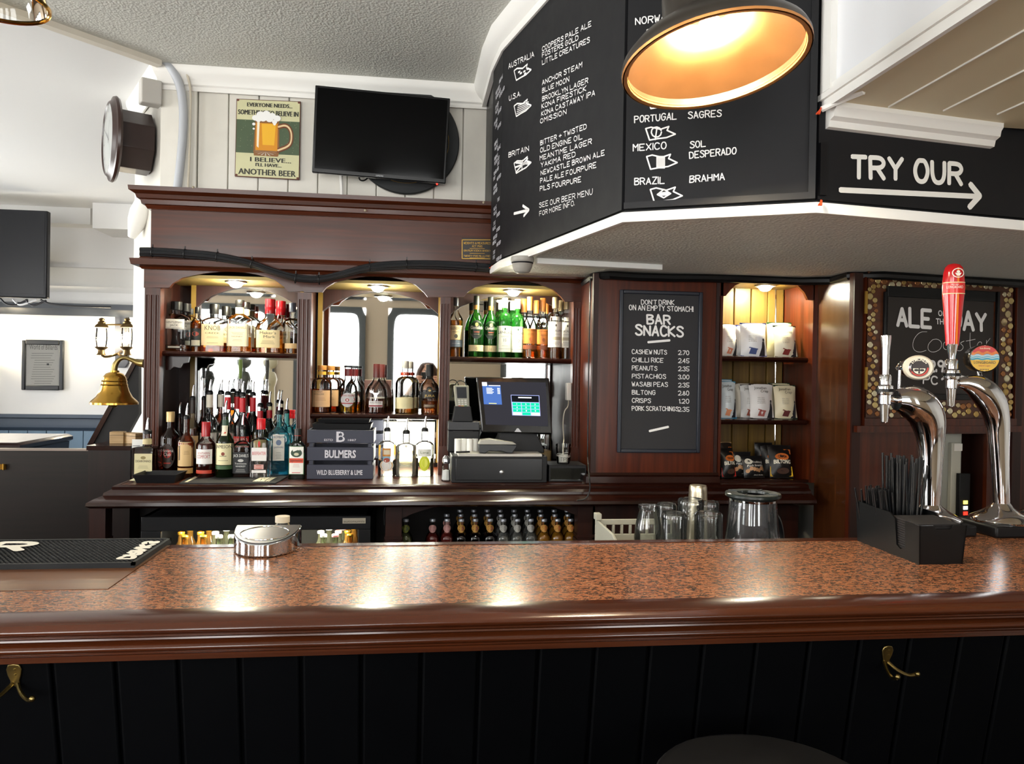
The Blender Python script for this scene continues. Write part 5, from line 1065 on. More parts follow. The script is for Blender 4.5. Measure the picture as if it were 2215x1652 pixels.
PR['maker'] = [(0, .96, .85, 5), (.015, 1, .85, 5), (.46, 1, .85, 5), (.54, .9, .88, 4), (.6, .62, .95, 3), (.66, .4, 1, 2), (1, .34, 1, 2)]
def interp(P, t):
    for p, q in zip(P, P[1:]):
        if p[0] <= t <= q[0]:
            k = (t-p[0])/max(1e-6, q[0]-p[0]); return [p[i]+(q[i]-p[i])*k for i in range(1, 4)]
    return list(P[-1][1:])
def sring(w, dr, n, z, k=26):
    R = []
    for i in range(k):
        c, s = math.cos(2*PI*i/k), math.sin(2*PI*i/k); R.append((w*math.copysign(abs(c)**(2/n), c), w*dr*math.copysign(abs(s)**(2/n), s), z))
    return R
def bottle(name, label, px, Y, top, wpx, z0, sp, group=None, rot=0, cat='bottle'):
    x = X(px, Y, top); h = ony(px, top, Y).z-z0; w = wpx/2*Y/FL*1.01
    P = PR[sp['p']]; t = thing(name, label, cat, (x, Y, z0), group, local=True, rot=rot)
    fr = lambda xx, tt, off: (lambda wd, dr, n: V((xx, -(wd*w*dr*max(0, 1-min(1, abs(xx/(wd*w)))**n)**(1/n))-off, tt*h)))(*interp(P, tt))
    cf = sp.get('cap', .10); gt = 1-(cf*.55 if not sp.get('pour') else 0)
    rows = sorted(set([p[0] for p in P if p[0] <= gt]+[gt]))
    MB(sp['g']).loft([sring(interp(P, tt)[0]*w, *interp(P, tt)[1:], tt*h) for tt in rows]).build('glass_body', t)
    if sp.get('liq'):
        lm, lv = sp['liq']; rw = sorted(set([p[0] for p in P if .012 < p[0] < lv]+[.02, lv])); g_ = .0022
        MB(lm).loft([sring(max(.002, interp(P, tt)[0]*w-g_), *interp(P, tt)[1:], tt*h) for tt in rw]).build('liquid', t)
    nw = interp(P, .98)[0]*w
    if sp.get('capm'):
        r0 = nw*sp.get('capw', 1.12)
        if sp.get('dip'):
            MB(sp['capm']).lathe([(nw*1.1, (1-cf)*h), (nw*1.12, (1-cf*.6)*h), (nw*1.2, (1-cf*.55)*h), (nw*1.1, (1-cf*.4)*h), (nw*1.1, h*.998), (nw*.9, h), (0, h)], n=16).build('wax_cap', t)
        else: MB(sp['capm']).lathe([(r0, (1-cf)*h), (r0, h-.002), (r0*.93, h), (0, h)], n=18).build('cap', t)
    if sp.get('sleeve'):
        a_, b_, m_ = sp['sleeve']; MB(m_).loft([sring(interp(P, tt)[0]*w+.0007, *interp(P, tt)[1:], tt*h) for tt in [a_+(b_-a_)*k/4 for k in range(5)]], False, False).build('neck_sleeve', t)
    if sp.get('pour'):
        r = nw*.8; pm = MB(BLACK).lathe([(nw*1.05, h-.006), (nw*1.08, h+.004), (nw*.85, h+.010), (r*.6, h+.013)], n=14, c1=False).build('pourer', t)
        MB(CHROME).tube([(0, 0, h+.010), (0, 0, h+.03), (.002, 0, h+.048), (.006, -.002, h+.062)], [r*.62, r*.5, r*.42, r*.34], 10, 1).build('spout', pm)
    for lb in sp.get('lab', []):
        a_, b_, hw, colr = lb[:4]; txt = lb[4] if len(lb) > 4 else []; oval = len(lb) > 5 and lb[5]
        o_ = .0006+.0006*sp['lab'].index(lb)
        mb = MB(mat(colr, .5) if isinstance(colr, str) else colr); W0 = hw*w
        if oval:
            for r0, r1 in ((0, .5), (.5, 1)): mb.loft([[fr(W0*r*math.cos(2*PI*k/24), (a_+b_)/2+(b_-a_)/2*r*math.sin(2*PI*k/24), o_) for k in range(24)] for r in (max(r0, .01), r1)], False, False)
        else: mb.loft([[fr(W0*(-1+2*k/10), a_+(b_-a_)*j/4, o_) for k in range(11)] for j in range(5)], False, False)
        for q in txt:
            s_, v, hh, wf, tc = q[:5]; mb.m(mat(tc, .5)); u0 = q[5]*w if len(q) > 5 else 0
            if s_ == 'bar': mb.loft([[fr(u0+W0*wf*(-1+2*k/6), v+d_, o_+.0005) for k in range(7)] for d_ in (-hh/2, hh/2)], False, False)
            elif s_ == 'dot': mb.poly([fr(u0+wf*w*math.cos(2*PI*k/14), v+hh*math.sin(2*PI*k/14), o_+.0004+.00015*txt.index(q)) for k in range(14)])
            elif s_ == 'lines':
                for i in range(int(q[6])): mb.loft([[fr(u0+W0*wf*(.8+.2*((i*7) % 3)/2)*(-1+2*k/4), v-i*hh*2+d_, o_+.0005) for k in range(5)] for d_ in (-hh/4, hh/4)], False, False)
            else: print_text(mb, s_, u0, v*h, hh*h, lambda a, b: fr(a, b/h, o_+.0006+.0002*txt.index(q)), width=wf*W0*2)
        mb.build('label', t)
    return t
def again(root, px, Y, py, label, rot=0):
    return dup(root, (X(px, Y, py), Y, root.location.z), label, rot)
DK = '#2b2622'
BLKC = mat('#0c0b0a', .4, spec=.3); CORK = mat('#c08a4a', .6); CORKW = mat('#b07432', .5)
YS1 = YV+.17; YSB = YS1+.12
# ---- left bay, upper shelf
g1 = 'whiskey bottles on the left upper shelf'
b1 = bottle('whiskey_bottle', 'wide-shouldered nearly empty whiskey bottle with white arched label, first on the left upper shelf', 382, YS1, 652, 58, Z1, dict(p='gent', g=CLEAR, liq=(AMB(.3, '#c26a1c'), .13), capm=BLKC, cap=.17, capw=1.25, lab=[(.45, .64, .68, '#d9d4cb', [('GENTLEMAN', .56, .04, .8, DK), ('JACK', .50, .04, .4, DK), ('bar', .47, .004, .8, DK)]), (.06, .115, .5, '#1d1a18', [('bar', .087, .03, .8, '#b9b2a4')])]), g1)
again(b1, 401, YS1+.09, 700, 'second wide-shouldered whiskey bottle directly behind the first on the left upper shelf')
b2 = bottle('whiskey_bottle', 'amber bottle with black cap between the wide-shouldered one and the tan-labelled one', 427, YS1+.02, 664, 26, Z1, dict(p='slim', g=CLEAR, liq=(AMB(.5, '#c9671a'), .7), capm=BLKC, cap=.14, lab=[(.12, .52, .8, '#20241e', [('dot', .40, .05, .5, '#d8543a'), ('bar', .2, .12, .8, '#d8cfb4')])]), g1)
again(b2, 413, YS1+.11, 700, 'amber black-capped bottle standing furthest back at the left of the left upper shelf')
kn = bottle('whiskey_bottle', 'flat square whiskey bottle with large tan label and black cap on the left upper shelf', 464, YS1, 658, 50, Z1, dict(p='flask', g=CLEAR, liq=(AMB(.4, '#b9581c'), .20), capm=BLKC, cap=.2, capw=1.2, lab=[(.14, .58, .88, '#d9bd92', [('KNOB', .455, .10, .70, DK), ('CREEK', .375, .04, .66, DK), ('lines', .32, .012, .6, '#6b5a44', 0, 2), ('bar', .19, .006, .5, '#6b5a44')])]), g1)
again(kn, 489, YS1+.10, 700, 'second flat square black-capped bottle half hidden behind the tan-labelled one')
ho = bottle('whiskey_bottle', 'square honey whiskey bottle with cream label, nearest of the row of four', 519, YS1-.01, 649, 46, Z1, dict(p='sq', g=CLEAR, liq=(AMB(.45, '#d9861e'), .3), capm=BLKC, cap=.11, capw=1.15, sleeve=(.74, .86, mat('#d8c7a0', .5)), lab=[(.12, .54, .93, '#e6d8b4', [('JACK DANIELS', .45, .045, .8, '#7a5a30'), ('Tennessee', .34, .03, .5, '#7a6a4c'), ('HONEY', .29, .025, .5, '#5a4a34'), ('bar', .38, .004, .6, '#7a6a4c'), ('lines', .24, .01, .5, '#9a8a6a', 0, 2)])]), g1)
for i, (p_, y_) in enumerate(((531, .09), (540, .17), (549, .24))): again(ho, p_, YS1+y_, 700, ('second', 'third', 'furthest')[i]+' honey whiskey bottle in the row receding behind the cream-labelled one')
mk = bottle('whiskey_bottle', 'squat bourbon bottle with dripping red wax neck and cream label', 585, YS1-.01, 647, 54, Z1, dict(p='maker', g=CLEAR, liq=(AMB(.45, '#c9761e'), .42), capm=mat('#c4161c', .2), cap=.27, dip=True, lab=[(.10, .42, .86, '#e3cf9a', [('Maker\'s', .345, .05, .7, DK), ('Mark', .275, .05, .5, DK, .12), ('lines', .22, .012, .6, '#7a6a4c', 0, 3)])]), g1)
again(mk, 607, YS1+.07, 700, 'second red wax necked bourbon bottle behind the first')
bottle('whiskey_bottle', 'round clear bottle half hidden behind the second fluted pilaster on the left upper shelf', 633, YS1-.005, 655, 40, Z1, dict(p='fat', g=CLEAR, liq=(AMB(.3, '#c9761e'), .2), capm=mat('#3a3f4a', .3), cap=.18, lab=[(.1, .2, .6, '#e8c58a')]), g1)
# ---- right bay, upper shelf
g3 = 'malt whisky bottles on the right upper shelf'
bottle('whisky_bottle', 'clear malt bottle with cream label and blue band, first on the right upper shelf', 987, YS1+.01, 644, 30, Z1, dict(p='slim', g=CLEAR, liq=(AMB(.35, '#d98a2a'), .62), capm=mat('#2a2c33', .3), cap=.14, lab=[(.29, .53, .93, '#e6d3a2', [('GLENLIVET', .46, .05, .85, DK), ('lines', .42, .012, .7, '#6b6250', 0, 1), ('dot', .35, .035, .25, '#5a5648')]), (.17, .285, .93, '#7c8c98', [('bar', .23, .006, .6, '#d8dce0')])]), g3)
GRN = glass((.30, .72, .22), body=.12, bodycol=(.05, .35, .06)); GRND = glass((.10, .26, .07), body=.25, bodycol=(.01, .05, .01))
gf = bottle('whisky_bottle', 'green malt bottle with oval dark green label, left of the green pair', 1031, YS1, 640, 33, Z1, dict(p='glenf', g=GRN, liq=(GRND, .5), capm=mat('#1c231c', .4), cap=.15, sleeve=(.78, .85, mat('#a37a3a', .4, .5)), lab=[(.30, .60, .88, '#1f2b22', [('dot', .53, .03, .2, '#c9a35a'), ('Glenfiddich', .455, .055, .85, '#e9e2cc'), ('bar', .41, .015, .4, '#a8553a'), ('lines', .375, .01, .5, '#b9a684', 0, 1)], True), (.10, .20, .95, '#d7c594', [('12', .125, .04, .14, '#5a4a2a')])]), g3)
again(gf, 1061, YS1+.03, 700, 'green malt bottle with oval dark green label, right of the green pair')
lp = bottle('whisky_bottle', 'green malt bottle with white label marked 10, left of the front pair', 1092, YS1-.01, 645, 33, Z1, dict(p='lap', g=GRN, liq=(GRND, .42), capm=mat('#e9e8e2', .4), cap=.16, lab=[(.10, .53, .96, '#e9ead8', [('LAPHROAIG', .40, .05, .88, '#1f2a20'), ('dot', .48, .02, .1, '#2a4a30'), ('lines', .365, .008, .6, '#5a6a58', 0, 2), ('10', .27, .055, .2, '#2a3a2c'), ('bar', .20, .004, .4, '#5a6a58'), ('bar', .15, .004, .8, '#5a6a58')])]), g3)
again(lp, 1119, YS1+.02, 700, 'green malt bottle with white label marked 10, right of the front pair')
for i, (p_, y_) in enumerate(((1083, .10), (1109, .11))): again(lp, p_, YS1+y_, 700, 'white-capped green bottle behind the %s bottle marked 10' % ('left', 'right')[i])
gm = bottle('whisky_bottle', 'clear malt bottle with orange label and tall amber neck foil, left of the orange pair', 1147, YS1-.012, 642, 32, Z1, dict(p='morangie', g=CLEAR, liq=(AMB(.4, '#e08a1a'), .3), capm=mat('#c07a3a', .4), cap=.22, lab=[(.24, .48, .93, '#d98238', [('GLENMORANGIE', .44, .03, .85, '#6b3a1a'), ('lines', .40, .01, .5, '#7a4a22', 0, 2), ('dot', .31, .03, .2, '#b9622a')]), (.15, .215, .93, '#8a4a2a')]), g3)
again(gm, 1174, YS1+.03, 700, 'clear malt bottle with orange label and tall amber neck foil, right of the orange pair')
for i, (p_, y_) in enumerate(((1133, .10), (1160, .15), (1181, .16))): again(gm, p_, YS1+y_, 700, ('amber-foiled bottle behind the left edge of the left orange-labelled bottle', 'amber-foiled bottle seen between the two orange-labelled bottles', 'dark-topped bottle furthest back beside the right orange-labelled bottle')[i])
mc = bottle('whisky_bottle', 'broad clear malt bottle with white label and triangular neck badge, left of the last pair', 1201, YS1-.012, 643, 32, Z1, dict(p='lap', g=CLEAR, liq=(AMB(.45, '#a8601e'), .19), capm=mat('#c2b08a', .3, .3), cap=.18, lab=[(.19, .60, .95, '#e6e2d6', [('MACALLAN', .44, .035, .8, DK), ('dot', .54, .02, .12, '#5a5248'), ('bar', .40, .004, .6, '#8a8274'), ('bar', .33, .05, .9, '#b8ab90'), ('lines', .27, .01, .8, '#8a8274', 0, 3)]), (.62, .68, .5, '#d8d2c4')]), g3)
again(mc, 1225, YS1+.02, 700, 'broad clear malt bottle with white label and triangular neck badge, right of the last pair')
again(mc, 1213, YS1+.12, 700, 'capped malt bottle standing behind the last white-labelled pair')
# ---- middle bay shelf
g2 = 'whisky bottles on the middle shelf'
mo = bottle('whisky_bottle', 'round-shouldered bottle with pale orange label and wooden stopper, front left on the middle shelf', 697, YS1-.045, 790, 41, Z2, dict(p='monkey', g=CLEAR, liq=(AMB(.4, '#b9581a'), .50), capm=CORKW, cap=.10, capw=1.15, sleeve=(.80, .87, mat('#dda83c', .5)), lab=[(.12, .47, .88, '#e0b384', [('MONKEY', .425, .035, .5, '#5a4632', -.25), ('SHOULDER', .375, .035, .6, '#5a4632', -.18), ('lines', .31, .012, .6, '#b98a5c', 0, 3)])]), g2)
again(mo, 714, YS1+.04, 850, 'second wooden-stoppered bottle behind the one with the pale orange label')
ch = bottle('whisky_bottle', 'rounded clear bottle with silver and red label and maroon neck, left of its pair', 754, YS1-.04, 790, 40, Z2, dict(p='chivas', g=CLEAR, liq=(AMB(.3, '#d9a02a'), .22), capm=mat('#20242a', .3), cap=.05, capw=1.15, sleeve=(.77, .93, mat('#6b1f22', .4)), lab=[(.12, .42, .66, '#c9c6c4', [('CHIVAS REGAL', .345, .04, .95, '#a8282a'), ('dot', .27, .035, .2, '#9c2a2a'), ('dot', .27, .02, .1, '#e6e2dc'), ('bar', .20, .02, .9, '#a8282a')], True)]), g2)
again(ch, 766, YS1+.05, 850, 'second maroon-necked bottle overlapping the rounded clear one')
da = bottle('whisky_bottle', 'bell-shaped malt bottle with a silver stag emblem in front of the brown box', 815, YS1-.045, 787, 47, Z2, dict(p='dal', g=CLEAR, liq=(AMB(.45, '#7a2f14'), .30), capm=mat('#5a2420', .35), cap=.28, capw=1.12, lab=[(.125, .245, .6, '#ddd8d2', [('DALMORE', .20, .03, .8, '#4a4440'), ('bar', .15, .03, .98, '#8a2430')]), (.30, .32, .5, '#d8cdb8')]), g2)
fr_ = lambda u, v: (u, v)
again(da, 825, YS1+.06, 850, 'second bell-shaped bottle just behind the one with the stag emblem')
mb = MB(mat((.8, .8, .8), .25, 1)); _h = ony(815, 787, YS1-.045).z-Z2; _w = 47/2*(YS1-.045)/FL
def dalp(a, b): wd, dr, n = interp(PR['dal'], b); return V((a*_w, -(wd*_w*math.sqrt(max(0, 1-(a/wd)**2)))-.001, b*_h))
for s_ in (1, -1):
    for ln in ([(0, .31), (.1*s_, .36), (.14*s_, .40)], [(.1*s_, .38), (.3*s_, .43), (.52*s_, .44)], [(.22*s_, .42), (.24*s_, .47)], [(.36*s_, .435), (.4*s_, .485)], [(.5*s_, .44), (.55*s_, .47)]): ribbon(mb, [ln], .022, dalp)
ribbon(mb, [[(0, .30), (0, .37)], [(-.08, .36), (.08, .36)]], .05, dalp); mb.build('stag_emblem', da)
bx = thing('whisky_box', 'brown presentation box behind the stag bottle on the middle shelf', 'box', (X(818, YS1+.12), YS1+.13, Z2)); zb_ = Z(818, 822, YS1+.10)
MB(mat('#5e3a2e', .45)).box(X(789, YS1+.1), X(847, YS1+.1), YS1+.10, YS1+.17, Z2, zb_).build('carton', bx, bev=.002); MB(mat('#8f8271', .5)).box(X(790, YS1+.1), X(846, YS1+.1), YS1+.101, YS1+.169, zb_, zb_+.002).build('lid', bx)
ol = bottle('whisky_bottle', 'clear bottle with torn cream label and orange-topped stopper on the middle shelf', 877, YS1-.045, 780, 41, Z2, dict(p='fat', g=CLEAR, liq=(AMB(.35, '#d99a22'), .10), capm=mat('#b9b4a8', .4), cap=.14, capw=1.1, lab=[(.09, .30, .96, '#e0d3a2', []), (.72, .78, .5, '#c8452a', [('E', .735, .03, .3, '#f0e6d0')])]), g2)
again(ol, 885, YS1+.05, 850, 'second stoppered bottle hidden behind the torn-label bottle')
ju = bottle('whisky_bottle', 'hourglass malt bottle with black and gold label beside the third pilaster', 930, YS1-.045, 788, 40, Z2, dict(p='jura', g=CLEAR, liq=(AMB(.4, '#b9641e'), .26), capm=BLKC, cap=.24, capw=1.15, lab=[(.31, .44, .9, '#1d1a18', [('JURA', .34, .05, .6, '#c9a85a')]), (.42, .52, .34, '#1d1a18', [('dot', .47, .02, .15, '#c9a85a')], True), (.13, .19, .6, '#5a4634', [('bar', .16, .008, .8, '#cfc0a0')])]), g2)
# ---- back counter, left bay: front row (left to right)
gc = 'spirits bottles on the left of the back counter'
YR = YV-.085; YR2 = YV+.06; YR3 = YV+.15
BRN = glass((.14, .045, .015), body=.15, bodycol=(.08, .02, .01)); DARKB = glass((.10, .03, .02), body=.3, bodycol=(.02, .006, .004))
bottle('liqueur_bottle', 'square amber liqueur bottle with cream label behind the black money tray', 319, YR+.01, 935, 50, ZC, dict(p='disa', g=CLEAR, liq=(glass((.22, .05, .02), body=.2, bodycol=(.05, .01, .005)), .67), pour=True, sleeve=(.74, .86, mat('#c9b88a', .5)), lab=[(.06, .55, .68, '#d2c79a', [('DISARONNO', .36, .055, .85, DK), ('dot', .46, .035, .2, '#8a7a4a'), ('lines', .28, .012, .6, '#8a8260', 0, 3)])]), gc)
bottle('rum_bottle', 'dark rum bottle with gold screw cap and round label', 369, YR2-.06, 890, 37, ZC, dict(p='round', g=BRN, liq=(DARKB, .72), capm=mat('#cdb07a', .35, .4), cap=.16, capw=1.25, lab=[(.12, .50, .72, '#3a2a22', [('dot', .35, .07, .42, '#c4302a'), ('Havana', .375, .05, .8, '#f0e6dc'), ('Club', .315, .05, .5, '#f0e6dc'), ('bar', .2, .02, .5, '#b03a2a')], True)]), gc)
bottle('rum_bottle', 'amber rum bottle with a tan pin-up label and pourer', 404, YR-.0, 903, 32, ZC, dict(p='round', g=glass((.62, .22, .06), body=.12, bodycol=(.3, .08, .02)), liq=(glass((.45, .13, .03), body=.2, bodycol=(.2, .04, .01)), .6), pour=True, lab=[(.20, .60, .94, '#d6b27a', [('lines', .45, .012, .35, '#9a7a4a', .3, 3), ('bar', .40, .2, .09, '#4a3a2a', -.62), ('dot', .52, .025, .09, '#4a3a2a', -.62)]), (.08, .17, .94, '#c79a5a', [('bar', .125, .01, .5, '#6b4a22')])]), gc)
bottle('liqueur_bottle', 'squat red-capped liqueur bottle with white shield label', 446, YR-.005, 912, 38, ZC, dict(p='round', g=CLEAR, liq=(glass((.45, .08, .03), body=.25, bodycol=(.16, .02, .01)), .62), pour=False, capm=mat('#a81c22', .25), cap=.26, capw=1.3, lab=[(.26, .52, .82, '#f1ece6', [('SOUTHERN', .435, .04, .75, '#a82a26'), ('COMFORT', .36, .065, .8, '#a82a26')]), (.09, .15, .8, '#c8452e', [])]), gc)
bottle('whiskey_bottle', 'tall green whiskey bottle with cream label and pourer in the front row', 488, YR-.01, 898, 36, ZC, dict(p='jameson', g=glass((.10, .22, .05), body=.2, bodycol=(.02, .05, .01)), liq=(glass((.08, .07, .02), body=.4, bodycol=(.015, .02, .005)), .6), pour=True, sleeve=(.82, .93, mat('#2c4a34', .4)), lab=[(.22, .56, .95, '#e8dcae', [('JAMESON', .485, .055, .9, DK), ('dot', .395, .028, .2, '#8a3a24'), ('bar', .36, .008, .4, '#4a4a34'), ('lines', .29, .012, .7, '#6b6244', 0, 1)]), (.15, .21, .95, '#3b5a34'), (.68, .84, .32, '#ece2c4', [('dot', .73, .02, .2, '#c8452a')])]), gc)
bottle('whiskey_bottle', 'square whiskey bottle with black label and white lettering in the front row', 525, YR+.0, 925, 36, ZC, dict(p='sq', g=CLEAR, liq=(glass((.25, .08, .04), body=.3, bodycol=(.05, .015, .01)), .62), pour=True, lab=[(.10, .52, .92, '#17171a', [("JACK DANIEL'S", .425, .06, .9, '#e9e6e0'), ('dot', .355, .03, .32, '#c9c6c0'), ('Tennessee', .28, .035, .7, '#e9e6e0'), ('WHISKEY', .225, .035, .6, '#e9e6e0'), ('lines', .18, .012, .6, '#b9b6b0', 0, 3)])]), gc)
bottle('gin_bottle', 'clear square gin bottle with white label, red cap and red guardsman figure', 565, YR-.008, 905, 38, ZC, dict(p='beef', g=CLEAR, liq=(glass((.97, .93, .92), body=.04), .5), pour=False, capm=mat('#cf2027', .25), cap=.18, capw=1.25, lab=[(.30, .52, .78, '#efe9e4', [('BEEFEATER', .40, .055, .92, '#c8302a')]), (.53, .63, .13, '#c8302a', [], True), (.1, .145, .75, '#efe9e4'), (.16, .24, .5, mat('#d9a49a', .5), [('lines', .22, .02, .7, '#b9483a', 0, 2)])]), gc)
BLU = glass((.35, .80, .88), body=.12, bodycol=(.05, .4, .5))
bo = bottle('gin_bottle', 'pale blue gin bottle with arched white label, front of the blue pair', 604, YR2-.06, 893, 44, ZC, dict(p='bombay', g=BLU, liq=(glass((.40, .80, .90), body=.1, bodycol=(.05, .35, .5)), .5), pour=True, lab=[(.24, .66, .52, '#ded9cc', [('BOMBAY', .60, .04, .8, '#3a4a6a', -.0), ('dot', .53, .045, .25, '#6a7a96'), ('SAPPHIRE', .44, .03, .85, '#3a4a6a'), ('lines', .37, .012, .5, '#8a8a80', 0, 5)])]), gc, rot=.15)
again(bo, 620, YR2+.03, 900, 'pale blue gin bottle behind and right of the other blue one', -.1)
bottle('liqueur_bottle', 'dark green square herbal liqueur bottle with white and orange label in front of the pilaster', 644, YR-.045, 927, 34, ZC, dict(p='jag', g=glass((.05, .10, .03), body=.5, bodycol=(.008, .014, .005)), capm=mat('#1c1a16', .4), cap=.13, sleeve=(.86, .875, mat('#c8402a', .4)), lab=[(.10, .66, .92, '#3b6b3a', []), (.11, .65, .84, '#efece2', [('dot', .525, .085, .68, '#1f3a22'), ('dot', .50, .03, .3, '#cfc8a8'), ('bar', .375, .09, .99, '#e04a22'), ('Jägermeister', .355, .06, .92, '#2a1512'), ('lines', .30, .012, .5, '#c9a29a', 0, 3), ('bar', .135, .012, .6, '#c8302a')])]), gc, rot=-.05)
# second and third rows with pourers
def spirit(label, px, Y, top, w, p='round', liq=None, g=None, sleeve=None, lab=None, lv=.6): return bottle('spirit_bottle', label, px, Y, top, w, ZC, dict(p=p, g=g or CLEAR, liq=(liq, lv) if liq else None, pour=True, sleeve=sleeve, lab=lab or []), gc)
RB_ = mat('#c81f27', .4); WB_ = mat('#ded6c4', .5)
spirit('dark bottle with pourer just behind the gold-capped rum bottle', 388, YR2+.02, 900, 28, liq=DARKB, g=BRN)
spirit('brown spiced spirit bottle with tan label behind the pin-up label rum', 417, YR2+.03, 862, 30, liq=glass((.5, .2, .05), body=.3, bodycol=(.2, .06, .01)), sleeve=(.80, .98, mat('#2a2018', .4)), lab=[(.2, .5, .9, '#d6b27a', [('SPICED', .4, .05, .7, DK)])])
spirit('dark brown bottle with pourer at the back left, behind the white-necked pair', 441, YR3+.02, 862, 26, liq=DARKB, g=BRN)
wn_ = spirit('white-necked rum bottle with large white label, left of its pair', 454, YR2+.04, 850, 36, liq=glass((.9, .9, .82), body=.05), sleeve=(.82, .98, WB_), lab=[(.2, .5, .9, '#dcd7cb', [('ol Smooth', .38, .08, .8, DK)])], lv=.55)
again(wn_, 478, YR3+.0, 880, 'white-necked rum bottle with large white label, right of its pair')
rn = spirit('red-necked clear sambuca bottle, first from the left of the red-necked row', 493, YR2+.05, 852, 34, liq=glass((.9, .9, .85), body=.04), sleeve=(.80, .96, RB_), lab=[(.22, .5, .9, '#d9cfc2', [('LUXARDO', .45, .05, .8, '#c8302a'), ('SAMBUCA', .37, .05, .7, DK)])])
again(rn, 513, YR3+.03, 880, 'red-necked sambuca bottle standing furthest back in the red-necked row')
rd = spirit('red-necked black sambuca bottle with red label above the black-labelled whiskey', 525, YR2+.03, 854, 34, liq=glass((.04, .02, .02), body=.5, bodycol=(.006, .004, .004)), sleeve=(.78, .96, RB_), lab=[(.38, .47, .9, '#c8302a', [('LUXARDO', .40, .05, .85, '#f0e6dc')]), (.22, .36, .7, '#8a7a60', [])], lv=.78)
again(rd, 547, YR3+.02, 880, 'red-necked black sambuca bottle, right end of the red-necked row')
an = spirit('aniseed bottle with dark red neck band behind the clear gin bottle', 563, YR2+.03, 877, 32, liq=glass((.8, .7, .4), body=.1), sleeve=(.80, .92, mat('#b02028', .4)), lab=[(.2, .5, .9, '#b9a26a', [])])
again(an, 583, YR3+.02, 890, 'second bottle with dark red neck band, half hidden behind the blue gin')
# glowing trio beside the crate
gg = 'backlit spirit bottles beside the crate'
YG_ = YV-.02
tr = bottle('rum_bottle', 'backlit white rum bottle with orange and blue seaside label beside the crate', 838, YG_, 930, 38, ZC, dict(p='absolut', g=CLEAR, liq=(glass((.97, .97, .93), body=.03), .35), pour=True, lab=[(.44, .62, .45, '#e2963a', [('bar', .53, .1, .8, '#f0e0c0')]), (.34, .44, .42, '#9cc4d8', []), (.12, .36, .75, '#f4f0e8', [('dot', .25, .11, .68, '#e9b45a'), ('dot', .245, .095, .58, '#f6f4ee'), ('dot', .36, .05, .35, '#b0442a')], True)]), gg)
bottle('vodka_bottle', 'backlit frosted vodka bottle with yellow lettering, middle of the glowing trio', 879, YG_-.01, 935, 43, ZC, dict(p='absolut', g=glass((.97, .97, .93), body=.25, bodycol=(.9, .9, .85)), liq=(glass((.98, .97, .9), body=.03), .6), pour=True, lab=[(.2, .62, .8, glass((1, 1, 1), gloss=.2), [('ABSOLUT', .53, .065, .9, '#c9a21c'), ('CITRON', .43, .06, .75, '#c9a21c'), ('lines', .37, .012, .7, '#c9b25a', 0, 4), ('dot', .70, .03, .14, '#b9b7aa')])]), gg)
bottle('vodka_bottle', 'backlit clear vodka bottle with a green lime print, right of the glowing trio', 919, YG_-.005, 930, 40, ZC, dict(p='absolut', g=CLEAR, liq=(glass((.97, .98, .88), body=.03), .4), pour=True, lab=[(.13, .46, .55, '#cfd62a', [('dot', .3, .1, .35, '#e2e65a')], True), (.44, .60, .7, '#e6e6da', [('Lime', .5, .06, .6, '#6b7a4a')])]), gg)
# strip light under the middle shelf and its diffuser at the back
ls_ = thing('light_box', 'glowing light panel behind the backlit bottles under the middle shelf', 'light', (X(880, YM-.03), YM-.04, ZC+.02))
x0_, x1_ = X(835, YM-.04), X(940, YM-.04); z0_, z1_ = ZC+.03, Z(880, 915, YM-.04)
MB(emis((1, .98, .82), 5.0)).box(x0_, x1_, YM-.045, YM-.035, z0_, z1_).build('diffuser', ls_); MB(mat('#d8d2c0', .4)).box(x0_-.006, x1_+.006, YM-.034, YM-.022, z0_-.008, z1_+.006).build('backing', ls_)
l = light('shelf_strip_lamp', 'AREA', (0, 0, 0), 3.2, (1, .97, .8), .28, sizey=.05); l.parent = ls_; l.location = V(((x0_+x1_)/2, YV+.15, Z2-.03))-ls_.location
# ---- Bulmers crate with trays
cr = thing('wooden_crate', 'dark blue-grey slatted wooden crate with white lettering on the back counter', 'crate', (X(740, YR-.03), YR+.05, ZC))
yc0 = YR-.06; yc1 = yc0+.19; xa, xb = X(667, yc0), X(811, yc0)
zs = [Z(740, y, yc0) for y in (1036, 1005, 996, 967, 958, 930)]
for k in range(3):
    a_, b_ = zs[2*k], zs[2*k+1]; s_ = MB(NAVY).box(xa, xb, yc0, yc0+.009, a_, b_).box(xa, xb, yc1-.009, yc1, a_, b_).box(xa, xa+.008, yc0+.0095, yc1-.0095, a_, b_).box(xb-.008, xb, yc0+.0095, yc1-.0095, a_, b_).build('slat', cr, bev=.0015)
    pk = Plane((0, yc0-.0006, 0), (1, 0, 0)); mb = MB(mat('#cfccd2', .6)); cx_, zc_ = (xa+xb)/2, (a_+b_)/2; pf_ = lambda u, v: pk.at(u, v)
    if k == 0: print_text(mb, 'WILD BLUEBERRY & LIME', cx_-.002, zc_-.012, .021, pf_, width=.192, bold=.02)
    if k == 1: print_text(mb, 'BULMERS', cx_-.0, zc_-.016, .033, pf_, width=.13, bold=.03)
    if k == 2:
        print_text(mb, 'B', cx_-.0, zc_-.022, .045, pf_, width=.036, bold=.02); print_text(mb, 'ESTD', cx_-.05, zc_-.019, .009, pf_, width=.036); print_text(mb, '1887', cx_+.048, zc_-.019, .009, pf_, width=.034)
        mb.m(mat('#2f3142', .6)).poly([pk.at(cx_+.0085*math.cos(t)+.001, zc_-.008+.0075*math.sin(t), .0006) for t in [2*PI*j/16 for j in range(16)]]).poly([pk.at(cx_+.002+a*.004-b*.003, zc_+.01+b*.009, .0006) for a, b in ((0, -1), (1, 0), (0, 1), (-1, 0))])
    mb.build('lettering', s_)
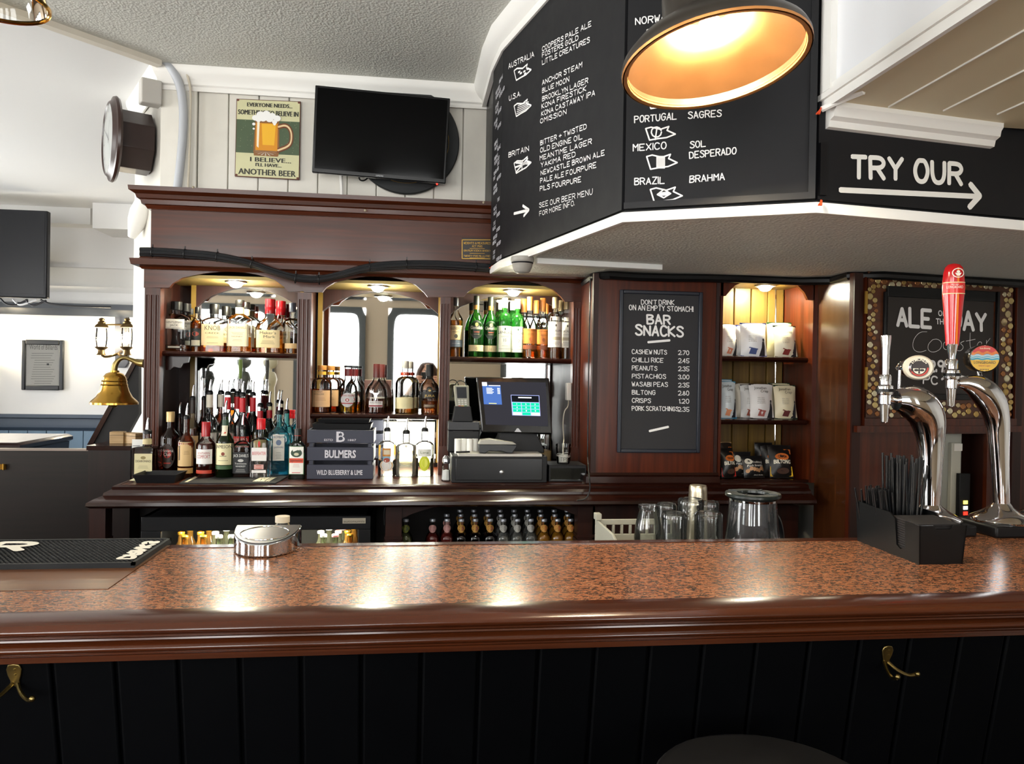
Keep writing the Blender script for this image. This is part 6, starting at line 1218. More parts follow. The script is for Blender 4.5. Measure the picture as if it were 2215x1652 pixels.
for px_ in (xa+.008, xb-.024):
    MB(NAVY).box(px_, px_+.016, yc0+.0095, yc0+.02, ZC, zs[5]).build('corner_post', cr)
MB(NAVY).box(xa+.009, xb-.009, yc0+.021, yc1-.01, ZC, ZC+.006).build('base_board', cr)
def tray(label, x0, x1, y0, y1, z, h, fl=.006):
    t = thing('black_tray', label, 'tray', ((x0+x1)/2, (y0+y1)/2, z)); w_ = .003
    MB(BLKM).box(x0+fl, x1-fl, y0+fl, y1-fl, z, z+.003).loft([[(x0+fl+a, y0+fl+a, zz), (x1-fl-a, y0+fl+a, zz), (x1-fl-a, y1-fl-a, zz), (x0+fl+a, y1-fl-a, zz)] for a, zz in ((0, z), (-fl, z+h), (-fl+w_, z+h), (w_, z+.003))], False, False).build('tray_body', t); return t
tray('shallow black tray lying on top of the slatted crate', xa+.018, xb-.012, yc0+.012, yc1-.01, zs[5]+.001, .024)
tray('smaller black tray stacked in the tray on the crate', xa+.035, xb-.02, yc0+.05, yc1-.02, zs[5]+.027, .016)
# ---- money tray, bar mat, salt
mtx = onz(300, 1047, ZC); q1 = onz(385, 1040, ZC)
mtr = tray('black plastic money tray with a banknote in front of the square amber bottle', onz(284, 1046, ZC).x, onz(384, 1044, ZC).x, onz(340, 1046, ZC).y+.01, onz(340, 1046, ZC).y+.155, ZC, .034, .012)
o = MB(mat('#c9c5a4', .6)).ext([(onz(313, 1030, ZC).x, mtx.y+.06, ZC+.006), (onz(348, 1030, ZC).x, mtx.y+.05, ZC+.006), (onz(346, 1030, ZC).x, mtx.y+.11, ZC+.014), (onz(316, 1030, ZC).x, mtx.y+.12, ZC+.012)], (0, 0, .001)).build('banknote'); tag(o, 'folded pale banknote lying in the black money tray', 'banknote')
bm_ = thing('bar_mat', 'flat black bar mat with cream markings on the back counter below the front-row bottles', 'bar mat', onz(500, 1040, ZC))
m0, m1, m2, m3 = [onz(*p, ZC) for p in ((388, 1047), (596, 1047), (622, 1032), (412, 1032))]
MB(RUB).ext([m0, m1, m2, m3], (0, 0, .005)).build('rubber_base', bm_)
mb = MB(mat('#e6dfc2', .6)); S_ = lambda u, v: (m0.lerp(m1, u)).lerp(m3.lerp(m2, u), v)+V((0, 0, .0058))
mb.poly([S_(.04, .1), S_(.07, .1), S_(.10, .95), S_(.055, .95)])
ls, wd_ = strokes('ABSOLUT', 0); ribbon(mb, [[(a/wd_, b) for a, b in p] for p in ls], .045, lambda a, b: S_(.74+.17*a, .2+.55*b)); mb.build('markings', bm_)
sa = thing('salt_shaker', 'glass salt shaker with a chrome top beside the till', 'salt shaker', (X(969, 3.26), 3.26, ZC)); sx_ = X(969, 3.26); hs = Z(969, 985, 3.26)-ZC; ws = .019
c = (sx_, 3.26, ZC)
MB(CLEAR).lathe([(ws, 0), (ws, .01), (ws*.82, hs*.68), (ws*.75, hs*.72)], c, 8).build('glass_body', sa); MB(mat('#efefec', .9)).lathe([(ws*.9, .006), (ws*.8, hs*.42), (0, hs*.46)], c, 8).build('salt', sa)
MB(CHROME).lathe([(ws*.82, hs*.70), (ws*.86, hs*.84), (ws*.7, hs*.93), (ws*.3, hs), (0, hs)], c, 20).build('lid', sa)
# ================================================================ till group
YT0 = YC+.05
dr_ = thing('cash_drawer', 'black cash drawer with a lock below the till screen', 'cash drawer', (X(1085, YT0), YT0+.1, ZC)); xa, xb = X(981, YT0), X(1188, YT0); zd = Z(1085, 987, YT0)
MB(BLKM).box(xa, xb, YT0+.004, YT0+.36, ZC, zd).build('housing', dr_, bev=.003); MB(mat('#101013', .3)).box(xa+.016, xb-.022, YT0-.004, YT0+.004, ZC+.012, zd-.008).build('drawer_front', dr_, bev=.002)
kp = ony(1085, 1021, YT0-.004); MB(STEEL).lathe([(.009, 0), (.009, .004), (.006, .006), (0, .006)], kp, 20, RX).box(kp.x-.001, kp.x+.001, YT0-.0115, YT0-.0095, kp.z-.004, kp.z+.004).build('lock', dr_)
tm_ = MB(mat('#cfcac2', .4, var=.4)).box(X(995, YT0), X(1176, YT0), YT0+.0, YT0+.12, zd, zd+.010).build('marbled_board'); tag(tm_, 'grey marbled board lying on top of the cash drawer', 'board')
zt_ = zd+.010
ro = None
for i, px in enumerate((993, 1006, 1019, 1031)):
    yq = YT0+.125; p = (X(px, yq), yq+.012*(i % 2), zd)
    lab = 'white till roll, %s of four standing on the cash drawer' % ('leftmost', 'second', 'third', 'rightmost')[i]
    if ro is None:
        ro = thing('till_roll', lab, 'paper roll', p, 'till rolls on the cash drawer', local=True); hh = Z(px, 949, yq)-zd
        MB(PAPER).lathe([(.014, 0), (.014, hh), (.005, hh), (.005, hh-.004), (0, hh-.004)], (0, 0, 0), 20).build('paper', ro)
    else: dup(ro, p, lab)
# card reader lying on the board
crd = thing('card_machine', 'grey and black card machine lying on the marbled board', 'card machine', (X(1077, YT0+.05), YT0+.05, zt_))
side = [(1037, 980), (1050, 981), (1058, 976), (1072, 977), (1084, 976), (1096, 980), (1108, 981), (1118, 967), (1118, 963), (1112, 959), (1060, 951), (1040, 953), (1035, 962)]
P3 = [ony(x, y, YT0+.02) for x, y in side]; zmin = min(p.z for p in P3); P3 = [p+V((0, 0, zt_+.001-zmin)) for p in P3]
MB(mat('#2b2d30', .4)).ext(P3[:9]+[P3[12]], (0, .06, 0)).build('base', crd, bev=.003); MB(mat('#a9a69c', .35)).ext([P3[12], P3[8]+V((0, 0, .001)), P3[9]+V((0, 0, .002)), P3[10]+V((0, 0, .002)), P3[11]+V((0, 0, .001))], (0, .058, 0)).build('keypad_shell', crd, bev=.003)
pn_ = MB(BLKM).tube([(X(990, YT0+.02), YT0+.03, zt_+.004), (X(1020, YT0+.02), YT0+.03, zt_+.006)], .004, 8); tag(pn_.build('black_clip'), 'small black pen drive lying on the marbled board in front of the till rolls', 'pen drive')
# till monitor
tsn = thing('till_monitor', 'black touchscreen till showing a green number pad', 'till', (X(1118, YT0+.2), YT0+.22, zd)); Ym = YT0+.13
m = [ony(*p, Ym-o) for p, o in (((1042, 934), .01), ((1195, 939), .01), ((1188, 817), -.035), ((1031, 815), -.035))]
nM = (m[1]-m[0]).cross(m[3]-m[0]).normalized(); nM = -nM if nM.y > 0 else nM
MP = lambda u, v, o=0: (m[0].lerp(m[1], u)).lerp(m[3].lerp(m[2], u), v)+nM*o
MB(BLKG).ext([MP(0, 0, -.03), MP(1, 0, -.03), MP(1, 1, -.03), MP(0, 1, -.03)], nM*.03).build('housing', tsn, bev=.006, seg=3)
SX0, SX1, SY0, SY1 = .065, .945, .135, .915
SQ = lambda u, v, o=.0012: MP(SX0+(SX1-SX0)*u, SY0+(SY1-SY0)*v, o)
mb = MB(emis('#35343a', .55)).poly([SQ(0, 0), SQ(1, 0), SQ(1, 1), SQ(0, 1)]); R4 = lambda u0, v0, u1, v1, o=.0018: mb.poly([SQ(u0, v0, o), SQ(u1, v0, o), SQ(u1, v1, o), SQ(u0, v1, o)])
mb.m(emis('#3f5c96', .9)); R4(.0, .47, .285, .92); mb.m(emis('#f2f2ee', 1.2)); R4(.0, .9, .075, .985, .002); R4(.1, .9, .28, .915, .0022)
for i in range(5): R4(.06, .84-i*.03, .15+.02*(i % 2), .852-i*.03, .0022); R4(.23, .84-i*.03, .27, .852-i*.03, .0022)
mb.m(emis('#d8cf6a', 1)); R4(.08, .485, .2, .5, .0022)
mb.m(emis('#8f97c8', 1)); R4(.435, .23, .885, .70); mb.m(emis('#16181c', .6)); R4(.443, .54, .877, .69, .002); mb.m(emis('#e6e6ea', 1)); R4(.55, .63, .76, .655, .0022)
mb.m(emis('#0ea37c', 1.1))
for i in range(3):
    for j in range(3): R4(.452+j*.145, .46-i*.075, .585+j*.145, .525-i*.075, .0022)
R4(.597, .24, .73, .30, .0022); mb.m(emis('#d9f2ea', 1.1))
for i in range(3):
    for j in range(3): print_text(mb, str(i*3+j+1), .518+j*.145, .475-i*.075, .035, lambda a, b: SQ(a, b, .0026))
mb.m(emis('#cfd6dc', 1)); R4(.452, .24, .585, .30, .0022); R4(.742, .24, .875, .30, .0022)
mb.build('screen', tsn)
MB(CHROME).ext([MP(.46, .02, .001), MP(.56, .02, .001), MP(.52, .085, .001), MP(.50, .085, .001)], nM*.002).build('maker_badge', tsn)
s0 = ony(1125, 945, Ym); MB(BLKM).loft([[(s0.x-a, y0, z), (s0.x+a, y0, z), (s0.x+a, y0+.12, z), (s0.x-a, y0+.12, z)] for a, y0, z in ((.115, Ym+.03, zd), (.112, Ym+.03, zd+.02), (.085, Ym+.035, s0.z), (.05, Ym+.04, s0.z+.10))]).build('stand', tsn, bev=.003)
# receipt printer with card machine docked on top
Yp = YT0+.17; xa, xb = X(972, Yp), X(1040, Yp)
prn = thing('receipt_printer', 'black receipt printer at the left of the till', 'printer', ((xa+xb)/2, Yp+.06, zd)); zp = Z(1000, 912, Yp); zz2 = Z(1000, 930, Yp)
MB(BLKM).box(xa, xb, Yp, Yp+.13, zd, zz2-.002).build('body', prn, bev=.004); MB(mat('#232428', .4)).box(xa, xb, Yp-.004, Yp+.13, zz2, zp).box(xa+.02, xb-.03, Yp-.006, Yp, zz2-.006, zz2-.002).build('lid', prn, bev=.004)
dk = thing('card_terminal', 'silver card terminal with keypad standing in a black dock on the receipt printer', 'card machine', (X(1000, Yp), Yp+.05, zp)); w0 = [ony(*p, Yp+.03-o) for p, o in (((986, 884), .02), (((1016, 884)), .02), ((1014, 833), 0), ((981, 833), 0))]
nD = (w0[1]-w0[0]).cross(w0[3]-w0[0]).normalized(); nD = -nD if nD.y > 0 else nD; DP = lambda u, v, o=0: (w0[0].lerp(w0[1], u)).lerp(w0[3].lerp(w0[2], u), v)+nD*o
MB(mat('#8f8d7e', .35)).ext([DP(0, 0, -.025), DP(1, 0, -.025), DP(1, 1, -.025), DP(0, 1, -.025)], nD*.025).build('handset', dk, bev=.005, seg=3)
mb = MB(mat('#23262b', .2)).poly([DP(.17, .45, .001), DP(.83, .45, .001), DP(.83, .92, .001), DP(.17, .92, .001)]); mb.build('display', dk)
mb = MB(mat('#c9c8bc', .5))
for i in range(4):
    for j in range(3): mb.m(mat(('#c62a2a', '#d9a92a', '#2f7a3f')[j] if i == 3 else '#c9c8bc', .5)).ext([DP(.2+.22*j, .33-i*.085, .0008), DP(.36+.22*j, .33-i*.085, .0008), DP(.36+.22*j, .385-i*.085, .0008), DP(.2+.22*j, .385-i*.085, .0008)], nD*.0015)
mb.build('keypad', dk)
MB(BLKM).loft([[(w0[0].x-a, y0, z), (w0[1].x+a, y0, z), (w0[1].x+a, y0+.07, z), (w0[0].x-a, y0+.07, z)] for a, y0, z in ((.016, Yp-.0, zp), (.012, Yp-.0, zp+.02), (.004, Yp+.0, w0[0].z+.012))]).build('dock', dk, bev=.003)
tag(MB(BLACK).tube([ony(*p, Yp+.06) for p in ((1012, 838), (1006, 826), (994, 822), (984, 830), (978, 860))], .0025, 6, 2).build('curly_lead'), 'thin black lead looping over the docked card terminal', 'cable')
# box, tips glass, charger
bk = thing('black_box', 'flat black box at the right of the cash drawer carrying the tips glass', 'box', (X(1232, YT0+.06), YT0+.1, ZC)); xa, xb = X(1191, YT0+.03), X(1273, YT0+.03); zk = Z(1232, 1006, YT0+.03)
xb = min(xb, sx0-.012)
MB(BLKM).box(xa, xb, YT0+.03, YT0+.20, ZC, zk).build('body', bk, bev=.003); MB(BLKG).box(xa+.008, xb-.008, YT0+.026, YT0+.03, ZC+.008, zk-.012).build('front_plate', bk)
tg = thing('tips_glass', 'tumbler lined with white paper marked TIPS on the flat black box', 'glass', (X(1222, YT0+.09), YT0+.09, zk)); c = (X(1222, YT0+.09), YT0+.09, zk); hg = Z(1222, 960, YT0+.09)-zk
MB(CLEAR).lathe([(.026, 0), (.028, .004), (.034, hg), (.0325, hg), (.027, .008), (0, .008)], c, 28).build('glass_body', tg); MB(mat('#e2dcd2', .7)).lathe([(.0255, .009), (.0295, hg*.45)], c, 24, c0=False, c1=False).tube([(c[0]+.0302*math.cos(t), c[1]+.0302*math.sin(t), zk+hg*(.45+.1*math.sin(t*2))) for t in [2*PI*k/16 for k in range(17)]], .001, 5).build('paper_lining', tg)
mb = MB(mat('#4a4844', .6)); ls, wd_ = strokes('TIPS', .03); ribbon(mb, [[(a, b) for a, b in p] for p in ls], .05, lambda a, b: V((c[0]+(a/wd_-.5)*.034, c[1]-math.sqrt(.0305**2-((a/wd_-.5)*.034)**2)-.0005, zk+.014+b*.016))); mb.build('lettering', tg)
so2 = ony(1230, 846, YV+.03); sk = thing('charger', 'white plug charger with a cable hanging on the pilaster beside the till', 'charger', so2); xk = pil[3][0]-.001
MB(mat('#ddd6cb', .4)).box(xk-.022, xk, YV+.01, YV+.05, Z(1230, 866, YV), Z(1230, 828, YV)).build('plug', sk, bev=.003); MB(mat('#cfc4ae', .4)).tube([(xk-.01, YV+.03, Z(1230, 866, YV))]+[ony(x, y, YV-.0) for x, y in ((1229, 880), (1220, 888), (1217, 920), (1220, 950), (1221, 975))][:4]+[(c[0], c[1]+.01, zk+hg*.9), (c[0], c[1], zk+.02)], .0026, 6, 2).build('lead', sk)
jr = thing('glass_jar', 'clear glass jar half hidden behind the till screen', 'jar', (X(1182, YV+.14), YV+.14, ZC)); c = (X(1182, YV+.14), YV+.14, ZC); hj = Z(1182, 938, YV+.14)-ZC
MB(CLEAR).lathe([(.034, 0), (.036, .01), (.036, hj*.8), (.030, hj*.9), (.031, hj)], c, 24, c1=False).build('glass_body', jr); MB(mat('#b59a6a', .7)).lathe([(.031, .008), (.032, hj*.55), (0, hj*.6)], c, 16).build('contents', jr)
tag(MB(BLACK).tube([(sx0-.010, YS+.035, ZT-.02), (sx0-.012, YS+.03, 1.7), (sx0-.010, YS+.035, 1.3), (sx0-.012, YS+.02, ZC+.10)]+[ony(x, y, YC-.10) for x, y in ((1275, 1035), (1277, 1060), (1268, 1080), (1248, 1082))], .003, 6, 2).build('hanging_cable'), 'thin black cable running down the left edge of the snacks board pier', 'cable')
# ================================================================ snack board on the pier
sb = thing('snack_board', 'tall framed blackboard headed BAR SNACKS with a price list', 'chalkboard', ony(1425, 976, YS))
pS = Plane((0, YS-.001, 0), (1, 0, 0)); c4 = [V(pS.hit(*p)) for p in ((1333, 977), (1512, 980), (1518, 632), (1340, 627))]
sx_0, sx_1 = (c4[0].x+c4[3].x)/2, (c4[1].x+c4[2].x)/2; sz0, sz1 = (c4[0].y+c4[1].y)/2, (c4[2].y+c4[3].y)/2
mb = MB(mat('#20242e', .35)); fw_ = .016
for x0, x1, z0, z1 in ((sx_0, sx_0+fw_, sz0, sz1), (sx_1-fw_, sx_1, sz0, sz1), (sx_0+fw_, sx_1-fw_, sz0, sz0+fw_), (sx_0+fw_, sx_1-fw_, sz1-fw_, sz1)): mb.box(x0, x1, YS-.018, YS-.001, z0, z1)
mb.build('frame', sb, bev=.004, seg=3)
sf = MB(mat('#232226', .6, var=.3)).box(sx_0+fw_, sx_1-fw_, YS-.007, YS-.001, sz0+fw_, sz1-fw_).build('blackboard', sb)
pS2 = Plane((0, YS-.0075, 0), (1, 0, 0)); mb = MB(CHALK)
for tx, x0, y0, x1, y1, hp, w in [("DON'T DRINK", 1387, 658, 1458, 659, 11, .085), ('ON AN EMPTY STOMACH!', 1361, 670, 1499, 674, 12, .085), ('BAR', 1400, 700, 1449, 701, 22, .11), ('SNACKS', 1375, 724, 1477, 728, 24, .105)]: ptext(mb, pS2, tx, (x0, y0), (x1, y1), hp, w, .0015)
for i, (a_, b_) in enumerate([('CASHEW NUTS', '2.70'), ('CHILLI RICE', '2.45'), ('PEANUTS', '2.35'), ('PISTACHIOS', '3.00'), ('WASABI PEAS', '2.35'), ('BILTONG', '2.80'), ('CRISPS', '1.20'), ('PORK SCRATCHINGS', '2.35')]):
    y = 765+i*17.5; x1 = 1367+[75, 67, 54, 73, 77, 50, 40, 100][i]; ptext(mb, pS2, a_, (1367, y), (x1, y+1.2), 10.5, .085, .0015); ptext(mb, pS2, b_, (1467, y+2), (1490, y+2.4), 10.5, .085, .0015)
pline(mb, pS2, [(1402, 740), (1448, 736)], 5, .0015); pline(mb, pS2, [(1405, 932), (1445, 923)], 5, .0015); mb.build('chalk_lettering', sf)
# ================================================================ snack packets in the alcove
def packet(label, px, Y, z0, topy, wpx, rot, tilt, col, edge, art, group, name='crisp_packet'):
    x = X(px, Y, topy); h = (ony(px, topy, Y).z-z0); w = wpx/2*Y/FL; t = thing(name, label, 'snack packet', (x, Y, z0), group, local=True, rot=rot)
    R = Matrix.Rotation(-tilt, 3, 'X'); n1, n2 = 9, 11; rnd = random.Random(int(px*7+topy))
    def surf(u, v, s_): 
        bul = max(0, 1-abs(u)**2.4)*max(0, math.sin(PI*min(1, max(0, (v-.04)/.9))))**.6; d_ = .03*bul*(1 if s_ < 0 else .7)
        wr = .0035*math.sin(u*5+v*11+px)*math.sin(v*7+px)*bul; sq = 1-.07*math.sin(PI*v)
        return R @ V((u*w*sq, s_*(d_+.0006)-wr*(1 if s_ < 0 else 0), v*h))
    mb = MB(mat(col, .38)); rows = [[surf(-1+2*i/n1, j/n2, -1) for i in range(n1+1)]+[surf(1-2*i/n1, j/n2, 1) for i in range(n1+1)] for j in range(n2+1)]
    mb.loft(rows); mb.m(mat(edge, .4))
    for a_, b_ in ((.955, 1.0), (0, .035)): mb.loft([[surf(-1+2*i/n1, a_+(b_-a_)*k, -1)+V((0, -.0012, 0)) for i in range(n1+1)] for k in (0, 1)], False, False)
    mb.build('foil_bag', t); q = lambda u, v, o=.0016: surf(u, v, -1)+R @ V((0, -o-.0012, 0))
    mb = MB()
    if art[0] == 'crisp':
        mb.m(mat('#4a4038', .5)); print_text(mb, 'Jonathan', -.15, .83, .085, q, width=1.05, shear=.25); print_text(mb, 'Crisp', .12, .73, .085, q, width=.65, shear=.25)
        mb.m(mat('#8a8478', .5))
        for i in range(4): print_text(mb, ('SEA SALT', 'HAND COOKED', 'ENGLISH', 'CRISPS')[i], -.25, .56-i*.05, .03, q, width=.6)
        mb.m(mat('#2a2a30', .5)); k = art[2] if len(art) > 2 else .62
        mb.poly([q(k+u*.2, v) for u, v in [(-1.2, .02), (1, .02), (.9, .3), (.5, .42), (.2, .44), (-.3, .42), (-.6, .25)]]); mb.poly([q(k+.03+.1*math.cos(a), .475+.045*math.sin(a)) for a in [2*PI*j/10 for j in range(10)]])
        mb.m(mat(art[1], .5)).poly([q(u, v) for u, v in [(-.45, .08), (.1, .06), (.15, .2), (-.35, .24)]]).poly([q(u, v) for u, v in [(-.5, .24), (.2, .19), (.2, .215), (-.48, .265)]])
    elif art[0] == 'biltong':
        mb.m(mat(art[1], .4)); mb.poly([q(u, v) for u, v in [(-.97, .04), (.97, .04), (.97, .34), (-.97, .34)]]); mb.m(mat('#c9692a', .5)).poly([q(.0+.62*math.cos(a), .62+.11*math.sin(a), .002) for a in [2*PI*j/18 for j in range(18)]]).poly([q(u, v, .002) for u, v in [(.2, .86), (.9, .86), (.9, .70)]])
        mb.m(mat('#2a1610', .5)); print_text(mb, 'CRUGA', 0, .59, .08, lambda u, v: q(u, v, .0028), width=.8, bold=.03)
        mb.m(mat('#f1ead8', .5)); print_text(mb, 'BILTONG', 0, .41, .12, lambda u, v: q(u, v, .0028), width=1.5, bold=.03)
        mb.m(mat('#4a332a', .5)).poly([q(.02+.55*math.cos(a), .19+.09*math.sin(a), .0028) for a in [2*PI*j/16 for j in range(16)]])
    else:
        mb.m(mat('#c9c3b6', .4)).poly([q(-.6+.28*math.cos(a), .72+.14*math.sin(a)) for a in [2*PI*j/14 for j in range(14)]]); mb.m(mat('#f1ece2', .5)); print_text(mb, 'Traditional', .2, .62, .10, q, width=1.1, shear=.2); print_text(mb, 'Pork Scratchings', .05, .47, .09, q, width=1.7, shear=.2); print_text(mb, 'Family Butcher', .3, .08, .05, q, width=1.0, shear=.2)
        mb.m(mat('#b98a62', .6))
        for i in range(7): mb.poly([q(-.75+.24*i+.16*math.cos(a), .29+.03*((i*3) % 4)+.09*math.sin(a), .0016+.0002*i) for a in [2*PI*j/8 for j in range(8)]])
    mb.build('printed_front', t); return t
g = 'snack packets in the alcove'; zc0 = ZC+.012; Yf = YS+.085; CR = '#ece7dd'
packet('pale packet with a pink box picture at the left of the top snack shelf', 1578, Yf, zs1, 700, 46, .25, .12, CR, '#6b5340', ('crisp', '#d98a6a'), g)
packet('silver packet half hidden behind the blue-topped white one on the top snack shelf', 1614, Yf+.05, zs1, 703, 50, .1, .06, '#dfe3e6', '#3a4a9a', ('crisp', '#b0524a'), g)
packet('white packet with a blue top edge, middle of the top snack shelf', 1632, Yf-.005, zs1, 697, 62, -.05, .14, '#eef0f2', '#3a4fae', ('crisp', '#4a5a8a'), g)
packet('yellowish packet with a green top behind the right front packet on the top snack shelf', 1686, Yf+.05, zs1, 697, 58, -.1, .05, '#dfd7a6', '#24502a', ('crisp', '#7a8a4a'), g)
packet('cream green-edged packet with a red chair picture, front right of top snack shelf', 1702, Yf-.005, zs1, 703, 60, .12, .16, '#ece6cc', '#22391f', ('crisp', '#8a3a34'), g)
packet('light blue packet with an orange box picture at the left of the middle snack shelf', 1576, Yf, zs2, 824, 44, .1, .12, '#d9e0e2', '#46a6cc', ('crisp', '#e0936a'), g)
packet('light blue packet behind the leftmost one on the middle snack shelf', 1568, Yf+.06, zs2, 820, 36, 0, .04, '#c9d8de', '#46a6cc', ('crisp', '#e0936a'), g)
packet('beige packet at the back left of the white trio on the middle snack shelf', 1608, Yf+.06, zs2, 828, 40, .1, .06, '#cfc5b4', '#6b5a48', ('crisp', '#9a6a5a'), g)
packet('white packet in the middle of the white trio on the middle snack shelf', 1622, Yf+.03, zs2, 831, 42, .05, .1, '#dcdad8', '#8a8684', ('crisp', '#a85a4a'), g)
packet('white packet with a red box and a dark figure, front of the middle snack shelf', 1650, Yf-.01, zs2, 829, 58, 0, .16, '#e6e2e0', '#3a302c', ('crisp', '#b0605a'), g)
packet('cream packet with a dark green edge, right front of the middle snack shelf', 1702, Yf-.005, zs2, 832, 56, .05, .16, '#e3d7b6', '#1f3a24', ('crisp', '#6a3434'), g)
packet('cream packet tucked behind the right-hand one on the middle snack shelf', 1686, Yf+.05, zs2, 828, 52, -.06, .05, '#d3c8a4', '#1f3a24', ('crisp', '#6a3434'), g)
BK_ = '#171413'; gb = 'dried meat packets in the alcove'
packet('black biltong packet with a red lower half at the bottom left of the alcove', 1578, Yf-.01, zc0, 968, 40, .25, .25, BK_, '#1a1615', ('biltong', '#c3261f'), gb, 'biltong_packet')
packet('black biltong packet behind the red one with its top showing at the alcove left edge', 1570, Yf+.06, zc0, 956, 32, .1, .06, '#241b16', '#c9a06a', ('biltong', '#c3261f'), gb, 'biltong_packet')
packet('black biltong packet with a yellow lower half at the bottom right of the alcove', 1692, Yf-.01, zc0, 962, 56, -.05, .26, BK_, '#1a1615', ('biltong', '#e0b21f'), gb, 'biltong_packet')
packet('yellow and black biltong packet just behind the front yellow one', 1672, Yf+.045, zc0, 962, 54, -.05, .12, BK_, '#1a1615', ('biltong', '#e0b21f'), gb, 'biltong_packet')
packet('black packet standing at the back behind the yellow biltong packets', 1652, Yf+.09, zc0, 957, 44, .05, .03, '#141212', '#141212', ('biltong', '#e0b21f'), gb, 'biltong_packet')
packet('black pork scratchings packet lying tilted in front at the bottom of the alcove', 1633, Yf-.01, zc0, 985, 56, .2, .3, '#1b1a1b', '#26221f', ('pork',), gb, 'pork_scratchings_packet')
packet('second black pork scratchings packet behind the tilted front one', 1606, Yf+.05, zc0, 977, 48, .1, .12, '#1b1a1b', '#26221f', ('pork',), gb, 'pork_scratchings_packet')
# ================================================================ drinks cooler with bottles, below the left of the back counter
Yc = 3.22; fx0, fx1 = X(305, Yc, 1120), X(802, Yc, 1120); zf = Z(550, 1117, Yc)
fr = thing('drinks_cooler', 'black glass-fronted drinks cooler with lit bottle shelf under the back counter', 'fridge', ((fx0+fx1)/2, Yc, 0))
d_ = .07; zg = Z(550, 1147, Yc)
mb = MB(BLKM).box(fx0, fx1, Yc, Yc+.02, zg, zf).box(fx0, fx0+.075, Yc, Yc+.02, .1, zg).box(fx1-.05, fx1, Yc, Yc+.02, .1, zg).box(fx0, fx1, Yc, Yc+.02, .08, .16); mb.build('door_frame', fr, bev=.002)
MB(BLKM).box(fx0, fx1, Yc+.02, Yc+.48, zf-.012, zf).box(fx0, fx0+.02, Yc+.02, Yc+.48, .08, zf).box(fx1-.02, fx1, Yc+.02, Yc+.48, .08, zf).box(fx0, fx1, Yc+.46, Yc+.48, .08, zf).box(fx0, fx1, Yc+.02, Yc+.48, .08, .10).build('cabinet_body', fr)
zsf = Z(550, 1156, Yc+.09)-.195
MB(mat('#b9b7b0', .4)).box(fx0+.02, fx1-.02, Yc+.05, Yc+.46, zsf-.01, zsf).build('shelf', fr)
MB(PANE).box(fx0+.075, fx1-.05, Yc+.008, Yc+.012, .16, zg).build('door_glass', fr)
MB(emis((1, .93, .7), 4)).box(fx0+.06, fx1-.06, Yc+.03, Yc+.05, zf-.03, zf-.02).build('light_strip', fr)
l = light('cooler_lamp', 'AREA', (0, 0, 0), 8, (1, .9, .66), fx1-fx0-.2, sizey=.05); l.parent = fr; l.location = (0, .10, zf-.025)
pk = Plane((0, Yc-.001, 0), (1, 0, 0)); mb = MB(mat('#c7bba6', .35)); strip(mb, pk, 741, 1132, 791, 1120, .0015); mb.m(mat('#4a4238', .5)); print_text(mb, 'autonumis', pk.hit(766, 1129)[0], pk.hit(766, 1129.5)[1], .010, lambda u, v: pk.at(u, v, .0022), width=.085); mb.build('maker_badge', fr)
gfz = 'capped bottles inside the drinks cooler'
def cooler_bottle(label, px, Y, capc, bc): 
    x = X(px, Y, 1160); t = thing('beer_bottle', label, 'bottle', (x, Y, zsf), gfz, local=True); hb_ = .195
    MB(bc).lathe([(.026, 0), (.030, .006), (.030, .10), (.026, .13), (.0135, .155), (.0125, hb_-.004), (.0125, hb_)], n=16).build('glass_body', t); MB(capc).lathe([(.0145, hb_-.012), (.015, hb_-.004), (.012, hb_), (0, hb_)], n=14).build('crown_cap', t); return t
BG = glass((.75, .45, .12), body=.25, bodycol=(.5, .25, .05)); GG = glass((.6, .7, .55), body=.15, bodycol=(.3, .3, .2)); gcap = mat('#d9a23a', .25, .8); wcap = mat('#ecebe6', .3); pcap = mat('#d58a90', .35)
cols = {'gold': (gcap, BG), 'white': (wcap, GG), 'pink': (pcap, GG)}; first = {}
for kind, lst in (('gold', [(400, 0), (392, 1), (411, 2), (440, 0), (434, 1), (452, 2), (757, 0), (752, 1), (766, 2)]), ('white', [(474, 0), (466, 1), (490, 2), (501, 0), (515, 1), (700, 0), (694, 1), (712, 2)]), ('pink', [(725, 0), (732, 1), (742, 2)])):
    for i, (px, r_) in enumerate(lst):
        Y = Yc+.09+r_*.075; lab = '%s-capped bottle in the cooler %s row, number %s of that cap colour from the left' % (kind, ('front', 'second', 'back')[r_], ['one', 'two', 'three', 'four', 'five', 'six', 'seven', 'eight', 'nine'][sorted(p for p, _ in lst).index(px)])
        if kind not in first: first[kind] = cooler_bottle(lab, px, Y, *cols[kind])
        else: dup(first[kind], (X(px, Y, 1160), Y, zsf), lab)
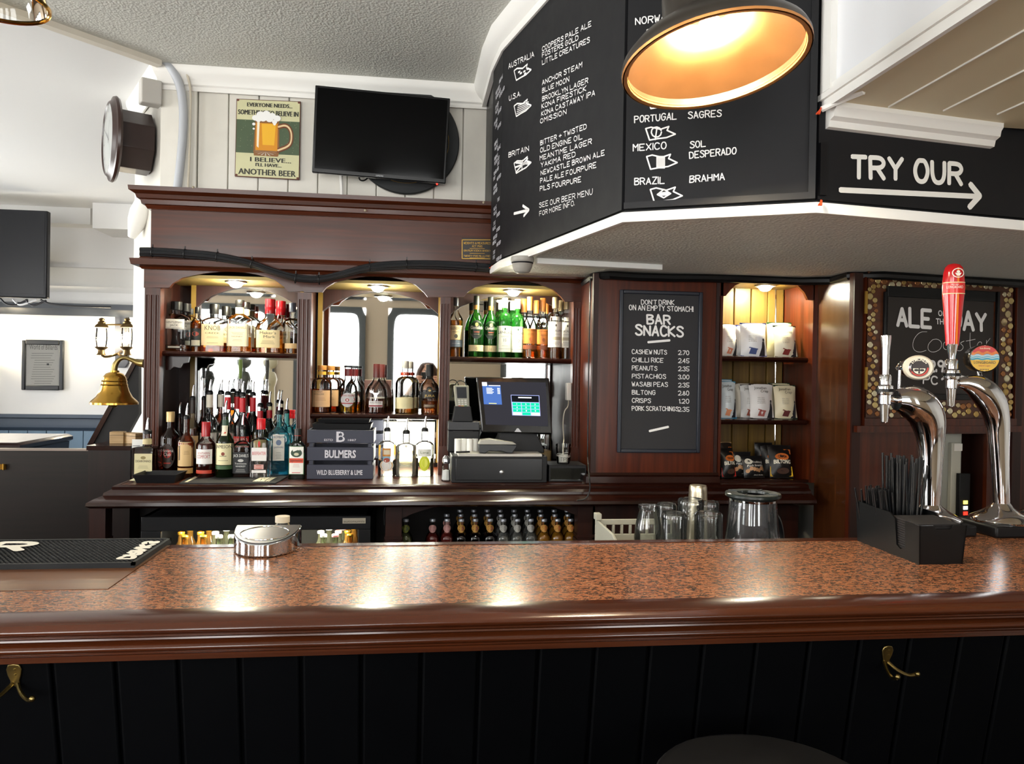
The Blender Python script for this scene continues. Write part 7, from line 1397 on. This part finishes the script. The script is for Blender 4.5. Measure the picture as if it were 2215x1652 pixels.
# small glass jar with white lid standing in front of the cooler (on the inner shelf of the bar)
jy = 2.30; zi = .985
sink = thing('under_bar_shelf', 'stainless work shelf behind the front bar carrying the glasses', 'shelf', (.4, 2.28, zi)); MB(STEEL).box(-.75, .98, YB1+.02, 2.56, zi-.03, zi).build('worktop', sink, bev=.003)
for sx_ in (-.7, .92): MB(STEEL).box(sx_-.02, sx_+.02, 2.48, 2.52, 0, zi-.03).box(sx_-.02, sx_+.02, YB1+.05, YB1+.09, 0, zi-.03).build('leg', sink)
sj = thing('spice_jar', 'small glass jar of brown seasoning with a pale lid behind the chrome half-moon plate', 'jar', (X(611, jy, 1130), jy, zi)); c = (X(611, jy, 1130), jy, zi); hz = Z(611, 1116, jy)-zi
MB(CLEAR).lathe([(.024, 0), (.026, .004), (.026, hz*.76), (.020, hz*.86), (.020, hz*.9)], c, 20).build('glass_body', sj); MB(mat('#8d7a58', .8, bump=.6)).lathe([(.0235, .003), (.0238, hz*.7), (0, hz*.72)], c, 18).build('seasoning', sj); MB(mat('#d8c9b0', .5)).lathe([(.021, hz*.88), (.021, hz), (0, hz)], c, 18).build('lid', sj)
# ================================================================ mixer bottles under the arch
zm_ = .68; Ymx = 3.30; gm_ = 'small mixer bottles under the counter arch'
mixk = {'green': (glass((.75, .78, .5), body=.3, bodycol=(.35, .38, .18)), '#8a8f3a', '#4a5a2a'), 'pink': (glass((.85, .25, .22), body=.35, bodycol=(.5, .08, .07)), '#e2a9a2', '#c98a86'), 'dark': (glass((.03, .015, .012), body=.5, bodycol=(.006, .004, .004)), '#d9a24a', '#8a2a1c'), 'clear': (glass((.9, .9, .88), body=.25, bodycol=(.7, .7, .68)), '#c9c6be', '#8d8a84'), 'orange': (glass((.9, .55, .08), body=.6, bodycol=(.75, .34, .03)), '#e0a24a', '#c8642a')}
proto = {}; cnt = {}
def mixer(kind, px, row):
    Y = Ymx+row*.115; ordn = ['first', 'second', 'third'][cnt.get((kind, row), 0)]; cnt[(kind, row)] = cnt.get((kind, row), 0)+1
    lab = '%s mixer bottle, %s %s one from the left in the %s row under the arch' % (kind, ordn, kind, ('front', 'second', 'third', 'back')[row])
    pxr = px+(px-904)*(Ymx/Y-1)*(-0)+0
    if kind not in proto:
        lm, c1, c2 = mixk[kind]; hpx = 1122
        t = bottle('mixer_bottle', lab, px, Y, hpx, 31, zm_, dict(p='mixer', g=CLEAR, liq=(lm, .765), capm=mat('#b9bcc4', .3, .6), cap=.045, capw=1.2, lab=[(.775, .905, .52, c1, [('dot', .84, .045, .36, c2), ('dot', .84, .022, .18, c1)], True), (.15, .42, .6, c1, [], True)]), gm_); proto[kind] = t
    else: dup(proto[kind], (X(px, Y, 1140), Y, zm_), lab)
mixer('green', 878, 0)
for px, k in ((936, 'pink'), (967, 'pink'), (998, 'dark'), (1028, 'dark'), (1060, 'dark'), (1089, 'clear'), (1119, 'clear'), (1148, 'clear'), (1177, 'orange'), (1206, 'orange'), (1234, 'orange')):
    mixer(k, px, 0)
for row in (1, 2):
    for px, k in ((968, 'pink'), (998, 'dark'), (1028, 'dark'), (1057, 'dark'), (1085, 'clear'), (1115, 'clear'), (1144, 'clear'), (1172, 'orange'), (1202, 'orange'), (1230, 'orange')):
        if not (k == 'pink' and row == 2): mixer(k, px-row*2, row)
# ================================================================ glasses, jug, shaker and rack behind the bar
rk = thing('glass_rack', 'grey-white plastic glass rack behind the bar beside the upturned glasses', 'rack', (X(1335, 2.3, 1140), 2.3, zi)); ry0, ry1 = 2.16, 2.50
rx0, rx1 = X(1287, ry1, 1120), X(1287, ry1, 1120)+.27; zr = Z(1300, 1122, ry1); m_ = mat('#a9a79a', .5)
mb = MB(m_).box(rx0, rx1, ry1-.012, ry1, zr-.018, zr).box(rx0, rx1, ry1-.012, ry1, zi, zr-.05)
for k in range(10): mb.box(rx0+k*(rx1-rx0-.008)/9, rx0+.008+k*(rx1-rx0-.008)/9, ry1-.012, ry1, zr-.05, zr-.018)
mb.build('back_side', rk, bev=.002)
mb = MB(m_).ext([(rx0, ry0, zi), (rx0, ry1-.013, zi), (rx0, ry1-.013, zr), (rx0, ry0+.12, zr-.005), (rx0, ry0, zi+.05)], (.008, 0, 0)).box(rx0-.004, rx0+.016, ry1-.03, ry1+.004, zr, zr+.022); mb.build('left_side', rk, bev=.002)
MB(m_).box(rx0+.009, rx1, ry0, ry1-.013, zi, zi+.008).build('floor', rk); MB(m_).box(rx0+.009, rx1, ry0, ry0+.012, zi+.008, zi+.05).build('front_side', rk)
def gl_prof(hg, rb, rt, kind):
    if kind == 'tulip': return [(rt, 0), (rt*1.0, .01), (rt*1.08, hg*.35), (rt*.98, hg*.62), (rb*.9, hg*.9), (rb*1.02, hg*.97), (rb, hg), (0, hg-.004)]
    return [(rt, 0), (rb+(rt-rb)*.4, hg*.55), (rb*1.0, hg*.88), (rb*1.01, hg*.96), (rb*.9, hg), (rb*.6, hg-.003), (0, hg-.004)]
GLS = glass((.975, .985, .98), ior=1.6, body=.025, bodycol=(.85, .88, .86))
def upturned(label, px, Y, topy, wb, wt, kind='tumbler', badge=False, z=None):
    x = X(px, Y, topy); z = zi+.009 if z is None else z; hg = ony(px, topy, Y).z-z; rb, rt = wb/2*Y/FL, wt/2*Y/FL
    t = thing('beer_glass', label, 'glass', (x, Y, z), 'upturned glasses behind the bar', local=True); P = gl_prof(hg, rb, rt, kind)
    MB(GLS).lathe(P, n=32, c0=False).build('outer_wall', t); MB(GLS).lathe([(max(.001, r-.0028), zz) for r, zz in P[:-2] if zz < hg*.9]+[(rb*.85, hg-.016), (0, hg-.018)], n=32, c0=False).build('inner_wall', t)
    if badge:
        mb = MB(mat('#e6e3de', .5)); mb.loft([[(rt*1.0*math.sin(a), -rt*1.0*math.cos(a)-.001, zz) for a in [-.38+.76*k/6 for k in range(7)]] for zz in (hg*.16, hg*.36)], False, False); mb.m(mat('#5a5650', .5)); print_text(mb, '1708', 0, hg*.20, hg*.10, lambda a, b: V((a, -math.sqrt(max(1e-6, rt**2-a*a))-.0016, b)), width=rt*.55); mb.build('printed_mark', t)
    return t
upturned('upturned glass with a flared rim, far left of the group in the rack', 1403, 2.34, 1092, 46, 58, 'tulip')
upturned('upturned glass at the back left, between the flared one and the shaker', 1442, 2.42, 1088, 44, 52)
upturned('upturned tumbler with a small white printed mark, front centre of the group', 1458, 2.22, 1108, 56, 58, badge=True)
upturned('tallest upturned glass standing just in front of the steel shaker', 1494, 2.36, 1078, 57, 60)
upturned('upturned glass behind and left of the plastic jug', 1536, 2.40, 1084, 42, 48)
upturned('broad upturned tumbler at the front right, touching the jug', 1533, 2.22, 1108, 62, 64)
shk = thing('cocktail_shaker', 'brushed steel shaker tin standing upside down behind the upturned glasses', 'shaker', (X(1510, 2.50, 1060), 2.51, zi)); hS = Z(1510, 1049, 2.51)-zi; rS = 20*2.51/FL
MB(mat('#c9bda6', .3, 1)).lathe([(rS*1.22, 0), (rS*1.02, hS*.9), (rS, hS*.97), (rS*.9, hS), (0, hS-.003)], (X(1510, 2.51, 1060), 2.51, zi), 28).build('tin', shk)
jg = thing('plastic_jug', 'large clear plastic jug with a black ring lid standing behind the bar', 'jug', (X(1628, 2.32, 1110), 2.32, zi)); xj = X(1628, 2.32, 1110); hJ = Z(1628, 1076, 2.32)-zi; rJ = 52*2.32/FL; rK = 66*2.32/FL
JG = glass((.96, .97, .985), ior=1.5, body=.05, bodycol=(.75, .8, .85))
MB(JG).lathe([(rK, 0), (rJ*1.10, hJ*.5), (rJ, hJ)], (xj, 2.32, zi), 36, c0=False, c1=False).build('body', jg); MB(JG).lathe([(rK-.004, 0), (rJ*1.10-.004, hJ*.5), (rJ-.004, hJ)], (xj, 2.32, zi), 36, c0=False, c1=False).build('inner_wall', jg)
rl = 62*2.32/FL; lid = MB(mat('#1b2220', .25)).lathe([(rJ*1.0, -.004), (rJ*1.08, 0), (rl, .006), (rl, .013), (rl*.97, .016), (rl*.56, .016), (rl*.54, .008), (rl*.50, .006)], (xj, 2.32, zi+hJ), 40, c0=False, c1=False); lo = lid.build('lid', jg)
mb = MB(mat('#10161a', .3)).lathe([(rl*.5, .009), (0, .009)], (xj, 2.32, zi+hJ), 24)
for k in range(4): a = PI/4+k*PI/2; mb.obox((xj+rl*.76*math.cos(a), 2.32+rl*.76*math.sin(a), zi+hJ+.0165), (rl*.34, .006, .003), Matrix.Rotation(a, 4, 'Z'))
mb.build('lid_openings', lo); MB(CHROME).lathe([(rJ*1.01, -.010), (rJ*1.02, -.002), (rJ*.99, .001)], (xj, 2.32, zi+hJ), 36, c0=False, c1=False).build('steel_band', jg)
MB(mat('#0d0e10', .3)).tube([(xj+rJ*.95, 2.34, zi+hJ*.75), (xj+rJ*1.5, 2.36, zi+hJ*.62), (xj+rK*1.35, 2.36, zi+hJ*.2), (xj+rK*1.0, 2.34, zi+.02)], .008, 8, 2).build('handle', jg)
# ================================================================ the photographer, seen in the middle mirror
def person():
    t = thing('person', 'person in a black T-shirt with raised arms holding a camera, reflected in the middle mirror', 'person', (.0, -.28, 0))
    sk_ = mat('#d9a58a', .5); J = {}
    vs = []; es = []; rs = []
    def add(p, r, par=None):
        vs.append(V(p)); rs.append(r); i = len(vs)-1
        if par is not None: es.append((par, i))
        return i
    y0 = -.26
    pel = add((0, y0, .95), (.15, .105)); wa = add((0, y0, 1.08), (.13, .095), pel); ch_ = add((0, y0, 1.24), (.15, .105), wa); sh = add((0, y0, 1.36), (.12, .08), ch_); nk = add((0, y0+.005, 1.43), (.05, .05), sh); hd0 = add((0, y0+.02, 1.48), (.055, .065), nk)
    for s_ in (1, -1):
        a = add((s_*.165, y0, 1.34), (.052, .052), sh); b = add((s_*.255, y0+.07, 1.16), (.042, .042), a); c_ = add((s_*.19, y0+.16, 1.36), (.032, .032), b); d2 = add((s_*.125, y0+.185, 1.46), (.026, .026), c_); e2 = add((s_*.105, y0+.19, 1.50), (.03, .022), d2)
        h1 = add((s_*.09, y0, .84), (.088, .09), pel); k_ = add((s_*.10, y0+.02, .48), (.058, .06), h1); an_ = add((s_*.10, y0, .09), (.042, .045), k_); add((s_*.11, y0+.13, .04), (.042, .034), an_)
    me = bpy.data.meshes.new('body'); me.from_pydata([tuple(v-V((.0, -.28, 0))) for v in vs], es, []); o = bpy.data.objects.new('body', me); COL.objects.link(o); o.parent = t; me.materials.append(sk_)
    md = o.modifiers.new('skin', 'SKIN'); md.use_smooth_shade = True; sv = me.skin_vertices[0].data
    for i, r in enumerate(rs): sv[i].radius = r
    sv[0].use_root = True; o.modifiers.new('sub', 'SUBSURF').levels = 2; o.modifiers['sub'].render_levels = 2
    hc = V((0, y0+.03, 1.565))
    # head with face features and ears
    mb = MB(sk_).ball(hc, .078, 22, sx=.95, sy=1.12, sz=1.42).ball(hc+V((0, .085, -.015)), .015, 10, sz=1.4)
    for s_ in (1, -1): mb.ball(hc+V((s_*.076, -.005, -.01)), .018, 10, sx=.45, sz=1.5)
    h_ = mb.build('head', t)
    mb = MB(mat('#f1efe9', .3))
    for s_ in (1, -1): mb.ball(hc+V((s_*.030, .076, .012)), .011, 10, sz=.7)
    mb.m(mat('#2a1c14', .3))
    for s_ in (1, -1): mb.ball(hc+V((s_*.030, .085, .012)), .005, 8); mb.tube([hc+V((s_*.014, .086, .032)), hc+V((s_*.03, .086, .036)), hc+V((s_*.046, .076, .031))], .0025, 5)
    mb.m(mat('#b0605a', .4)).tube([hc+V((-.022, .076, -.052)), hc+V((0, .084, -.050)), hc+V((.022, .076, -.052))], .005, 6, 1); mb.build('face', h_)
    mb = MB(mat('#4a3020', .45)); n = 22; hair = []
    for z, rx, ry, oy in ((1.685, .015, .02, -.01), (1.675, .06, .07, -.012), (1.64, .086, .10, -.015), (1.59, .094, .105, -.022), (1.53, .096, .092, -.04), (1.46, .10, .075, -.06), (1.38, .105, .06, -.075), (1.31, .09, .045, -.08), (1.28, .05, .02, -.08)):
        hair.append([V((rx*math.cos(2*PI*i/n), y0+.03+oy+ry*math.sin(2*PI*i/n)*(.62 if math.sin(2*PI*i/n) > 0 else 1), z)) for i in range(n)])
    mb.loft(hair)
    for s_ in (1, -1): mb.tube([(s_*.05, y0+.085, 1.65), (s_*.088, y0+.06, 1.58), (s_*.095, y0+.04, 1.48), (s_*.11, y0+.05, 1.38), (s_*.10, y0+.06, 1.30)], [.025, .03, .03, .03, .012], 8, 2)
    mb.build('hair', t)
    # black T-shirt with short sleeves, dark jeans
    el = lambda z, rx, ry: [V((rx*math.copysign(abs(math.cos(2*PI*i/28))**.85, math.cos(2*PI*i/28)), y0+ry*math.sin(2*PI*i/28), z)) for i in range(28)]
    mb = MB(mat('#131316', .85)).loft([el(.90, .19, .135), el(1.0, .172, .125), el(1.10, .160, .118), el(1.22, .178, .128), el(1.32, .185, .115), el(1.385, .13, .09), el(1.41, .07, .062)], False, False)
    for s_ in (1, -1): mb.tube([(s_*.13, y0, 1.355), (s_*.185, y0+.012, 1.31), (s_*.232, y0+.05, 1.21)], [.07, .068, .062], 14, 1, caps=False)
    mb.build('tshirt', t)
    mb = MB(mat('#1c2536', .8)).loft([el(.78, .185, .135), el(.86, .19, .14), el(.95, .178, .128)], True, False)
    for s_ in (1, -1): mb.tube([(s_*.09, y0, .86), (s_*.10, y0+.02, .48), (s_*.10, y0, .06)], [.105, .075, .06], 14, 1)
    mb.build('jeans', t)
    for s_ in (1, -1):
        mb = MB(sk_); p0 = V((s_*.105, y0+.195, 1.50)); mb.ball(p0, .034, 12, sx=.7, sy=.6, sz=1.15)
        for k in range(4): zf = 1.535-.019*k; mb.tube([p0+V((-s_*.004, .0, zf-1.505)), (s_*.092, y0+.222, zf+.004), (s_*.070, y0+.228, zf+.002), (s_*(.050+.004*(k % 2)), y0+.226, zf)], [.0095, .009, .008, .007], 8, 1)
        mb.tube([p0+V((0, -.01, -.015)), (s_*.085, y0+.165, 1.49), (s_*.055, y0+.165, 1.505)], [.012, .010, .008], 8, 1); mb.build('hand', t)
    cm = thing('camera', 'black camera held up to the face of the person in the middle mirror', 'camera', (0, y0+.2, 1.51))
    MB(BLKM).box(-.062, .062, y0+.172, y0+.212, 1.51, 1.58).box(-.02, .02, y0+.175, y0+.21, 1.58, 1.60).build('body', cm, bev=.006); MB(BLKM).lathe([(.03, 0), (.031, .012), (.029, .025), (.024, .026)], (0, y0+.2115, 1.545), 24, Matrix.Rotation(-PI/2, 4, 'X')).build('lens', cm)
person()
